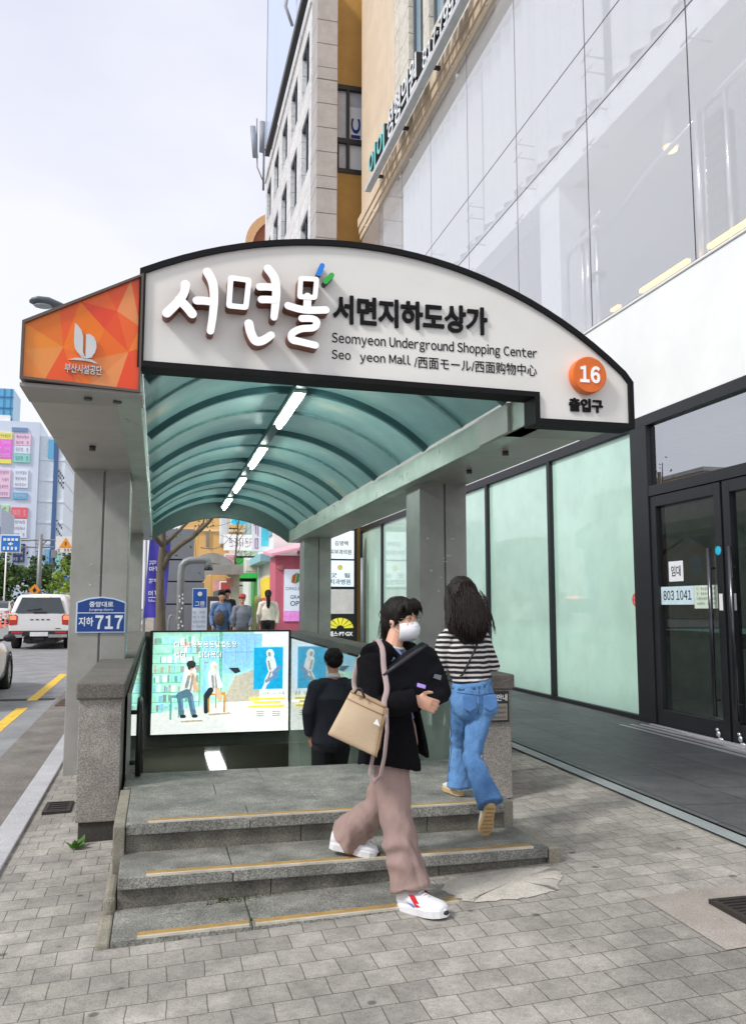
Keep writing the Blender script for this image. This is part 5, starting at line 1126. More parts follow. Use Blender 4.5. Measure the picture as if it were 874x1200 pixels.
# ------------------------------------------------------------------ far side of the road
M_TWH = mat('tower_white', srgb(214, 224, 238), .45, var=.05, scale=.1); M_TBL = mat('tower_blue', srgb(96, 176, 214), .2, var=.12, scale=.12, spec=.7)
tw = thing('sign_covered_tower', (-20, 112, 0), 'white mid-rise covered in pink and green shop signs far down the road', 'building')
part_box('wall', tw, M_TWH, -26, -14.6, 110, 118, .3, 24.2); part_box('side_wing', tw, mat('tower_pale', srgb(226, 236, 242), .4), -14.59, -11.6, 110.6, 128, .3, 22.6)
part_box('glass_strip', tw, mat('strip_navy', srgb(70, 104, 150), .25), -12.9, -12.4, 110.4, 110.59, 2, 22.4); part_box('glass_strip', tw, M_TBL, -13.6, -12.95, 110.4, 110.59, 19.8, 22.2); part_box('roof_band', tw, mat('band_navy', srgb(120, 150, 184), .4), -17.8, -16.0, 109.8, 109.99, 22.9, 23.4)
part_box('roof_rail', tw, M_WHITE, -22, -18.2, 110.5, 111, 24.21, 25.0)
T_P = dict(mag=(246, 120, 226), yel=(246, 236, 110), pal=(248, 206, 226), whi=(232, 236, 244), teal=(150, 218, 204), red=(242, 110, 122), navy=(58, 66, 104), grn=(190, 226, 170), blu=(120, 178, 214), dk=(110, 130, 176))
def M_T(k): return mat('tower_sign_'+k, srgb(*T_P[k]), .5, var=.08, scale=.6)
for x0, x1, z0, z1, k in ((-19.2, -17.7, 21.9, 22.7, 'yel'), (-19.2, -17.7, 19.5, 21.9, 'mag'), (-19.2, -17.7, 18.9, 19.45, 'yel'), (-17.4, -15.6, 21.2, 22.6, 'pal'), (-17.4, -15.6, 20.2, 21.15, 'whi'), (-17.4, -15.6, 19.1, 20.15, 'teal'), (-19.3, -17.7, 14.8, 18.2, 'pal'), (-17.3, -15.7, 16.0, 18.2, 'whi'), (-17.3, -15.7, 14.6, 15.4, 'blu'),
                          (-18.6, -17.7, 9.5, 13.8, 'grn'), (-17.4, -15.6, 12.3, 13.6, 'red'), (-17.4, -15.6, 9.9, 12.2, 'whi'), (-17.4, -15.7, 7.0, 9.2, 'navy'), (-17.4, -15.7, 5.6, 6.6, 'navy'), (-20.2, -19.4, 20.8, 21.5, 'dk'), (-20.2, -19.4, 17.2, 17.9, 'dk'), (-20.2, -19.4, 15.2, 15.9, 'dk'), (-20.2, -18.9, 13.5, 14.1, 'dk'), (-13.5, -12.95, 6.2, 8.6, 'blu'), (-12.35, -11.8, 5.4, 8.6, 'teal')):
    f_ = 109.8 if x1 < -14 else 110.35
    a = MB(); a.box(x0, x1, f_, f_+.19, z0, z1); s_ = obj('shop_sign', a, M_T(k), tw)
    if k not in ('dk',) and z1-z0 > .7:
        n = 4 if x1-x0 > 1 else 1; rows_ = max(1, int((z1-z0)/.7))
        for q in range(rows_):
            s = MB(); zz = z0+(z1-z0)*(q+.25)/rows_; scribble(s, pm_(f_), x0+.15, x1-.15, zz, zz+(z1-z0)/rows_*.5, n+1 if n > 1 else 1, .02, 0, q+int(x0*10))
            if s.f: obj('lettering', s, M_T('whi') if k in ('mag', 'red', 'navy', 'blu') else M_T('dk'), s_)
a = MB()
for zz in (18.2, 17.6, 17, 12, 11): 
    for q in range(4): a.box(-12.3+q*.18, -12.2+q*.18, 110.5, 110.58, zz-.28*q, zz-.28*q+.25)
obj('window_dash', a, M_BLK, tw)
gt = thing('blue_glass_tower', (-36, 200, 0), 'distant blue glass office tower behind the white mid-rise', 'building')
part_box('wall', gt, M_TBL, -42, -32.4, 200, 210, .5, 50); a = MB()
for k in range(9): a.box(-42, -32.3, 199.8, 199.99, 28+k*2.5, 28.25+k*2.5)
for k in range(6): a.box(-40+k*1.4, -39.9+k*1.4, 199.8, 199.98, 26, 50)
obj('mullion', a, mat('mullion_blue', srgb(70, 140, 190), .4), gt)
lb_ = thing('grey_office_block', (-24, 90, 0), 'small pale grey office block at the left edge below the signs', 'building')
part_box('wall', lb_, mat('pale_blue_grey', srgb(186, 198, 212), .5, var=.05), -26, -15.5, 92, 100, .3, 11.5); a = MB()
for k in range(4): a.box(-15.8, -15.52, 91.9, 91.99, 2.5+k*2, 3.6+k*2)
obj('window', a, M_T('dk'), lb_)
g2_ = thing('pale_grey_block', (-15, 152, 0), 'distant pale grey flat block above the brown brick building', 'building'); part_box('wall', g2_, mat('pale_grey_far', srgb(196, 200, 208), .5), -17.2, -12, 170, 178, .5, 23); part_box('window', g2_, M_T('blu'), -17, -15.2, 169.8, 169.99, 17, 20.5); part_box('window', g2_, M_T('blu'), -14.6, -12.6, 169.8, 169.99, 17, 20.5)
bw = thing('brown_brick_block', (-14, 146, 0), 'small brown brick building next to the white mid-rise', 'building'); part_box('wall', bw, mat('brick_brown', srgb(176, 146, 122), .7, var=.1), -15.9, -12.4, 146, 156, .5, 17.2)
a = MB()
for k in range(4):
    for x in (-15.2, -13.6): a.box(x, x+.9, 145.85, 145.99, 4+k*3.2, 5.3+k*3.2)
obj('window', a, M_BLK, bw); part_box('ledge', bw, M_T('whi'), -16, -12.3, 145.8, 145.99, 10, 10.3)
# gantry with overhead signs
gy = thing('sign_gantry', (-8.85, 70, 0), 'pale grey pole with long arm carrying overhead road signs', 'gantry')
a = MB(); a.tube([(-8.9, 70, .5), (-8.9, 70, 7.2)], [.2, .16], 12); obj('pole', a, M_POLE, gy)
a = MB(); a.tube([(-11.8, 70, 6.65), (-8.9, 70, 6.75), (-6.2, 70, 6.7)], .07, 8); a.tube([(-11.8, 70, 6.15), (-6.2, 70, 6.2)], .06, 8); a.tube([(-9.4, 70, 6.75), (-8.9, 70, 6.2), (-8.4, 70, 6.75)], .05, 6); obj('arm', a, M_POLE, gy)
t = thing('bus_lane_sign', (-10.9, 69.7, 5.2), 'bright blue square road sign with white frame hung on gantry', 'sign')
part_box('panel', t, mat('sign_bright_blue', srgb(34, 128, 214), .4), -11.65, -10.35, 69.6, 69.68, 5.8, 7.0, bev=.02); part_box('border', t, M_WHITE, -11.75, -10.25, 69.69, 69.74, 5.7, 7.1)
a = MB()
for k in range(4): a.box(-11.5+k*.28, -11.3+k*.28, 69.57, 69.598, 6.6, 6.8); a.box(-11.5+k*.28, -11.35+k*.28, 69.57, 69.598, 5.9, 6.15)
a.box(-11.15, -10.8, 69.57, 69.598, 6.32, 6.42); a.box(-11.03, -10.92, 69.565, 69.597, 6.25, 6.5); obj('symbol', a, M_WHITE, t)
t = thing('warning_sign', (-6.2, 69.7, 5.1), 'white board with orange warning triangle hung on gantry', 'sign')
part_box('board', t, M_WHITE, -7.75, -6.3, 69.6, 69.68, 5.75, 7.0, bev=.02); W1 = pm_(69.6)
a = MB(); a.prism([(-7.5, 6.15), (-6.55, 6.15), (-7.02, 6.95)], lambda u, v, d: W1 @ V(u, v, d), .003, .02); obj('triangle', a, mat('warning_orange', srgb(244, 160, 40), .4), t)
a = MB(); a.prism([(-7.07, 6.3), (-6.97, 6.3), (-6.95, 6.6), (-7.09, 6.6)], lambda u, v, d: W1 @ V(u, v, d), .021, .03); scribble(a, W1, -7.6, -6.45, 5.82, 6.06, 5, .01, 0, 3); obj('symbol', a, mat('warning_brown', srgb(140, 80, 40), .5), t)
t = thing('dark_signal_pole', (-7.8, 69, 0), 'thin black traffic pole with short side arm', 'pole'); a = MB(); a.tube([(-7.75, 69, .4), (-7.75, 69, 5.3)], .08, 8); a.tube([(-7.75, 69, 3.2), (-8.4, 69, 3.2)], .04, 6); obj('pole', a, M_BLK, t); a = MB(); a.box(-7.95, -7.55, 68.85, 69.1, 5.3, 5.9); obj('signal_box', a, M_POLE, t, .03)
t = thing('diamond_sign', (-8.7, 66, 0), 'orange diamond road works sign on a post', 'sign'); W2 = pm_(66); a = MB(); a.prism([(-8.65, 2.35), (-8.25, 2.8), (-8.65, 3.25), (-9.05, 2.8)], lambda u, v, d: W2 @ V(u, v, d), 0, .04); obj('plate', a, mat('diamond_orange', srgb(240, 150, 30), .4), t); a = MB(); a.prism([(-8.65, 2.6), (-8.5, 2.8), (-8.65, 3.0), (-8.8, 2.8)], lambda u, v, d: W2 @ V(u, v, d), .041, .05); obj('symbol', a, M_BLK, t); a = MB(); a.tube([(-8.65, 66.05, .4), (-8.65, 66.05, 3.1)], .03, 6); obj('post', a, M_POLE, t)
t = thing('blue_banner', (-7, 72, 0), 'blue vertical roadside banner beside the lime tree', 'banner'); part_box('cloth', t, mat('roadside_blue', srgb(60, 110, 190), .6), -7.5, -6.7, 72, 72.04, 1.6, 4.0); a = MB(); a.tube([(-7.55, 72.02, .4), (-7.55, 72.02, 4.2)], .04, 6); obj('pole', a, M_POLE, t)
t = thing('white_pole', (-10.6, 64, 0), 'thin pale sign pole under the bus lane sign', 'pole'); a = MB(); a.tube([(-10.35, 64, .4), (-10.35, 64, 5.4)], .05, 8); obj('shaft', a, M_WHITE, t); a = MB(); a.tube([(-10.35, 64, .4), (-10.35, 64, .6)], .12, 8); obj('foot', a, M_POLE, t)
# low buildings across the road (they show as reflections in the shop windows)
for i, (y0, y1, h, c, lb) in enumerate(((22, 38, 9.5, (206, 196, 182), 'cream three storey building across the road'), (39, 52, 13.5, (168, 158, 150), 'tall grey brown building across the road'), (53, 72, 8.5, (214, 214, 216), 'long white low building across the road'), (73, 96, 15, (176, 150, 130), 'brown block of flats across the road at the far end of its row'))):
    t = thing('roadside_building', (-40, y0, .3), lb, 'building'); part_box('wall', t, mat('roadside_wall_%d' % i, srgb(*c), .6, var=.08, stain=.1), -52, -40, y0, y1, .2, h); part_box('roof', t, M_GREY, -52.2, -39.8, y0-.2, y1+.2, h+.002, h+.4)
    part_box('shopfront', t, mat('roadside_front_%d' % i, srgb(*((70, 110, 190), (200, 80, 70), (240, 220, 120), (90, 150, 110))[i]), .5), -39.99, -39.9, y0+.5, y1-.5, 3.2, 4.1)
    for k in range(int((h-4.5)/3)):
        for q in range(int((y1-y0)/3.2)): part_box('window', t, M_BGL, -39.99, -39.93, y0+.8+q*3.2, y0+2.8+q*3.2, 4.9+k*3, 6.6+k*3)
a = MB()
for q in range(6):
    for z in (8, 12, 16.5, 19): a.box(-25.5+q*.95, -24.9+q*.95, 109.9, 109.99, z, z+1.3)
obj('window', a, M_T('dk'), tw)
for z in (4, 6.6, 9.2, 11.8, 14.4, 17, 19.6): part_box('floor_band', tw, M_T('blu') if z < 5 else M_T('whi'), -14.5, -11.55, 110.5, 127.9, z, z+.25)
# bollards between the lanes
M_BOL = mat('bollard_orange', srgb(240, 110, 80), .5); M_BOLW = mat('bollard_band', (.8, .8, .8), .5)
b0 = None
for i, (x, y) in enumerate(((-8.3, 49), (-8.45, 51.5), (-8.6, 54), (-8.75, 56.5), (-8.9, 59), (-9.05, 61.5))):
    if b0 is None:
        b0 = thing('bollard', (x, y, RZ(y)), 'orange lane bollard with white bands in the row on the road', 'bollard', 'orange bollards on the lane line')
        a = MB(); a.loft([(x, y, RZ(y)), (x, y, RZ(y)+.06), (x, y, RZ(y)+.07), (x, y, RZ(y)+.8), (x, y, RZ(y)+.84)], [.16, .14, .055, .05, .02], 10); obj('post', a, M_BOL, b0)
        for z in (.4, .62):
            a = MB(); a.tube([(x, y, RZ(y)+z), (x, y, RZ(y)+z+.1)], .058, 10); obj('band', a, M_BOLW, b0)
    else:
        c = copy_tree(b0); c.location = (x, y, RZ(y))
a = MB(); strip(a, -34, -60, [-12, 60, 160], lambda x, y: RZ(y)+.1, 2); struct('far_pavement', a, M_PAV)
# ------------------------------------------------------------------ vehicles
def carpaint(n, c): return mat(n, c, .28, var=.02, spec=.5, coat=.8)
M_CARW = carpaint('car_white', (.78, .78, .77)); M_CGL = mat('car_glass', srgb(52, 60, 66), .05, spec=.8, var=.1); M_TYRE = mat('tyre_rubber', (.018, .018, .018), .8); M_RIM = mat('alloy_rim', (.42, .43, .44), .3, metal=.8)
M_PLAST = mat('black_plastic', (.02, .02, .021), .55); M_TAIL = mat('tail_lamp_red', srgb(190, 40, 30), .15, spec=.7); M_TAILO = mat('tail_lamp_orange', srgb(250, 140, 90), .2, emit=.35); M_BRK = mat('brake_lit', (1, .3, .2), .3, emit=3, ecol=(1, .25, .18)); M_PLATE = mat('number_plate', (.78, .79, .78), .4)
def wheel(t, x, y, z, r, w, side):
    a = MB(); n = 28
    pr = [(-w/2, r*.70), (-w/2, r*.93), (-w/2+.02, r), (w/2-.02, r), (w/2, r*.93), (w/2, r*.70)]
    a.rings([[(x+px, y+rr_*math.cos(2*math.pi*k/n), z+rr_*math.sin(2*math.pi*k/n)) for k in range(n)] for px, rr_ in pr], 0, False); o = obj('wheel', a, M_TYRE, t)
    s = MB(); xo = x+side*w*.42
    for k in range(10):
        an_ = 2*math.pi*k/10; s.slab([(xo, y+r*.12*math.cos(an_-.5), z+r*.12*math.sin(an_-.5)), (xo, y+r*.7*math.cos(an_-.10), z+r*.7*math.sin(an_-.10)), (xo, y+r*.7*math.cos(an_+.10), z+r*.7*math.sin(an_+.10)), (xo, y+r*.12*math.cos(an_+.5), z+r*.12*math.sin(an_+.5))], (-side*.02, 0, 0))
    s.tube([(xo+side*.012, y, z), (xo-side*.03, y, z)], r*.16, 12)
    s.rings([[(xo-side*dx, y+rr_*math.cos(2*math.pi*k/n), z+rr_*math.sin(2*math.pi*k/n)) for k in range(n)] for dx, rr_ in ((0, r*.71), (0, r*.64), (.06, r*.62))], 0, False)
    obj('rim', s, M_RIM, o)
    b = MB(); b.tube([(xo-side*.10, y, z), (xo-side*.08, y, z)], r*.66, 20); obj('brake_disc', b, M_PLAST, o)
def body_rings(secs, prof):
    """secs: (y, half width, z low, z high, roundness top, tuck) ; a rounded box section per station"""
    rg = []
    for y, hw, zl, zh, tp in secs:
        h = zh-zl; pts = [(-hw*.90, zl), (-hw*.98, zl+h*.14), (-hw, zl+h*.45), (-hw*.985, zl+h*.72), (-hw*(.95-tp*.03), zl+h*.92), (-hw*(.86-tp*.06), zh), (-hw*.45, zh+h*.02)]
        pts = pts+[(-x, z) for x, z in pts[::-1]]; rg.append([(prof[0]+x, prof[1]+y, prof[2]+z) for x, z in pts])
    return rg
def car(cx_, yb, zb, L_, Wd, paint, name, label, cat, kind='sedan', group=None):
    """car driving towards +Y with its tail at yb"""
    t = thing(name, (cx_, yb, zb), label, cat, group); hw = Wd/2; o = (cx_, yb, zb)
    lo = [(0, hw*.86, .36, .86, 1), (.05, hw*.93, .30, .96, 1), (.25, hw*.98, .24, 1.0, 1), (L_*.22, hw, .2, .99, 0), (L_*.5, hw, .2, .97, 0), (L_*.70, hw, .2, .95, 0), (L_*.80, hw*.99, .2, .90, 1), (L_*.90, hw*.95, .22, .82, 1), (L_*.97, hw*.82, .26, .70, 1), (L_, hw*.62, .32, .60, 1)]
    a = MB(); a.rings(body_rings(lo, o), 0, True); bd_ = obj('body', a, paint, t)
    r0, r1 = (.10 if kind == 'suv' else .16), .70
    cab = [(L_*r0, hw*.84, .93, .98), (L_*(r0+.10), hw*.78, .93, 1.30), (L_*(r0+.19), hw*.70, .93, 1.455), (L_*.47, hw*.70, .93, 1.48), (L_*.54, hw*.72, .93, 1.43), (L_*.63, hw*.80, .93, 1.16), (L_*.72, hw*.86, .93, .97)]
    rg = []
    for y, w, z0, z1 in cab:
        h = z1-z0; rg.append([(cx_+x, yb+y, zb+z) for x, z in ((-hw*.93, z0), (-(hw*.93*.5+w*.5), z0+h*.5), (-w, z0+h*.86), (-w*.86, z1-.005), (-w*.4, z1+.012), (w*.4, z1+.012), (w*.86, z1-.005), (w, z0+h*.86), (hw*.93*.5+w*.5, z0+h*.5), (hw*.93, z0))])
    a = MB(); a.rings(rg, 0, True); obj('roof', a, paint, t)
    # glass set a few millimetres proud of the cabin shell
    def lift(p, d): return (p[0]+(d if p[0] > cx_ else -d), p[1], p[2])
    a = MB()
    for s_ in (0, 1):
        for i in range(1, 5):
            A_, B_ = rg[i], rg[i+1]; ia, ib = (1, 2) if s_ == 0 else (8, 7)
            f0, f1 = (.06, .94)
            q = [Vector(A_[ia if s_ == 0 else 8]).lerp(Vector(A_[2 if s_ == 0 else 7]), .94), Vector(B_[ia if s_ == 0 else 8]).lerp(Vector(B_[2 if s_ == 0 else 7]), .94), Vector(B_[0 if s_ == 0 else 9]).lerp(Vector(B_[1 if s_ == 0 else 8]), .25), Vector(A_[0 if s_ == 0 else 9]).lerp(Vector(A_[1 if s_ == 0 else 8]), .25)]
            if i in (2,): q = [q[0].lerp(q[1], .02), q[1].lerp(q[0], .0), q[2], q[3].lerp(q[2], .02)]
            a.poly([lift(p, .010) for p in q])
    obj('side_glass', a, M_CGL, t)
    for i0, i1, nm in ((0, 2, 'rear_window'), (4, 6, 'windscreen')):
        a = MB(); m_ = (i0+i1)//2
        for p_, q_ in ((rg[i0], rg[m_]), (rg[m_], rg[i1])):
            c0 = [Vector(p_[k]) for k in (3, 4, 5, 6)]; c1 = [Vector(q_[k]) for k in (3, 4, 5, 6)]; off_ = V(0, -.012 if i0 == 0 else .012, .014)
            for k in range(3): a.poly([c0[k]+off_, c0[k+1]+off_, c1[k+1]+off_, c1[k]+off_])
        obj(nm, a, M_CGL, t)
    for s_ in (-1, 1):
        a = MB(); a.ell((cx_+s_*(hw+.10), yb+L_*.645, zb+1.0), .11, .06, .075, 12, 8); a.tube([(cx_+s_*hw*.93, yb+L_*.65, zb+.96), (cx_+s_*(hw+.06), yb+L_*.645, zb+.98)], .025, 6); obj('mirror', a, M_PLAST if kind == 'sedan' else paint, t)
        for y in (L_*.19, L_*.81): wheel(t, cx_+s_*(hw-.09), yb+y, zb+.33, .33, .22, s_)
        for fy in (.81, .19):
            a = MB(); a.rings([[(cx_+s_*(hw*1.003), yb+L_*fy+r_*math.cos(math.pi*k/12), zb+.33+r_*math.sin(math.pi*k/12)) for r_ in (.40, .345)] for k in range(13)], 0, False, closed=False); obj('wheel_arch', a, M_PLAST, t)
        a = MB(); a.ell((cx_+s_*hw*.74, yb+.05, zb+.78), .17, .07, .07, 12, 8); obj('tail_lamp', a, M_TAIL, t)
        a = MB(); a.ell((cx_+s_*hw*.66, yb+L_*.955, zb+.64), .17, .10, .06, 12, 8); obj('headlight', a, mat('headlight_clear', (.7, .72, .74), .1, spec=.8), t)
    a = MB(); a.box(cx_-.26, cx_+.26, yb-.025, yb+.03, zb+.58, zb+.70); obj('number_plate', a, M_PLATE, t); a = MB(); a.box(cx_-hw*.8, cx_+hw*.8, yb-.02, yb+.2, zb+.22, zb+.36); obj('bumper', a, M_PLAST, t, .03)
    return t
# the white car at the left edge (only its front quarter is in the picture)
car(-3.62, 13.95, RZ(16), 4.7, 1.80, M_CARW, 'parked_car', 'white saloon car with black mirror, cut by the left edge of picture', 'car')
# white pickup with hard top, seen from behind
pcx, py, pz = -3.78, 30.4, RZ(30.4)
pk_ = thing('pickup_truck', (pcx, py, pz), 'white pickup with glazed hard top driving away, its high brake light lit', 'pickup')
secs = [(0, .93, .58, 1.16, 0), (.06, .965, .5, 1.18, 0), (1.3, .975, .42, 1.18, 0), (3.6, .975, .42, 1.16, 0), (4.4, .96, .42, 1.12, 1), (5.0, .90, .45, 1.02, 1), (5.2, .78, .5, .9, 1)]
a = MB(); a.rings(body_rings(secs, (pcx, py, pz)), 0, True); obj('body', a, M_CARW, pk_)
cab = [(.06, .90, 1.15, 1.24, .80), (.22, .84, 1.15, 1.62, .66), (.42, .80, 1.15, 1.80, .58), (1.4, .80, 1.15, 1.84, .58), (2.9, .80, 1.15, 1.84, .58), (3.3, .84, 1.15, 1.66, .66), (4.0, .92, 1.12, 1.16, .8)]
rg = [[(pcx+x, py+y, pz+z) for x, z in ((-.93, z0), (-(w+.93)/2, (z0+z1)/2), (-w*.97, z1-.10*(z1-z0)), (-w*.85, z1), (-w*.4, z1+.015), (w*.4, z1+.015), (w*.85, z1), (w*.97, z1-.10*(z1-z0)), ((w+.93)/2, (z0+z1)/2), (.93, z0))] for y, w, z0, z1, _ in cab]
a = MB(); a.rings(rg, 0, True); obj('hard_top', a, M_CARW, pk_)
a = MB()
pq = [(-.78, 1.20), (.78, 1.20), (.60, 1.72), (-.60, 1.72)]
a.slab([(pcx+x, py+.045+(z-1.2)*.30-.03, pz+z) for x, z in pq], (0, -.012, 0)); rw = obj('rear_window', a, M_CGL, pk_)
a = MB(); a.box(pcx-.20, pcx+.20, py-.01, py+.03, pz+1.19, pz+1.25); obj('latch', a, M_PLAST, rw)
a = MB(); a.tube([(pcx-.4, py-.02+.02, pz+1.30), (pcx+.05, py+.015, pz+1.34)], .012, 6); obj('wiper', a, M_PLAST, rw)
a = MB(); a.box(pcx-.24, pcx+.24, py+.20, py+.34, pz+1.765, pz+1.815); obj('brake_light', a, M_BRK, pk_, .01)
a = MB()
for s_ in (-1, 1): a.tube([(pcx+s_*.62, py+.5, pz+1.875), (pcx+s_*.62, py+2.8, pz+1.885)], .022, 8)
obj('roof_rail', a, M_RIM, pk_)
for s_ in (-1, 1):
    a = MB(); a.slab([(pcx+s_*.95, py-.015, pz+.80), (pcx+s_*.70, py-.015, pz+.82), (pcx+s_*.68, py-.015, pz+1.10), (pcx+s_*.76, py-.015, pz+1.16), (pcx+s_*.95, py-.015, pz+1.14)], (0, .16, 0)); l_ = obj('tail_lamp', a, M_TAIL, pk_, .012)
    a = MB(); a.slab([(pcx+s_*.925, py-.022, pz+.98), (pcx+s_*.73, py-.022, pz+.98), (pcx+s_*.73, py-.022, pz+1.09), (pcx+s_*.80, py-.022, pz+1.13), (pcx+s_*.925, py-.022, pz+1.11)], (0, .006, 0)); obj('lens', a, M_TAILO, l_)
    for y in (.95, 4.15): wheel(pk_, pcx+s_*.83, py+y, pz+.38, .38, .26, s_)
    a = MB(); a.ell((pcx+s_*1.06, py+3.35, pz+1.20), .10, .07, .10, 12, 8); a.tube([(pcx+s_*.9, py+3.4, pz+1.14), (pcx+s_*1.02, py+3.36, pz+1.16)], .03, 6); obj('mirror', a, M_CARW, pk_)
    a = MB(); a.rings([[(pcx+s_*.978, py+.95+r_*math.cos(math.pi*k/12), pz+.38+r_*math.sin(math.pi*k/12)) for r_ in (.48, .38)] for k in range(13)], 0, False, closed=False); obj('wheel_arch', a, M_PLAST, pk_)
    a = MB(); a.poly([(pcx+s_*.93, py+.7, pz+1.28), (pcx+s_*.93, py+2.9, pz+1.28), (pcx+s_*.855, py+2.8, pz+1.70), (pcx+s_*.855, py+.8, pz+1.70)]); obj('side_window', a, M_CGL, pk_)
a = MB(); a.box(pcx-.95, pcx+.95, py-.08, py+.12, pz+.44, pz+.62); bmp = obj('bumper', a, M_PLAST, pk_, .03)
a = MB(); a.box(pcx-.88, pcx-.52, py-.095, py-.081, pz+.40, pz+.50); a.box(pcx+.30, pcx+.88, py-.095, py-.081, pz+.40, pz+.50); obj('step_plate', a, M_RIM, bmp)
a = MB(); a.box(pcx-.86, pcx-.5, py-.095, py-.081, pz+.53, pz+.59); a.box(pcx+.5, pcx+.86, py-.095, py-.081, pz+.53, pz+.59); obj('reflector', a, M_TAIL, bmp)
a = MB(); a.box(pcx-.28, pcx+.28, py-.10, py-.082, pz+.44, pz+.58); obj('number_plate', a, M_PLATE, pk_)
a = MB()
for k in range(4): a.box(pcx-.30+k*.17, pcx-.20+k*.17, py-.012, py+.02, pz+.97, pz+1.0)
a.box(pcx+.50, pcx+.66, py-.012, py+.02, pz+.68, pz+.70); obj('tailgate_badge', a, M_PLAST, pk_)
a = MB(); a.box(pcx-.5, pcx+.5, py+.1, py+4.5, pz+.22, pz+.42); a.tube([(pcx-.3, py+.0, pz+.3), (pcx-.3, py+.4, pz+.3)], .04, 8); a.box(pcx-.15, pcx+.15, py-.06, py+.1, pz+.32, pz+.40); obj('underbody', a, M_PLAST, pk_)
# traffic far down the road
for i, (x, y, c, lb, k) in enumerate(((-3.0, 41, (.05, .055, .06), 'dark grey car ahead of the white pickup, mostly hidden behind it', 'suv'), (-2.35, 48, (.70, .70, .70), 'pale car beyond the pickup near the front canopy column', 'sedan'), (-9.9, 58, (.72, .72, .72), 'white car far off between the bollards and the left edge', 'sedan'), (-11.2, 66, (.75, .75, .74), 'small white car under the tree at the far left', 'suv'), (-6.5, 60, (.04, .05, .08), 'black car far down the road behind the orange diamond sign', 'suv'))):
    car(x, y, RZ(y), 4.6, 1.82, carpaint('car_paint_%d' % i, c), 'driving_car', lb, 'car', k)
# ------------------------------------------------------------------ people
def blob(name, mb, m_, parent, voxel=.008, smooth=4, disp=None, label=None):
    me = mb.mesh('tmp'); o = bpy.data.objects.new('tmp', me); COL.objects.link(o)
    r_ = o.modifiers.new('r', 'REMESH'); r_.mode = 'VOXEL'; r_.voxel_size = voxel; r_.use_smooth_shade = True
    s_ = o.modifiers.new('s', 'SMOOTH'); s_.iterations = smooth; s_.factor = .5
    bpy.context.view_layer.update()
    me2 = bpy.data.meshes.new_from_object(o.evaluated_get(bpy.context.evaluated_depsgraph_get()))
    bpy.data.objects.remove(o); bpy.data.meshes.remove(me); me2.materials.clear(); me2.name = name
    if disp:
        nv = [Vector(v.normal) for v in me2.vertices]
        for v, n_ in zip(me2.vertices, nv): v.co += n_*disp(v.co)
    for p in me2.polygons: p.use_smooth = True
    me2.update()
    return obj(name, me2, m_, parent, label=label)
def folds(amp, fx, fy, fz, seed=0, ridge=True):
    off = V(seed*3.1, seed*7.7, seed*1.3)
    def f(p):
        n_ = noise.noise(V(p.x*fx, p.y*fy, p.z*fz)+off); m_ = noise.noise(V(p.x*fx*2.3, p.y*fy*2.3, p.z*fz*2.3)+off)
        return amp*((1-abs(n_)*2.2)*.7+m_*.4) if ridge else amp*(n_+.4*m_)
    return f
M_SKIN = mat('skin', srgb(226, 176, 148), .5, var=.06, scale=14, spec=.4, bump=.03, bscale=300); M_SKIN2 = mat('skin_tan', srgb(196, 146, 118), .5, var=.08, scale=14)
M_SKIN.node_tree.nodes['Principled BSDF'].inputs['Subsurface Weight'].default_value = .08; M_SKIN.node_tree.nodes['Principled BSDF'].inputs['Subsurface Radius'].default_value = (.02, .008, .004)
M_HAIR = mat('hair_black', (.010, .007, .0055), .52, var=.4, scale=30, stretch=(6, 6, .6), bump=.4, bscale=40, spec=.25); M_HAIR2 = mat('hair_dark_brown', (.014, .008, .006), .45, var=.5, scale=26, stretch=(6, 6, .5), bump=.5, bscale=36, spec=.3)
def head_lofts(mb, c, f, u, k=1.0):
    """skull, jaw, nose, ears; c is at eye level between the ears, f the face direction"""
    f = f.normalized(); r_ = f.cross(u).normalized(); u = r_.cross(f).normalized()
    rows = [(-.118, .020, .018, .062), (-.112, .036, .034, .052), (-.090, .050, .058, .030), (-.055, .062, .080, .014), (-.02, .069, .090, .003), (.015, .073, .094, -.003), (.055, .074, .095, -.007), (.085, .064, .084, -.010), (.107, .040, .054, -.012), (.114, .014, .02, -.012)]
    rg = [[c+u*(z*k)+f*((o+b*math.sin(2*math.pi*j/20))*k)+r_*(a*math.cos(2*math.pi*j/20)*k) for j in range(20)] for z, a, b, o in rows]
    mb.rings(rg, 0, True)
    P_ = lambda x, y, z: c+r_*(x*k)+f*(y*k)+u*(z*k)
    mb.loft([P_(0, .088, .012), P_(0, .100, -.015), P_(0, .110, -.036), P_(0, .096, -.046)], [.006*k, .010*k, .013*k, .008*k], 8)
    mb.loft([P_(-.022, .094, -.073), P_(0, .099, -.071), P_(.022, .094, -.073)], [.004*k, .007*k, .004*k], 8); mb.loft([P_(-.018, .092, -.081), P_(0, .097, -.083), P_(.018, .092, -.081)], [.004*k, .008*k, .004*k], 8)
    for s_ in (-1, 1):
        mb.ell(P_(s_*.075, -.008, -.02), .010*k, .020*k, .032*k, 10, 8, (r_, f, u)); mb.ell(P_(s_*.034, .078, -.035), .02*k, .018*k, .02*k, 8, 6, (r_, f, u))
    return P_, r_, f, u
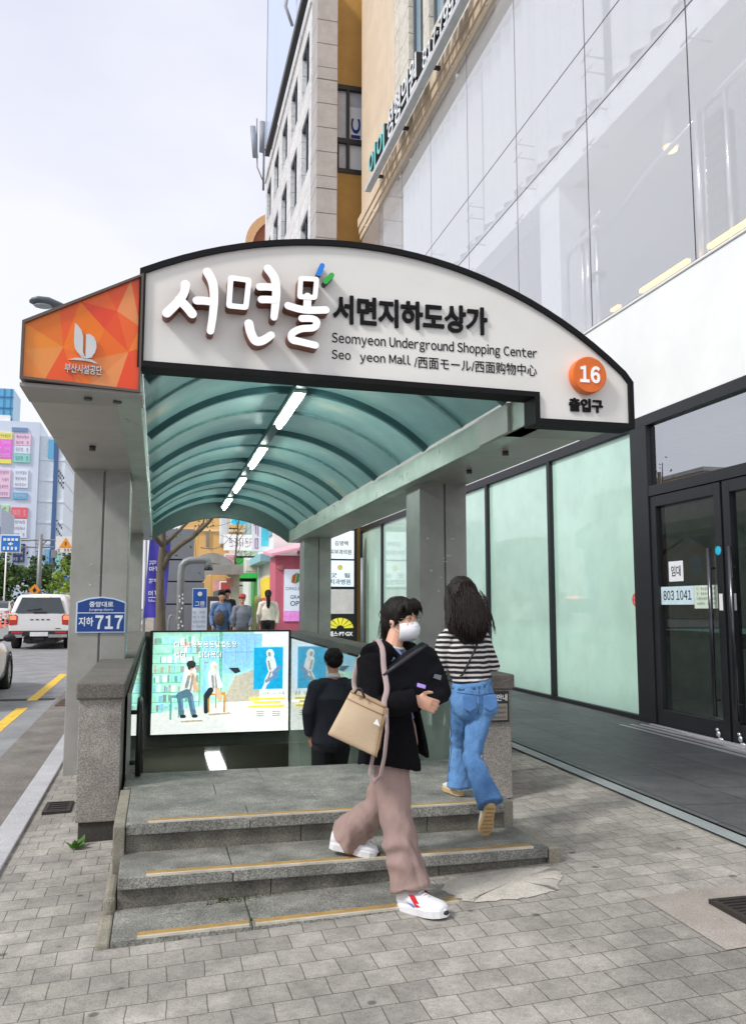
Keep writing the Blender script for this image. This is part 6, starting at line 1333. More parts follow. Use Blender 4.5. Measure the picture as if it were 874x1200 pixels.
def eyes(t, P_, r_, f, u, k=1.0, brow=None):
    a = MB(); b = MB(); d = MB()
    for s_ in (-1, 1):
        a.ell(P_(s_*.032, .083, .002), .0135*k, .010*k, .0065*k, 12, 8, (r_, f, u)); b.ell(P_(s_*.032, .0905, .002), .0058*k, .0045*k, .0058*k, 10, 6, (r_, f, u))
        d.tube([P_(s_*.014, .092, .024), P_(s_*.034, .093, .029), P_(s_*.054, .080, .022)], [.003*k, .0045*k, .002*k], 6); d.tube([P_(s_*.018, .090, .007), P_(s_*.033, .0925, .0105), P_(s_*.048, .085, .006)], .0016*k, 5)
    e_ = obj('eyes', a, mat('eye_white', (.72, .70, .68), .2), t); obj('iris', b, mat('iris_dark', (.02, .012, .008), .15), e_); obj('eyebrows', d, brow or M_HAIR, t)
def hand_lofts(mb, w_, d, nrm, k=1.0, curl=.5, thumb=1, spread=.06):
    """w_: wrist, d: finger direction, nrm: out of the palm; thumb: which side of the palm"""
    d = d.normalized(); nrm = (nrm-d*nrm.dot(d)).normalized(); s_ = d.cross(nrm).normalized()*thumb
    mb.loft([w_-d*.02*k, w_+d*.015*k, w_+d*.05*k, w_+d*.085*k], [(.024*k, .018*k), (.030*k, .017*k), (.040*k, .015*k), (.038*k, .013*k)], 12, s_)
    for i, (off, ln) in enumerate(((.030, .070), (.011, .078), (-.009, .073), (-.028, .058))):
        p = w_+d*.075*k+s_*off*k; dir_ = (d+s_*(off*spread*20)).normalized(); pts = [p, p+dir_*.012*k]; q = pts[-1]; an_ = curl*.35
        for sg_ in (.44, .32, .24):
            dd = dir_*math.cos(an_)+nrm*math.sin(an_); q = q+dd*ln*sg_*k; pts.append(q); an_ += curl*(.75+.06*i)
        mb.loft(pts, [.0095*k, .0092*k, .0088*k, .008*k, .0062*k], 8)
    p = w_+d*.02*k+s_*.024*k; t1 = (d*.55+s_*.75+nrm*.35).normalized(); t2 = (d*.9+s_*.25+nrm*.35).normalized()
    mb.loft([p, p+t1*.032*k, p+t1*.040*k+t2*.026*k, p+t1*.040*k+t2*.052*k], [.013*k, .0115*k, .010*k, .0075*k], 8)
def body_lofts(mb, J, k=1.0, th=1.0):
    rv = J['rv']
    mb.loft([J['pelvis']-V(0,0,.05*k), J['pelvis'], J['waist'], J['chest'], J['neck']-V(0,0,.05*k), J['neck']], [(.13*k*th, .095*k), (.15*k*th, .10*k), (.115*k*th, .085*k), (.14*k*th, .095*k), (.11*k*th, .06*k), (.05*k, .05*k)], 16, rv)
    mb.loft([J['neck']-V(0,0,.03), J['neck'].lerp(J['headc'], .5), J['headc']-J['hf']*.01], [.055*k, .048*k, .052*k], 12)
    for s_ in 'LR':
        mb.loft([J['neck'].lerp(J['chest'], .25), J['sh'+s_]], [.05*k, .046*k], 10)
        mb.loft([J['sh'+s_], J['sh'+s_].lerp(J['el'+s_], .5), J['el'+s_], J['el'+s_].lerp(J['wr'+s_], .4), J['wr'+s_]], [.046*k, .042*k, .036*k, .035*k, .024*k], 10)
        mb.loft([J['pelvis'].lerp(J['hip'+s_], .5), J['hip'+s_], J['hip'+s_].lerp(J['kn'+s_], .5), J['kn'+s_], J['kn'+s_].lerp(J['an'+s_], .4), J['an'+s_]], [.08*k, .082*k, .066*k, .05*k, .048*k, .032*k], 12)
def legs_lofts(mb, J, rad, k=1.0, waist=(.15, .11), hem=.06):
    """trousers: rad = (hip, thigh, knee, shin, hem) half widths"""
    rv = J['rv']; mb.loft([J['waist']-V(0,0,.02), J['pelvis'].lerp(J['waist'], .4), J['pelvis'], J['pelvis']-V(0,0,.07*k)], [(waist[0]*.86*k, waist[1]*.92*k), (waist[0]*.98*k, waist[1]*1.02*k), (waist[0]*1.06*k, waist[1]*1.12*k), (waist[0]*.95*k, waist[1]*k)], 18, rv)
    for s_ in 'LR':
        a, b, c = J['hip'+s_], J['kn'+s_], J['an'+s_]; e_ = c+(c-b).normalized()*hem
        mb.loft([a+V(0,0,.04), a, a.lerp(b, .5), b, b.lerp(c, .5), c, e_], [rad[0]*.9, rad[0], rad[1], rad[2], rad[3], rad[4]*.96, rad[4]], 16, rv)
def top_lofts(mb, J, k=1.0, tw=(.165, .13, .155), dp=(.115, .10, .12), sleeve=(.066, .055, .05, .042), hem=0.0, cuff=1.0):
    rv = J['rv']
    mb.loft([J['waist'].lerp(J['pelvis'], hem), J['waist'], J['chest'], J['chest'].lerp(J['neck'], .62), J['neck']+V(0,0,-.012)], [(tw[0]*k, dp[0]*k), (tw[1]*k, dp[1]*k), (tw[2]*k, dp[2]*k), (.118*k, .080*k), (.058*k, .058*k)], 18, rv)
    for s_ in 'LR':
        mb.loft([J['neck'].lerp(J['chest'], .30), J['neck'].lerp(J['sh'+s_], .6)-V(0,0,.012*k), J['sh'+s_].lerp(J['chest'], .16)-V(0,0,.01*k)], [.062*k, .060*k, sleeve[0]*.86*k], 12)
        a, b, c = J['sh'+s_], J['el'+s_], J['wr'+s_]; c = b.lerp(c, cuff); x_ = (b-a).normalized(); so_ = (a-J['chest']); so_ = (so_-x_*so_.dot(x_)).normalized(); a = a-so_*sleeve[0]*.30*k+x_*.02
        mb.loft([a-x_*sleeve[0]*.72*k-so_*sleeve[0]*.25*k, a-x_*sleeve[0]*.40*k-so_*sleeve[0]*.08*k, a, a.lerp(b, .5), b, b.lerp(c, .5), c], [sleeve[0]*.62*k, sleeve[0]*.90*k, sleeve[0]*k, sleeve[1]*k, sleeve[2]*k, sleeve[2]*.95*k, sleeve[3]*k], 12)
def shoe(t, an_, toe, m_, sole_m, k=1.0, w=.046, name='shoe', up=None):
    d = (toe-an_); d0 = V(d.x, d.y, 0).normalized() if up is None else None
    up = V(0, 0, 1) if up is None else up; fwd = (d-up*d.dot(up)).normalized(); sd_ = fwd.cross(up).normalized()
    L_ = .25*k; base = toe-fwd*L_*.93
    def Q(f, s_, h): return base+fwd*(f*L_)+sd_*s_*k+up*h*k
    prof = [(0.0, .026, .07), (.08, .034, .085), (.25, .036, .088), (.45, .040, .070), (.65, .046, .052), (.85, .044, .042), (.96, .030, .032), (1.0, .016, .022)]
    a = MB(); rg = []
    for f_, w_, h_ in prof: rg.append([Q(f_, w_*1.0*math.cos(2*math.pi*j/14)*w/.046, .012+h_*.5+h_*.5*math.sin(2*math.pi*j/14)) for j in range(14)])
    a.rings(rg, 0, True); o = obj(name, a, m_, t)
    a = MB(); pts = [(-.02, .0), (0, .022), (.1, .036), (.35, .036), (.5, .038), (.7, .048), (.88, .043), (.98, .026), (1.03, .0)]
    ol = [(f_, w_) for f_, w_ in pts]+[(f_, -w_) for f_, w_ in pts[::-1][1:-1]]; n_ = len(ol)
    vs = [Q(f_, s_*w/.046, -.006) for f_, s_ in ol]+[Q(f_, s_*1.05*w/.046, .022) for f_, s_ in ol]+[Q(.5+(f_-.5)*.97, s_*.92*w/.046, .03) for f_, s_ in ol]
    a.add(vs, [tuple(range(n_))[::-1]]+[(i, (i+1) % n_, n_+(i+1) % n_, n_+i) for i in range(n_)]+[(n_+i, n_+(i+1) % n_, 2*n_+(i+1) % n_, 2*n_+i) for i in range(n_)]+[tuple(range(2*n_, 3*n_))]); obj('sole', a, sole_m, o)
    return o, Q
from mathutils.bvhtree import BVHTree
def seam(name, o, paths, r, m_, parent, lift=.001):
    """stitched seams laid on the surface of a garment"""
    me = o.data; bv = BVHTree.FromPolygons([v.co for v in me.vertices], [tuple(p.vertices) for p in me.polygons]); a = MB()
    for path in paths:
        pts = []
        for p, q in zip(path[:-1], path[1:]):
            p, q = Vector(p), Vector(q)
            for k in range(8):
                h = bv.find_nearest(p.lerp(q, k/8)); pts.append(h[0]+h[1]*lift)
        a.tube(pts, r, 5)
    return obj(name, a, m_, parent)
def J_(**k): return {a: (Vector(b) if not isinstance(b, Vector) else b) for a, b in k.items()}
def hair_strands(mb, starts, n_, r0, rng): pass

# ---- woman in the black coat striding down the steps
f0 = V(.80, -.60, -.04).normalized()
J = J_(rv=V(-.62, -.78, 0).normalized(), hf=V(.55, -.83, -.05).normalized(), headc=(1.288, 4.50, 1.492), neck=(1.232, 4.505, 1.335), chest=(1.215, 4.50, 1.19), waist=(1.235, 4.50, 1.00), pelvis=(1.25, 4.50, .83),
       shR=(1.085, 4.37, 1.285), shL=(1.365, 4.63, 1.285), elR=(1.060, 4.27, 1.045), wrR=(1.285, 4.225, 1.085), elL=(1.475, 4.60, 1.05), wrL=(1.42, 4.50, 1.06),
       hipR=(1.205, 4.43, .80), hipL=(1.295, 4.57, .80), knR=(1.205, 4.34, .475), anR=(1.262, 4.275, .155), toeR=(1.372, 4.10, .085), knL=(1.195, 4.66, .47), anL=(1.035, 4.79, .275), toeL=(1.185, 4.72, .205))
w1 = thing('person', (1.2, 4.5, .1), 'person in black coat, white mask and mauve trousers striding down the steps', 'person')
a = MB(); body_lofts(a, J, .95); P_, r_, f_, u_ = head_lofts(a, J['headc'], J['hf'], V(-.05, 0, 1), .93)
hd_ = V(.80, -.05, .25)
hand_lofts(a, J['wrR'], V(.80, .06, -.30), V(-.08, 1, 0), .95, .62, 1, .07); hand_lofts(a, J['wrL'], V(-.9, -.25, .1), V(.1, -.9, .3), .9, .5, 1)
blob('body', a, M_SKIN, w1, .0045, 3); eyes(w1, P_, r_, f_, u_, .93)
# mauve wide trousers with creases
M_MAUVE = mat('mauve_twill', srgb(156, 132, 124), .85, var=.10, scale=6, bump=.6, bscale=22, stretch=(1, 1, .55))
a = MB(); legs_lofts(a, J, (.092, .088, .077, .084, .098), .95, (.142, .108), -.012)
fl = folds(.010, 8, 8, 4.5, 1); fl3 = folds(.0045, 19, 19, 8, 21)
def creases(p):
    d = fl(p)+fl3(p); dz = p.z
    d += .008*math.sin(38*dz+16*p.x+10*noise.noise(V(p.x*6, p.y*6, p.z*3)))*math.exp(-((dz-.36)/.16)**2)
    d += .005*math.sin(30*dz-22*p.x)*math.exp(-((dz-.16)/.06)**2)
    return d
blob('trousers', a, M_MAUVE, w1, .007, 5, creases)
a = MB(); a.loft([J['waist']+V(.0, .0, -.06), J['waist']+V(0, 0, -.02)], [(.137, .106), (.132, .10)], 20, J['rv']); obj('waistband', a, M_MAUVE, w1)
# blue-grey shirt
M_SHIRT = mat('blue_grey_shirt', srgb(124, 142, 176), .8, var=.12, bump=.1, bscale=300)
a = MB(); top_lofts(a, J, .93, (.145, .128, .15), (.115, .105, .115), (.055, .045, .042, .036), .30); cs_ = V(J['neck'].x, J['neck'].y, J['neck'].z); 
for s_ in (-1, 1): a.loft([cs_-f0*.045+V(0, 0, .02), cs_+J['rv']*(s_*.052)+V(0, 0, .012), cs_+f0*.06+J['rv']*(s_*.03)-V(0, 0, .03), cs_+f0*.085+J['rv']*(s_*.045)-V(0, 0, .075)], [(.014, .02), (.013, .022), (.012, .02), (.008, .008)], 8)
blob('shirt', a, M_SHIRT, w1, .008, 3, folds(.003, 18, 18, 8, 4))
a = MB(); n_ = J['neck']; a.tube([n_-f0*.06+V(0, 0, .035)]+[n_+V(math.cos(an_)*f0.x-math.sin(an_)*f0.y, math.sin(an_)*f0.x+math.cos(an_)*f0.y, 0)*.062+V(0, 0, .012-.02*math.cos(an_)) for an_ in [R(150-30*i) for i in range(11)]]+[n_-f0*.06+V(0, 0, .035)], .008, 8); obj('inner_collar', a, mat('collar_white', (.7, .7, .7), .7), w1)
# black coat: open shell with sleeves, collar and two front panels
M_COAT = mat('black_wool', (.0055, .0055, .007), .95, var=.3, scale=30, bump=.25, bscale=350, spec=.15)
a = MB(); rv = J['rv']; cen = [(1.19, 1.275, .205, .115), (1.205, 1.20, .215, .135), (1.22, 1.08, .205, .135), (1.235, .96, .215, .145), (1.245, .84, .235, .165), (1.25, .735, .25, .185)]
ring = []
for cx_, z, aw_, bw_ in cen:
    row = []; gap = R(24+ (1.28-z)*14)
    for i in range(41):
        an_ = gap+(2*math.pi-2*gap)*i/40+R(-14); row.append(V(cx_, 4.50, z)+f0*(bw_*math.cos(an_))+rv*(aw_*math.sin(an_))+V(0, 0, -.02*math.cos(an_*2)*(z < .8)))
    ring.append(row)
inn = [[V(cx_, 4.5, p.z)+(p-V(cx_, 4.5, p.z))*.88 for p in row] for (cx_, *_), row in zip(cen, ring)]
sh_ = [row+ir[::-1] for row, ir in zip(ring, inn)]; a.rings(sh_, 0, True)
for s_ in 'LR':
    a.loft([J['neck']+V(0, 0, -.05)+rv*(.05 if s_ == 'R' else -.05)-f0*.02, J['neck'].lerp(J['sh'+s_], .6)+V(0, 0, .0), J['sh'+s_]], [.062, .068, .076], 12)
    A_, B_, C_ = J['sh'+s_], J['el'+s_], J['wr'+s_]; a.loft([A_, A_.lerp(B_, .5), B_, B_.lerp(C_, .5), C_], [.078, .072, .070, .062, .054], 14)
a.loft([J['neck']-f0*.075+V(0, 0, -.10), J['neck']-f0*.06+V(0, 0, -.01)], [(.10, .05), (.075, .028)], 12, rv)
for s_ in (-1, 1): a.loft([J['neck']-f0*.05+V(0, 0, .02), J['neck']+rv*(s_*.066)+V(0, 0, .008), J['neck']+rv*(s_*.062)+f0*.05-V(0, 0, .05), J['chest']+rv*(s_*.065)+f0*.115+V(0, 0, .02), J['waist']+rv*(s_*.06)+f0*.13+V(0, 0, .02)], [(.025, .014), (.026, .014), (.034, .012), (.038, .012), (.02, .010)], 10, V(0, 0, 1))
coat_o = blob('coat', a, M_COAT, w1, .008, 4, folds(.007, 8, 8, 4, 2))
# hair tied low, fringe, loose strands
a = MB(); c = J['headc']; k = .93
a.ell(P_(0, -.022, .030), .090*k, .108*k, .100*k, 20, 12, (r_, f_, u_)); a.ell(P_(0, -.055, -.02), .082*k, .075*k, .085*k, 16, 10, (r_, f_, u_)); a.ell(P_(0, -.098, -.055), .05*k, .045*k, .055*k, 12, 8, (r_, f_, u_)); a.ell(P_(.03, -.115, .03), .022, .02, .022, 8, 6, (r_, f_, u_))
a.loft([P_(0, -.10, -.05), P_(.01, -.105, -.11), P_(.02, -.095, -.16)], [(.05, .03), (.04, .025), (.012, .01)], 10, r_)
for s_, y0 in ((1, .0), (-1, .0)): a.loft([P_(s_*.05, .045, .085), P_(s_*.074, .045, .045), P_(s_*.079, .03, .0), P_(s_*.078, .015, -.04)], [.022, .018, .012, .004], 8)
for x0, x1, z1 in ((.05, .058, .045), (.03, .042, .036), (.008, .024, .034), (-.014, -.006, .030), (-.034, -.03, .032), (-.055, -.058, .038)): a.loft([P_(x0*.6, .055, .108), P_(x0, .080, .085), P_(x1, .092, .058), P_(x1*1.05, .095, z1-.006)], [.017, .013, .010, .004], 8)
ho = blob('hair', a, M_HAIR, w1, .006, 2, folds(.004, 26, 26, 9, 6))
a = MB(); rr = random.Random(6)
for q in range(110):
    s_ = rr.uniform(-1, 1); b = P_(s_*.075, rr.uniform(-.11, -.03), rr.uniform(-.02, .08)); a.tube([b, b+u_*-.05+r_*rr.uniform(-.015, .015)-f_*rr.uniform(0, .02), b-u_*rr.uniform(.09, .17)+r_*rr.uniform(-.03, .03)-f_*rr.uniform(-.01, .04)], [.002, .0016, .0006], 4)
obj('loose_strands', a, M_HAIR, ho); a = MB()
for q in range(26):
    s_ = rr.uniform(-.06, .06); a.tube([P_(s_*.7, .06, .112), P_(s_, .090, .09), P_(s_*1.1, .101, .06), P_(s_*1.15+rr.uniform(-.01, .01), .099, rr.uniform(.012, .04))], [.0022, .002, .0015, .0006], 4)
obj('fringe_strands', a, M_HAIR, ho)
# face mask with ear loops, thin glasses
a = MB(); rg = []
for i, z in enumerate((-.010, -.022, -.046, -.074, -.102, -.126)):
    hw = (.044, .062, .070, .069, .062, .044)[i]; dp_ = (.104, .113, .125, .123, .112, .090)[i]; row = []
    for j in range(13):
        t_ = (j-6)/6; row.append(P_(hw*t_*1.08, dp_-.058*t_*t_-.012*abs(t_)**3, z+(.004 if i % 2 else 0)-.006*abs(t_)))
    rg.append(row)
a.rings([row+[p-f_*.004 for p in row][::-1] for row in rg], 0, True); mo_ = obj('face_mask', a, mat('mask_white', (.84, .85, .87), .7, var=.02, bump=.06, bscale=200), w1)
a = MB()
for z in (-.036, -.062, -.088): a.tube([P_(.062*t_, (.1225 if z > -.06 else .117)-.056*t_*t_, z-.004*abs(t_)) for t_ in [(-1+.2*q) for q in range(11)]], .0014, 5)
obj('pleat', a, mat('mask_pleat', (.7, .71, .74), .7), mo_)
a = MB()
for s_ in (-1, 1): a.tube([P_(s_*.066, .055, -.02), P_(s_*.074, .03, -.008), P_(s_*.078, .0, .008), P_(s_*.082, -.018, -.01), P_(s_*.079, -.008, -.045), P_(s_*.070, .03, -.068), P_(s_*.058, .062, -.088)], .0018, 5)
obj('ear_loop', a, mat('loop_white', (.8, .8, .8), .6), mo_)
a = MB()
for s_ in (-1, 1):
    a.tube([P_(s_*.034+.024*math.cos(t_), .106-.010*abs(math.cos(t_)*.5+s_*.5)**2, .002+.020*math.sin(t_)) for t_ in [2*math.pi*q/20 for q in range(21)]], .0012, 5); a.tube([P_(s_*.058, .098, .006), P_(s_*.074, .04, .004), P_(s_*.079, -.01, .0)], .0012, 5)
a.tube([P_(-.010, .106, .005), P_(.010, .106, .005)], .0012, 5); obj('glasses', a, mat('glasses_gold', (.35, .26, .18), .25, metal=.8), w1)
a = MB(); a.ell(P_(.082, -.012, -.028), .006, .008, .009, 8, 6); obj('earphone', a, mat('earphone_dark', (.05, .05, .06), .3), w1)
# white trainers with red and violet flashes
M_SHW = mat('trainer_white', (.80, .80, .82), .55, var=.03, bump=.1, bscale=200); M_SOLE = mat('trainer_sole', (.74, .74, .74), .5)
for an_, toe, nm in ((J['anR'], J['toeR'], 'R'), (J['anL'], J['toeL'], 'L')):
    up = V(-.05, .10, 1).normalized() if nm == 'R' else V(.15, -.05, 1).normalized()
    so_, Q = shoe(w1, an_, toe-V(0, 0, .010 if nm == 'R' else .008), M_SHW, M_SOLE, 1.14 if nm == 'R' else 1.06, .054, 'trainer', up)
    a = MB()
    for s_ in (-1, 1):
        a.add([Q(.34, s_*.043, .075), Q(.46, s_*.043, .078), Q(.64, s_*.052, .036), Q(.52, s_*.051, .030)], [(0, 1, 2, 3)])
    obj('red_flash', a, mat('flash_red', srgb(206, 30, 44), .5), so_)
    a = MB()
    for s_ in (-1, 1): a.add([Q(.20, s_*.0385, .05), Q(.30, s_*.0395, .055), Q(.50, s_*.0465, .028), Q(.44, s_*.045, .024)], [(0, 1, 2, 3)])
    obj('violet_flash', a, mat('flash_violet', srgb(120, 130, 200), .5), so_)
    a = MB()
    for q in range(4): a.tube([Q(.42+.07*q, -.02, .088-.0085*q), Q(.44+.07*q, 0, .094-.009*q), Q(.42+.07*q, .02, .088-.0085*q)], .003, 5)
    obj('lace', a, M_PAPER, so_)
    a = MB(); a.ell(Q(1.0, 0, .012), .02, .016, .012, 10, 6); obj('toe_cap', a, M_PLAST, so_)
# tote bag
M_BAG = mat('tan_leather', srgb(184, 162, 132), .6, var=.06, scale=5, bump=.15, bscale=60, stain=.06)
bg_ = thing('tote_bag', (.95, 4.2, .83), 'tan tote bag hanging from the shoulder of the person in black coat', 'bag')
TL, TR, BR, BL = V(.925, 4.17, 1.135), V(1.085, 4.10, 1.06), V(1.035, 4.08, .835), V(.815, 4.17, .935); dp_ = V(.055, .13, .015)
def bagpt(s_, t_, w): 
    p = (TL.lerp(TR, s_)).lerp(BL.lerp(BR, s_), t_); wd = (.55+.45*t_); n_ = V(-.35, -.9, -.05)
    return p+dp_*(.5+(w-.5)*wd)+n_*(.018*math.sin(math.pi*s_)*math.sin(math.pi*t_)*(1 if w < .5 else -1))
a = MB(); nS, nT = 10, 10; rg = []
for j in range(nT+1):
    t_ = j/nT; row = [bagpt(i/nS, t_, 0) for i in range(nS+1)]+[bagpt(1, t_, .25+.25*i) for i in range(3)]+[bagpt(1-i/nS, t_, 1) for i in range(nS+1)]+[bagpt(0, t_, .75-.25*i) for i in range(3)]; rg.append(row)
a.rings(rg, 0, True); bo = obj('bag_body', a, M_BAG, bg_); bo.modifiers.new('bevel', 'BEVEL').width = .006
a = MB(); a.tube([bagpt(i/10, .0, 0)+V(0, -.004, .0) for i in range(11)], .004, 6); a.tube([bagpt(i/10, .16, 0)+V(0, -.004, .0) for i in range(11)], .003, 6); a.tube([bagpt(1, i/10, 0)+V(.002, -.003, 0) for i in range(11)], .003, 6); obj('seam', a, mat('tan_leather_edge', srgb(170, 134, 92), .6), bo)
q0 = bagpt(.82, .38, 0)+V(-.01, -.018, 0); a = MB(); a.slab([q0, q0+V(.030, -.010, -.012), q0+V(.018, -.004, .022)], (0, -.003, 0)); obj('tag', a, M_PAPER, bo)
M_STR = mat('mauve_strap', srgb(172, 152, 148), .7, var=.06)
bv_ = BVHTree.FromPolygons([v.co for v in coat_o.data.vertices], [tuple(p.vertices) for p in coat_o.data.polygons])
def on_coat(*p): h = bv_.find_nearest(Vector(p)); return h[0]+h[1]*.006
sp_ = [bagpt(.93, 0, .5)-V(0, 0, .012), V(1.10, 4.20, 1.10)]+[on_coat(*p) for p in ((1.135, 4.20, 1.17), (1.15, 4.22, 1.23), (1.15, 4.25, 1.29), (1.145, 4.28, 1.34), (1.13, 4.36, 1.40), (1.12, 4.45, 1.40), (1.09, 4.55, 1.36), (1.03, 4.58, 1.27))]+[V(.99, 4.45, 1.17), bagpt(.12, 0, .6)-V(0, 0, .01)]
rs_ = []
for p, q in zip(sp_[:-1], sp_[1:]): rs_ += [p.lerp(q, k/4) for k in range(4)]
rs_.append(sp_[-1])
for it in range(14):
    rs_ = [rs_[0]]+[rs_[i]*.5+(rs_[i-1]+rs_[i+1])*.25 for i in range(1, len(rs_)-1)]+[rs_[-1]]
    for i in range(6, len(rs_)-8):
        h = bv_.find_nearest(rs_[i]); rs_[i] = h[0]+h[1]*.008 if (rs_[i]-h[0]).dot(h[1]) < .008 else rs_[i]
sp_ = rs_
a = MB(); a.loft(sp_, [(.004, .015)]*len(sp_), 8, V(0, -1, .2)); obj('strap', a, M_STR, bg_)
a = MB(); sp_ = [bagpt(.97, .05, .3)+V(.01, 0, 0), V(1.10, 4.11, .95), V(1.085, 4.10, .84), V(1.07, 4.12, .74), V(1.045, 4.15, .705), V(1.03, 4.18, .74), bagpt(.9, 1, .8)]; a.loft(sp_, [(.004, .014)]*len(sp_), 8, V(.5, -.8, 0)); obj('long_strap', a, M_STR, bg_)
a = MB(); a.tube([V(.95, 4.16, 1.13)+V(0, 0, .035*math.sin(math.pi*q/8))+V(.045, -.02, -.02)*(q/8) for q in range(9)], .006, 6); obj('handle', a, M_PLAST, bg_)
# folded black garment bag held against the chest
hb = thing('folded_jacket', (1.35, 4.3, 1.03), 'black folded jacket held under the arm of the person in black coat', 'jacket')
M_JKT = mat('black_nylon', (.004, .0045, .007), .6, var=.2, bump=.2, bscale=60, spec=.2)
a = MB(); ol = [(1.10, 1.215), (1.20, 1.265), (1.30, 1.325), (1.375, 1.362), (1.425, 1.33), (1.475, 1.22), (1.525, 1.10), (1.50, 1.055), (1.42, 1.03), (1.36, 1.04), (1.25, 1.09), (1.13, 1.13)]
a.prism(ol, lambda u, v, d: V(u, 4.27+(u-1.1)*.20+d, v), 0, .11); jo = blob('garment', a, M_JKT, hb, .008, 8, folds(.008, 9, 9, 9, 9))
a = MB(); a.loft([(1.12, 4.262, 1.205), (1.21, 4.28, 1.262), (1.31, 4.30, 1.322), (1.375, 4.315, 1.355)], [.010, .012, .012, .008], 8); obj('folded_edge', a, mat('black_nylon_edge', (.02, .021, .026), .5), jo)
a = MB(); a.slab([(1.405, 4.318, 1.185), (1.445, 4.326, 1.172), (1.45, 4.326, 1.197), (1.415, 4.319, 1.205)], (0, -.012, 0)); obj('logo_mark', a, mat('logo_grey', srgb(120, 126, 134), .4), jo)
a = MB(); a.slab([(1.285, 4.195, 1.150), (1.325, 4.195, 1.140), (1.330, 4.200, 1.158), (1.290, 4.20, 1.170)], (0, .03, 0)); pho = obj('phone', a, mat('phone_violet', srgb(172, 148, 226), .4), None, .004)
tag(pho, 'small violet case peeking out of the hand of the person in black coat', 'phone case')

# ---- woman in the striped top going up the steps, back view
m = bpy.data.materials.new('striped_knit'); m.use_nodes = True; N = m.node_tree.nodes; K = m.node_tree.links.new; p = N['Principled BSDF']; p.inputs['Roughness'].default_value = .85
co = N.new('ShaderNodeTexCoord'); nz_ = N.new('ShaderNodeTexNoise'); nz_.inputs['Scale'].default_value = 9; K(co.outputs['Object'], nz_.inputs['Vector']); sx = N.new('ShaderNodeSeparateXYZ'); K(co.outputs['Object'], sx.inputs['Vector'])
m1 = N.new('ShaderNodeMath'); m1.operation = 'MULTIPLY_ADD'; m1.inputs[1].default_value = .018; K(nz_.outputs['Fac'], m1.inputs[0]); K(sx.outputs['Z'], m1.inputs[2])
m2 = N.new('ShaderNodeMath'); m2.operation = 'MULTIPLY'; m2.inputs[1].default_value = 1/.031; K(m1.outputs['Value'], m2.inputs[0]); m3 = N.new('ShaderNodeMath'); m3.operation = 'FRACT'; K(m2.outputs['Value'], m3.inputs[0])
cr_ = N.new('ShaderNodeValToRGB'); cr_.color_ramp.interpolation = 'CONSTANT'; e = cr_.color_ramp.elements; e[0].color = (.014, .014, .017, 1); e[1].position = .56; e[1].color = (.72, .69, .66, 1); K(m3.outputs['Value'], cr_.inputs['Fac']); K(cr_.outputs['Color'], p.inputs['Base Color']); M_STRIPE = m
k2 = .90; f0 = V(-.15, .98, 0).normalized()
J = J_(rv=V(.98, .15, 0).normalized(), hf=V(-.10, .99, -.08).normalized(), headc=(1.885, 5.22, 1.632), neck=(1.887, 5.19, 1.455), chest=(1.895, 5.17, 1.28), waist=(1.935, 5.175, 1.115), pelvis=(1.95, 5.19, .965),
       shL=(1.755, 5.165, 1.365), shR=(2.030, 5.21, 1.365), elL=(1.725, 5.19, 1.155), wrL=(1.80, 5.37, 1.09), elR=(2.095, 5.20, 1.180), wrR=(2.03, 5.40, 1.17),
       hipL=(1.895, 5.21, .93), hipR=(2.010, 5.18, .93), knL=(1.905, 5.33, .67), anL=(1.900, 5.32, .42), toeL=(1.875, 5.50, .375), knR=(1.900, 5.09, .64), anR=(1.945, 4.915, .40), toeR=(1.94, 4.985, .25))
w2 = thing('person', (1.93, 5.2, .35), 'person with long dark hair, striped top and blue jeans climbing onto the landing', 'person')
a = MB(); body_lofts(a, J, .86); P_, r_, f_, u_ = head_lofts(a, J['headc'], J['hf'], V(0, 0, 1), .92); hand_lofts(a, J['wrL'], V(.3, .9, -.1), V(.9, -.3, 0), .85, .6, -1); hand_lofts(a, J['wrR'], V(-.3, .9, 0), V(-.9, -.3, 0), .85, .6, 1); blob('body', a, M_SKIN, w2, .0055, 3); eyes(w2, P_, r_, f_, u_, .92)
M_JEAN = mat('blue_denim', srgb(70, 112, 164), .9, var=.16, scale=5, bump=.6, bscale=30, hue=srgb(100, 146, 194), speck=.16, sscale=200, stretch=(1, 1, .6))
a = MB(); legs_lofts(a, J, (.082, .070, .054, .060, .080), 1, (.140, .108), .012)
a.ell(J['pelvis']+V(-.06, -.055, -.03), .075, .065, .085); a.ell(J['pelvis']+V(.065, -.06, -.03), .075, .065, .085)
fl2 = folds(.007, 10, 10, 7, 3); fl4 = folds(.004, 24, 24, 14, 17)
jn = blob('jeans', a, M_JEAN, w2, .0065, 4, lambda p: fl2(p)+fl4(p)+.0045*math.sin(46*p.z+20*p.x+6*noise.noise(p*6))*math.exp(-((p.z-.60)/.13)**2)+.004*math.sin(60*p.z+10*p.x)*math.exp(-((p.z-.36)/.05)**2))
a = MB()
for s_ in (-1, 1):
    c = J['pelvis']+V(s_*.068, -.122, .0); a.slab([c+V(-.045, .004, .04), c+V(.045, .004, .045), c+V(.045, -.004, -.03), c+V(0, -.006, -.055), c+V(-.045, -.004, -.03)], (0, -.006, 0))
obj('back_pocket', a, mat('denim_pocket', srgb(84, 130, 184), .85, var=.15, scale=12, bump=.2, bscale=400), w2, .004)
M_DSEAM = mat('denim_seam', srgb(58, 92, 140), .9); c_ = J['pelvis']
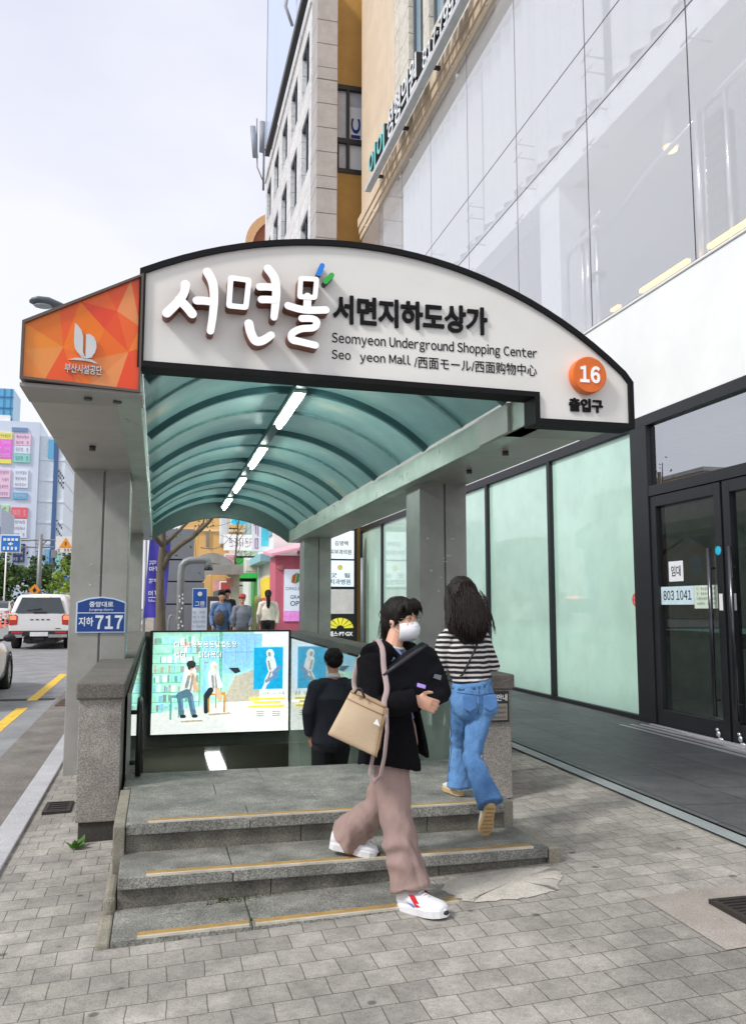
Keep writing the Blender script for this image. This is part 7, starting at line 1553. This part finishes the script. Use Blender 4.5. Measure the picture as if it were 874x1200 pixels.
seam('seam', jn, [[c_+V(0, -.14, .09), c_+V(0, -.16, 0), c_+V(-.01, -.12, -.09)], [c_+V(-.14, -.08, .06), c_+V(0, -.15, .045), c_+V(.14, -.08, .06)], [J['hipR']+V(.12, 0, .05), J['hipR'].lerp(J['knR'], .5)+V(.12, 0, 0), J['knR']+V(.1, 0, 0), J['knR'].lerp(J['anR'], .5)+V(.1, 0, 0), J['anR']+V(.12, 0, 0)], [J['hipL']+V(-.12, -.02, .05), J['hipL'].lerp(J['knL'], .5)+V(-.12, -.02, 0), J['knL']+V(-.1, -.02, 0), J['anL']+V(-.12, 0, 0)]], .0022, M_DSEAM, w2)
a = MB(); a.loft([J['waist']+V(.005, .005, -.055), J['waist']+V(0, 0, -.018)], [(.136, .108), (.126, .100)], 24, J['rv']); obj('waistband', a, M_JEAN, w2)
a = MB(); top_lofts(a, J, .95, (.148, .135, .158), (.108, .10, .112), (.066, .054, .050, .040), .10); blob('striped_top', a, M_STRIPE, w2, .0065, 4, folds(.005, 9, 9, 7, 5))
a = MB(); a.loft([J['shR']+V(-.03, -.05, .02), J['chest']+V(.03, -.115, .02), J['waist']+V(-.09, -.095, .02), J['waist']+V(-.13, .0, -.02)], [(.003, .007)]*4, 6, V(0, 1, 0)); obj('bag_strap', a, M_PLAST, w2)
# long hair
a = MB(); k = .92; a.ell(P_(0, -.020, .032), .092*k, .110*k, .098*k, 20, 12, (r_, f_, u_)); a.ell(P_(0, -.035, -.03), .098*k, .095*k, .10*k, 16, 10, (r_, f_, u_))
a.loft([P_(0, -.05, .06), P_(0, -.075, -.03), P_(.0, -.085, -.11), P_(.005, -.105, -.19), P_(.01, -.125, -.27), P_(.02, -.130, -.335)], [(.085, .06), (.102, .055), (.118, .045), (.130, .036), (.118, .028), (.075, .014)], 22, r_)
for s_ in (-1, 1): a.loft([P_(s_*.06, .01, .06), P_(s_*.086, .01, -.03), P_(s_*.100, -.02, -.12), P_(s_*.122, -.06, -.20), P_(s_*.118, -.09, -.275)], [.03, .03, .028, .024, .008], 10)
ho = blob('hair', a, M_HAIR2, w2, .006, 2, folds(.006, 24, 24, 3.0, 12))
a = MB(); rr = random.Random(12)
for q in range(300):
    x = rr.gauss(0, .062); x = max(-.135, min(.135, x)); st_ = rr.uniform(.02, .09) if abs(x) < .06 else rr.uniform(-.05, .03); en = -rr.uniform(.24, .37)+abs(x)*.5; bk = lambda z: -.105-.045*min(1, max(0, (.05-z)/.3))+.55*x*x
    pts = []
    for w in range(6):
        z = st_+(en-st_)*w/5; xx = x*(.75+.5*min(1, max(0, (.08-z)/.3)))+.005*math.sin(q+w*1.3); pts.append(P_(xx, bk(z)-.022-rr.uniform(0, .008)+(.03*abs(x)/.1 if z > 0 else 0), z))
    a.tube(pts, [.0014, .003, .0034, .0032, .0026, .0008], 4)
obj('hair_strands', a, M_HAIR2, ho)
M_CRM = mat('cream_trainer', srgb(226, 220, 206), .6, var=.05); M_TANS = mat('worn_tan_sole', srgb(206, 178, 132), .75, var=.16, scale=30, bump=.5, bscale=90)
shoe(w2, J['anL'], J['toeL']-V(0, 0, .012), M_CRM, M_TANS, .9, .044, 'trainer')
up = V(.04, .90, .42).normalized(); so_, Q = shoe(w2, J['anR'], V(1.938, 4.975, .208), M_CRM, M_TANS, .90, .046, 'trainer', up)
a = MB()
for i in range(7):
    f_ = .12+.12*i; w_ = (.024, .028, .028, .030, .036, .036, .026)[i]; a.slab([Q(f_, -w_, -.0065), Q(f_+.05, -w_, -.0065), Q(f_+.05, w_, -.0065), Q(f_, w_, -.0065)], up*-.004)
obj('tread_pattern', a, mat('sole_brown', srgb(180, 146, 98), .8), so_)

# ---- man in the dark suit going down the stairs
J = J_(rv=V(1, .05, 0).normalized(), hf=V(-.08, .98, -.15).normalized(), headc=(1.682, 8.31, 1.035), neck=(1.68, 8.29, .865), chest=(1.675, 8.28, .68), waist=(1.665, 8.29, .44), pelvis=(1.66, 8.31, .24),
       shL=(1.487, 8.27, .80), shR=(1.868, 8.30, .80), elL=(1.432, 8.27, .55), wrL=(1.462, 8.34, .325), elR=(1.925, 8.28, .55), wrR=(1.905, 8.36, .33),
       hipL=(1.575, 8.31, .20), hipR=(1.745, 8.31, .20), knL=(1.57, 8.37, -.22), anL=(1.575, 8.30, -.56), toeL=(1.56, 8.46, -.625), knR=(1.75, 8.50, -.24), anR=(1.75, 8.52, -.72), toeR=(1.755, 8.68, -.79))
mn = thing('person', (1.66, 8.3, -.6), 'person in dark navy suit walking down the underground stairs, seen from behind', 'person')
a = MB(); body_lofts(a, J, 1.0); P_, r_, f_, u_ = head_lofts(a, J['headc'], J['hf'], V(0, .03, 1), .98); hand_lofts(a, J['wrL'], V(.1, .15, -.95), V(.9, .2, 0), 1.0, .5, -1); hand_lofts(a, J['wrR'], V(-.05, .15, -.95), V(-.9, .2, 0), 1.0, .5, 1); blob('body', a, M_SKIN2, mn, .006, 3); eyes(mn, P_, r_, f_, u_)
M_SUIT = mat('navy_suit', (.014, .017, .028), .75, var=.15, bump=.1, bscale=400)
a = MB(); legs_lofts(a, J, (.105, .088, .070, .066, .064), 1, (.165, .125), .02); blob('trousers', a, mat('black_trousers', (.008, .009, .012), .8), mn, .008, 4, folds(.005, 8, 8, 5, 8))
a = MB(); top_lofts(a, J, 1.0, (.195, .170, .195), (.135, .125, .14), (.082, .070, .062, .052), .95, .96); blob('suit_jacket', a, M_SUIT, mn, .008, 5, folds(.006, 7, 7, 4, 10))
a = MB(); n_ = J['neck']; a.loft([n_+V(0, .0, -.005), n_+V(0, .012, .035)], [.072, .066], 16); obj('shirt_collar', a, mat('shirt_white', (.72, .72, .74), .7), mn)
a = MB(); a.ell(P_(0, -.012, .038), .089, .108, .088, 20, 12, (r_, f_, u_)); a.ell(P_(0, -.05, -.005), .080, .068, .075, 16, 10, (r_, f_, u_)); ho = blob('hair', a, M_HAIR, mn, .006, 2, folds(.004, 30, 30, 12, 3))
a = MB(); rr = random.Random(3)
for q in range(240):
    an_ = rr.uniform(0, 2*math.pi); z = rr.uniform(-.02, .115); rad = math.sqrt(max(.02, 1-((z-.03)/.10)**2)); b = P_(.088*rad*math.cos(an_), -.012+.106*rad*math.sin(an_), z+.006)
    if (b-J['headc']).dot(f_) > .06 and z < .06: continue
    a.tube([b, b+(b-J['headc']).normalized()*.008-u_*.014, b+(b-J['headc']).normalized()*.006-u_*.032], [.003, .0025, .0008], 4)
obj('short_strands', a, M_HAIR, ho)
a = MB(); a.tube([J['wrL']+V(0, -.0, .0)+V(.034*math.cos(t_), .034*math.sin(t_), 0) for t_ in [2*math.pi*q/14 for q in range(15)]], .012, 6); obj('wristwatch', a, M_PLAST, mn)
for s_ in 'LR': shoe(mn, J['an'+s_], J['toe'+s_]-V(0, 0, .012), M_PLAST, M_PLAST, 1.05, .046)

# ---- walkers in the street behind the canopy
def walker(x, y, h, f, label, top, bottom, hair='short', cap=None, skin=M_SKIN2, phase=1, voxel=.011, glasses=False):
    z = G(min(x, 3.4), y)+.01; s_ = h/1.70; f = V(*f).normalized(); rv = V(f.y, -f.x, 0); B = V(x, y, z)
    def q(a_, b_, c_): return B+rv*(a_*s_)+f*(b_*s_)+V(0, 0, c_*s_)
    J = dict(rv=rv, hf=f, headc=q(0, .02, 1.585), neck=q(0, 0, 1.41), chest=q(0, 0, 1.22), waist=q(0, 0, 1.03), pelvis=q(0, 0, .88), shR=q(.19, 0, 1.36), shL=q(-.19, 0, 1.36), elR=q(.235, -.05*phase, 1.09), elL=q(-.235, .03*phase, 1.09), wrR=q(.22, .06*phase+.05, .86), wrL=q(-.22, .12-.02*phase, .87),
             hipR=q(.085, 0, .86), hipL=q(-.085, 0, .86), knR=q(.085, .10*phase, .47), knL=q(-.085, -.02*phase, .47), anR=q(.085, .17*phase, .10), anL=q(-.085, -.20*phase, .14), toeR=q(.09, .17*phase+.15, .045), toeL=q(-.09, -.20*phase+.14, .06))
    t = thing('person', tuple(B), label, 'person')
    a = MB(); body_lofts(a, J, s_); P_, r_, f_, u_ = head_lofts(a, J['headc'], f, V(0, 0, 1), s_)
    hand_lofts(a, J['wrR'], V(0, 0, -1)+f*.2, -rv, s_, .5, 1); hand_lofts(a, J['wrL'], V(0, 0, -1)+f*.2, rv, s_, .5, -1); blob('body', a, skin, t, voxel*.75, 2); eyes(t, P_, r_, f_, u_, s_)
    a = MB(); legs_lofts(a, J, (.10*s_, .085*s_, .07*s_, .07*s_, .072*s_), s_, (.165, .12), .02); blob('trousers', a, bottom, t, voxel, 3, folds(.005, 8, 8, 5, x))
    a = MB(); top_lofts(a, J, s_, (.185, .165, .18), (.125, .12, .13), (.074, .064, .058, .048), .65); blob('top', a, top, t, voxel, 4, folds(.006, 8, 8, 5, x+2))
    a = MB(); a.ell(P_(0, -.015, .035), .088*s_, .108*s_, .092*s_, 16, 10, (r_, f_, u_)); a.ell(P_(0, -.05, -.01), .078*s_, .065*s_, .08*s_, 14, 8, (r_, f_, u_))
    if hair == 'tail': a.loft([P_(0, -.11, .03), P_(0, -.15, -.03), P_(.005, -.15, -.15), P_(.0, -.145, -.28), P_(0, -.135, -.36)], [.03, .05, .052, .045, .012], 12)
    if hair == 'short':
        for w in range(5): a.loft([P_(-.05+.025*w, .06, .10), P_(-.055+.027*w, .095, .075), P_(-.055+.027*w, .10, .05)], [.02, .016, .006], 6)
    blob('hair', a, M_HAIR, t, .010, 2, folds(.005, 24, 24, 8, x))
    if cap:
        a = MB(); a.rings([[P_(rr_*.093*math.cos(2*math.pi*j/18), -.012+rr_*.112*math.sin(2*math.pi*j/18), zz) for j in range(18)] for zz, rr_ in ((.035, 1.03), (.07, 1.02), (.105, .86), (.128, .55), (.135, .12))], 0, True); c_ = obj('cap', a, cap, t)
        a = MB(); a.rings([[P_(.075*math.cos(math.pi*j/10), .085+sc_*math.sin(math.pi*j/10), zz) for j in range(11)] for sc_, zz in ((0, .05), (.05, .046), (.085, .034))], 0, False, closed=False); obj('brim', a, cap, c_)
    for k_ in 'LR': shoe(t, J['an'+k_], J['toe'+k_]-V(0, 0, .012), M_PLAST, M_PLAST, s_, .046)
    return t, q
M_DEN = mat('denim_shirt', srgb(96, 124, 164), .85, var=.15, scale=8, bump=.2, bscale=200); M_JN2 = mat('mid_jeans', srgb(86, 112, 152), .85, var=.15); M_SWT = mat('grey_sweatshirt', srgb(124, 128, 140), .9, var=.1, bump=.2, bscale=200); M_DRK = mat('dark_jacket', (.02, .021, .026), .8); M_TRB = mat('black_cloth', (.012, .012, .014), .8); M_BLO = mat('cream_blouse', srgb(232, 224, 208), .85, var=.05)
t, q = walker(1.49, 21, 1.68, (.05, -1, 0), 'person in blue denim shirt carrying a brown bag, beside the red cap', M_DEN, M_JN2)
a = MB(); c = q(.06, .20, 1.02); a.ell(c, .13, .07, .17); b_ = blob('hand_bag', a, mat('brown_bag', srgb(86, 70, 58), .7, bump=.3), None, .012, 3, folds(.008, 8, 8, 8, 3)); tag(b_, 'brown bag carried in front by the person in blue denim shirt', 'bag')
a = MB(); a.tube([c+V(-.05, 0, .14), c+V(-.02, .02, .24), c+V(.05, .0, .14)], .012, 6); obj('bag_handle', a, M_PLAST, b_)
walker(1.97, 20.8, 1.58, (-.05, -1, 0), 'person in grey sweatshirt and red cap walking towards the camera', M_SWT, mat('grey_trousers', srgb(110, 112, 120), .85), 'none', mat('cap_red', srgb(176, 74, 66), .8), phase=-1)
walker(2.64, 21.2, 1.66, (.08, 1, 0), 'person with long black ponytail and cream blouse walking away past the pink shop', M_BLO, M_TRB, 'tail', phase=-1)
walker(1.70, 24.0, 1.72, (.1, -1, 0), 'person in dark jacket partly hidden behind the man in denim shirt', M_DRK, M_TRB, voxel=.014)
walker(2.02, 26.0, 1.74, (0, -1, 0), 'person in black jacket far behind the man in red cap', M_DRK, M_TRB, voxel=.014, phase=-1)
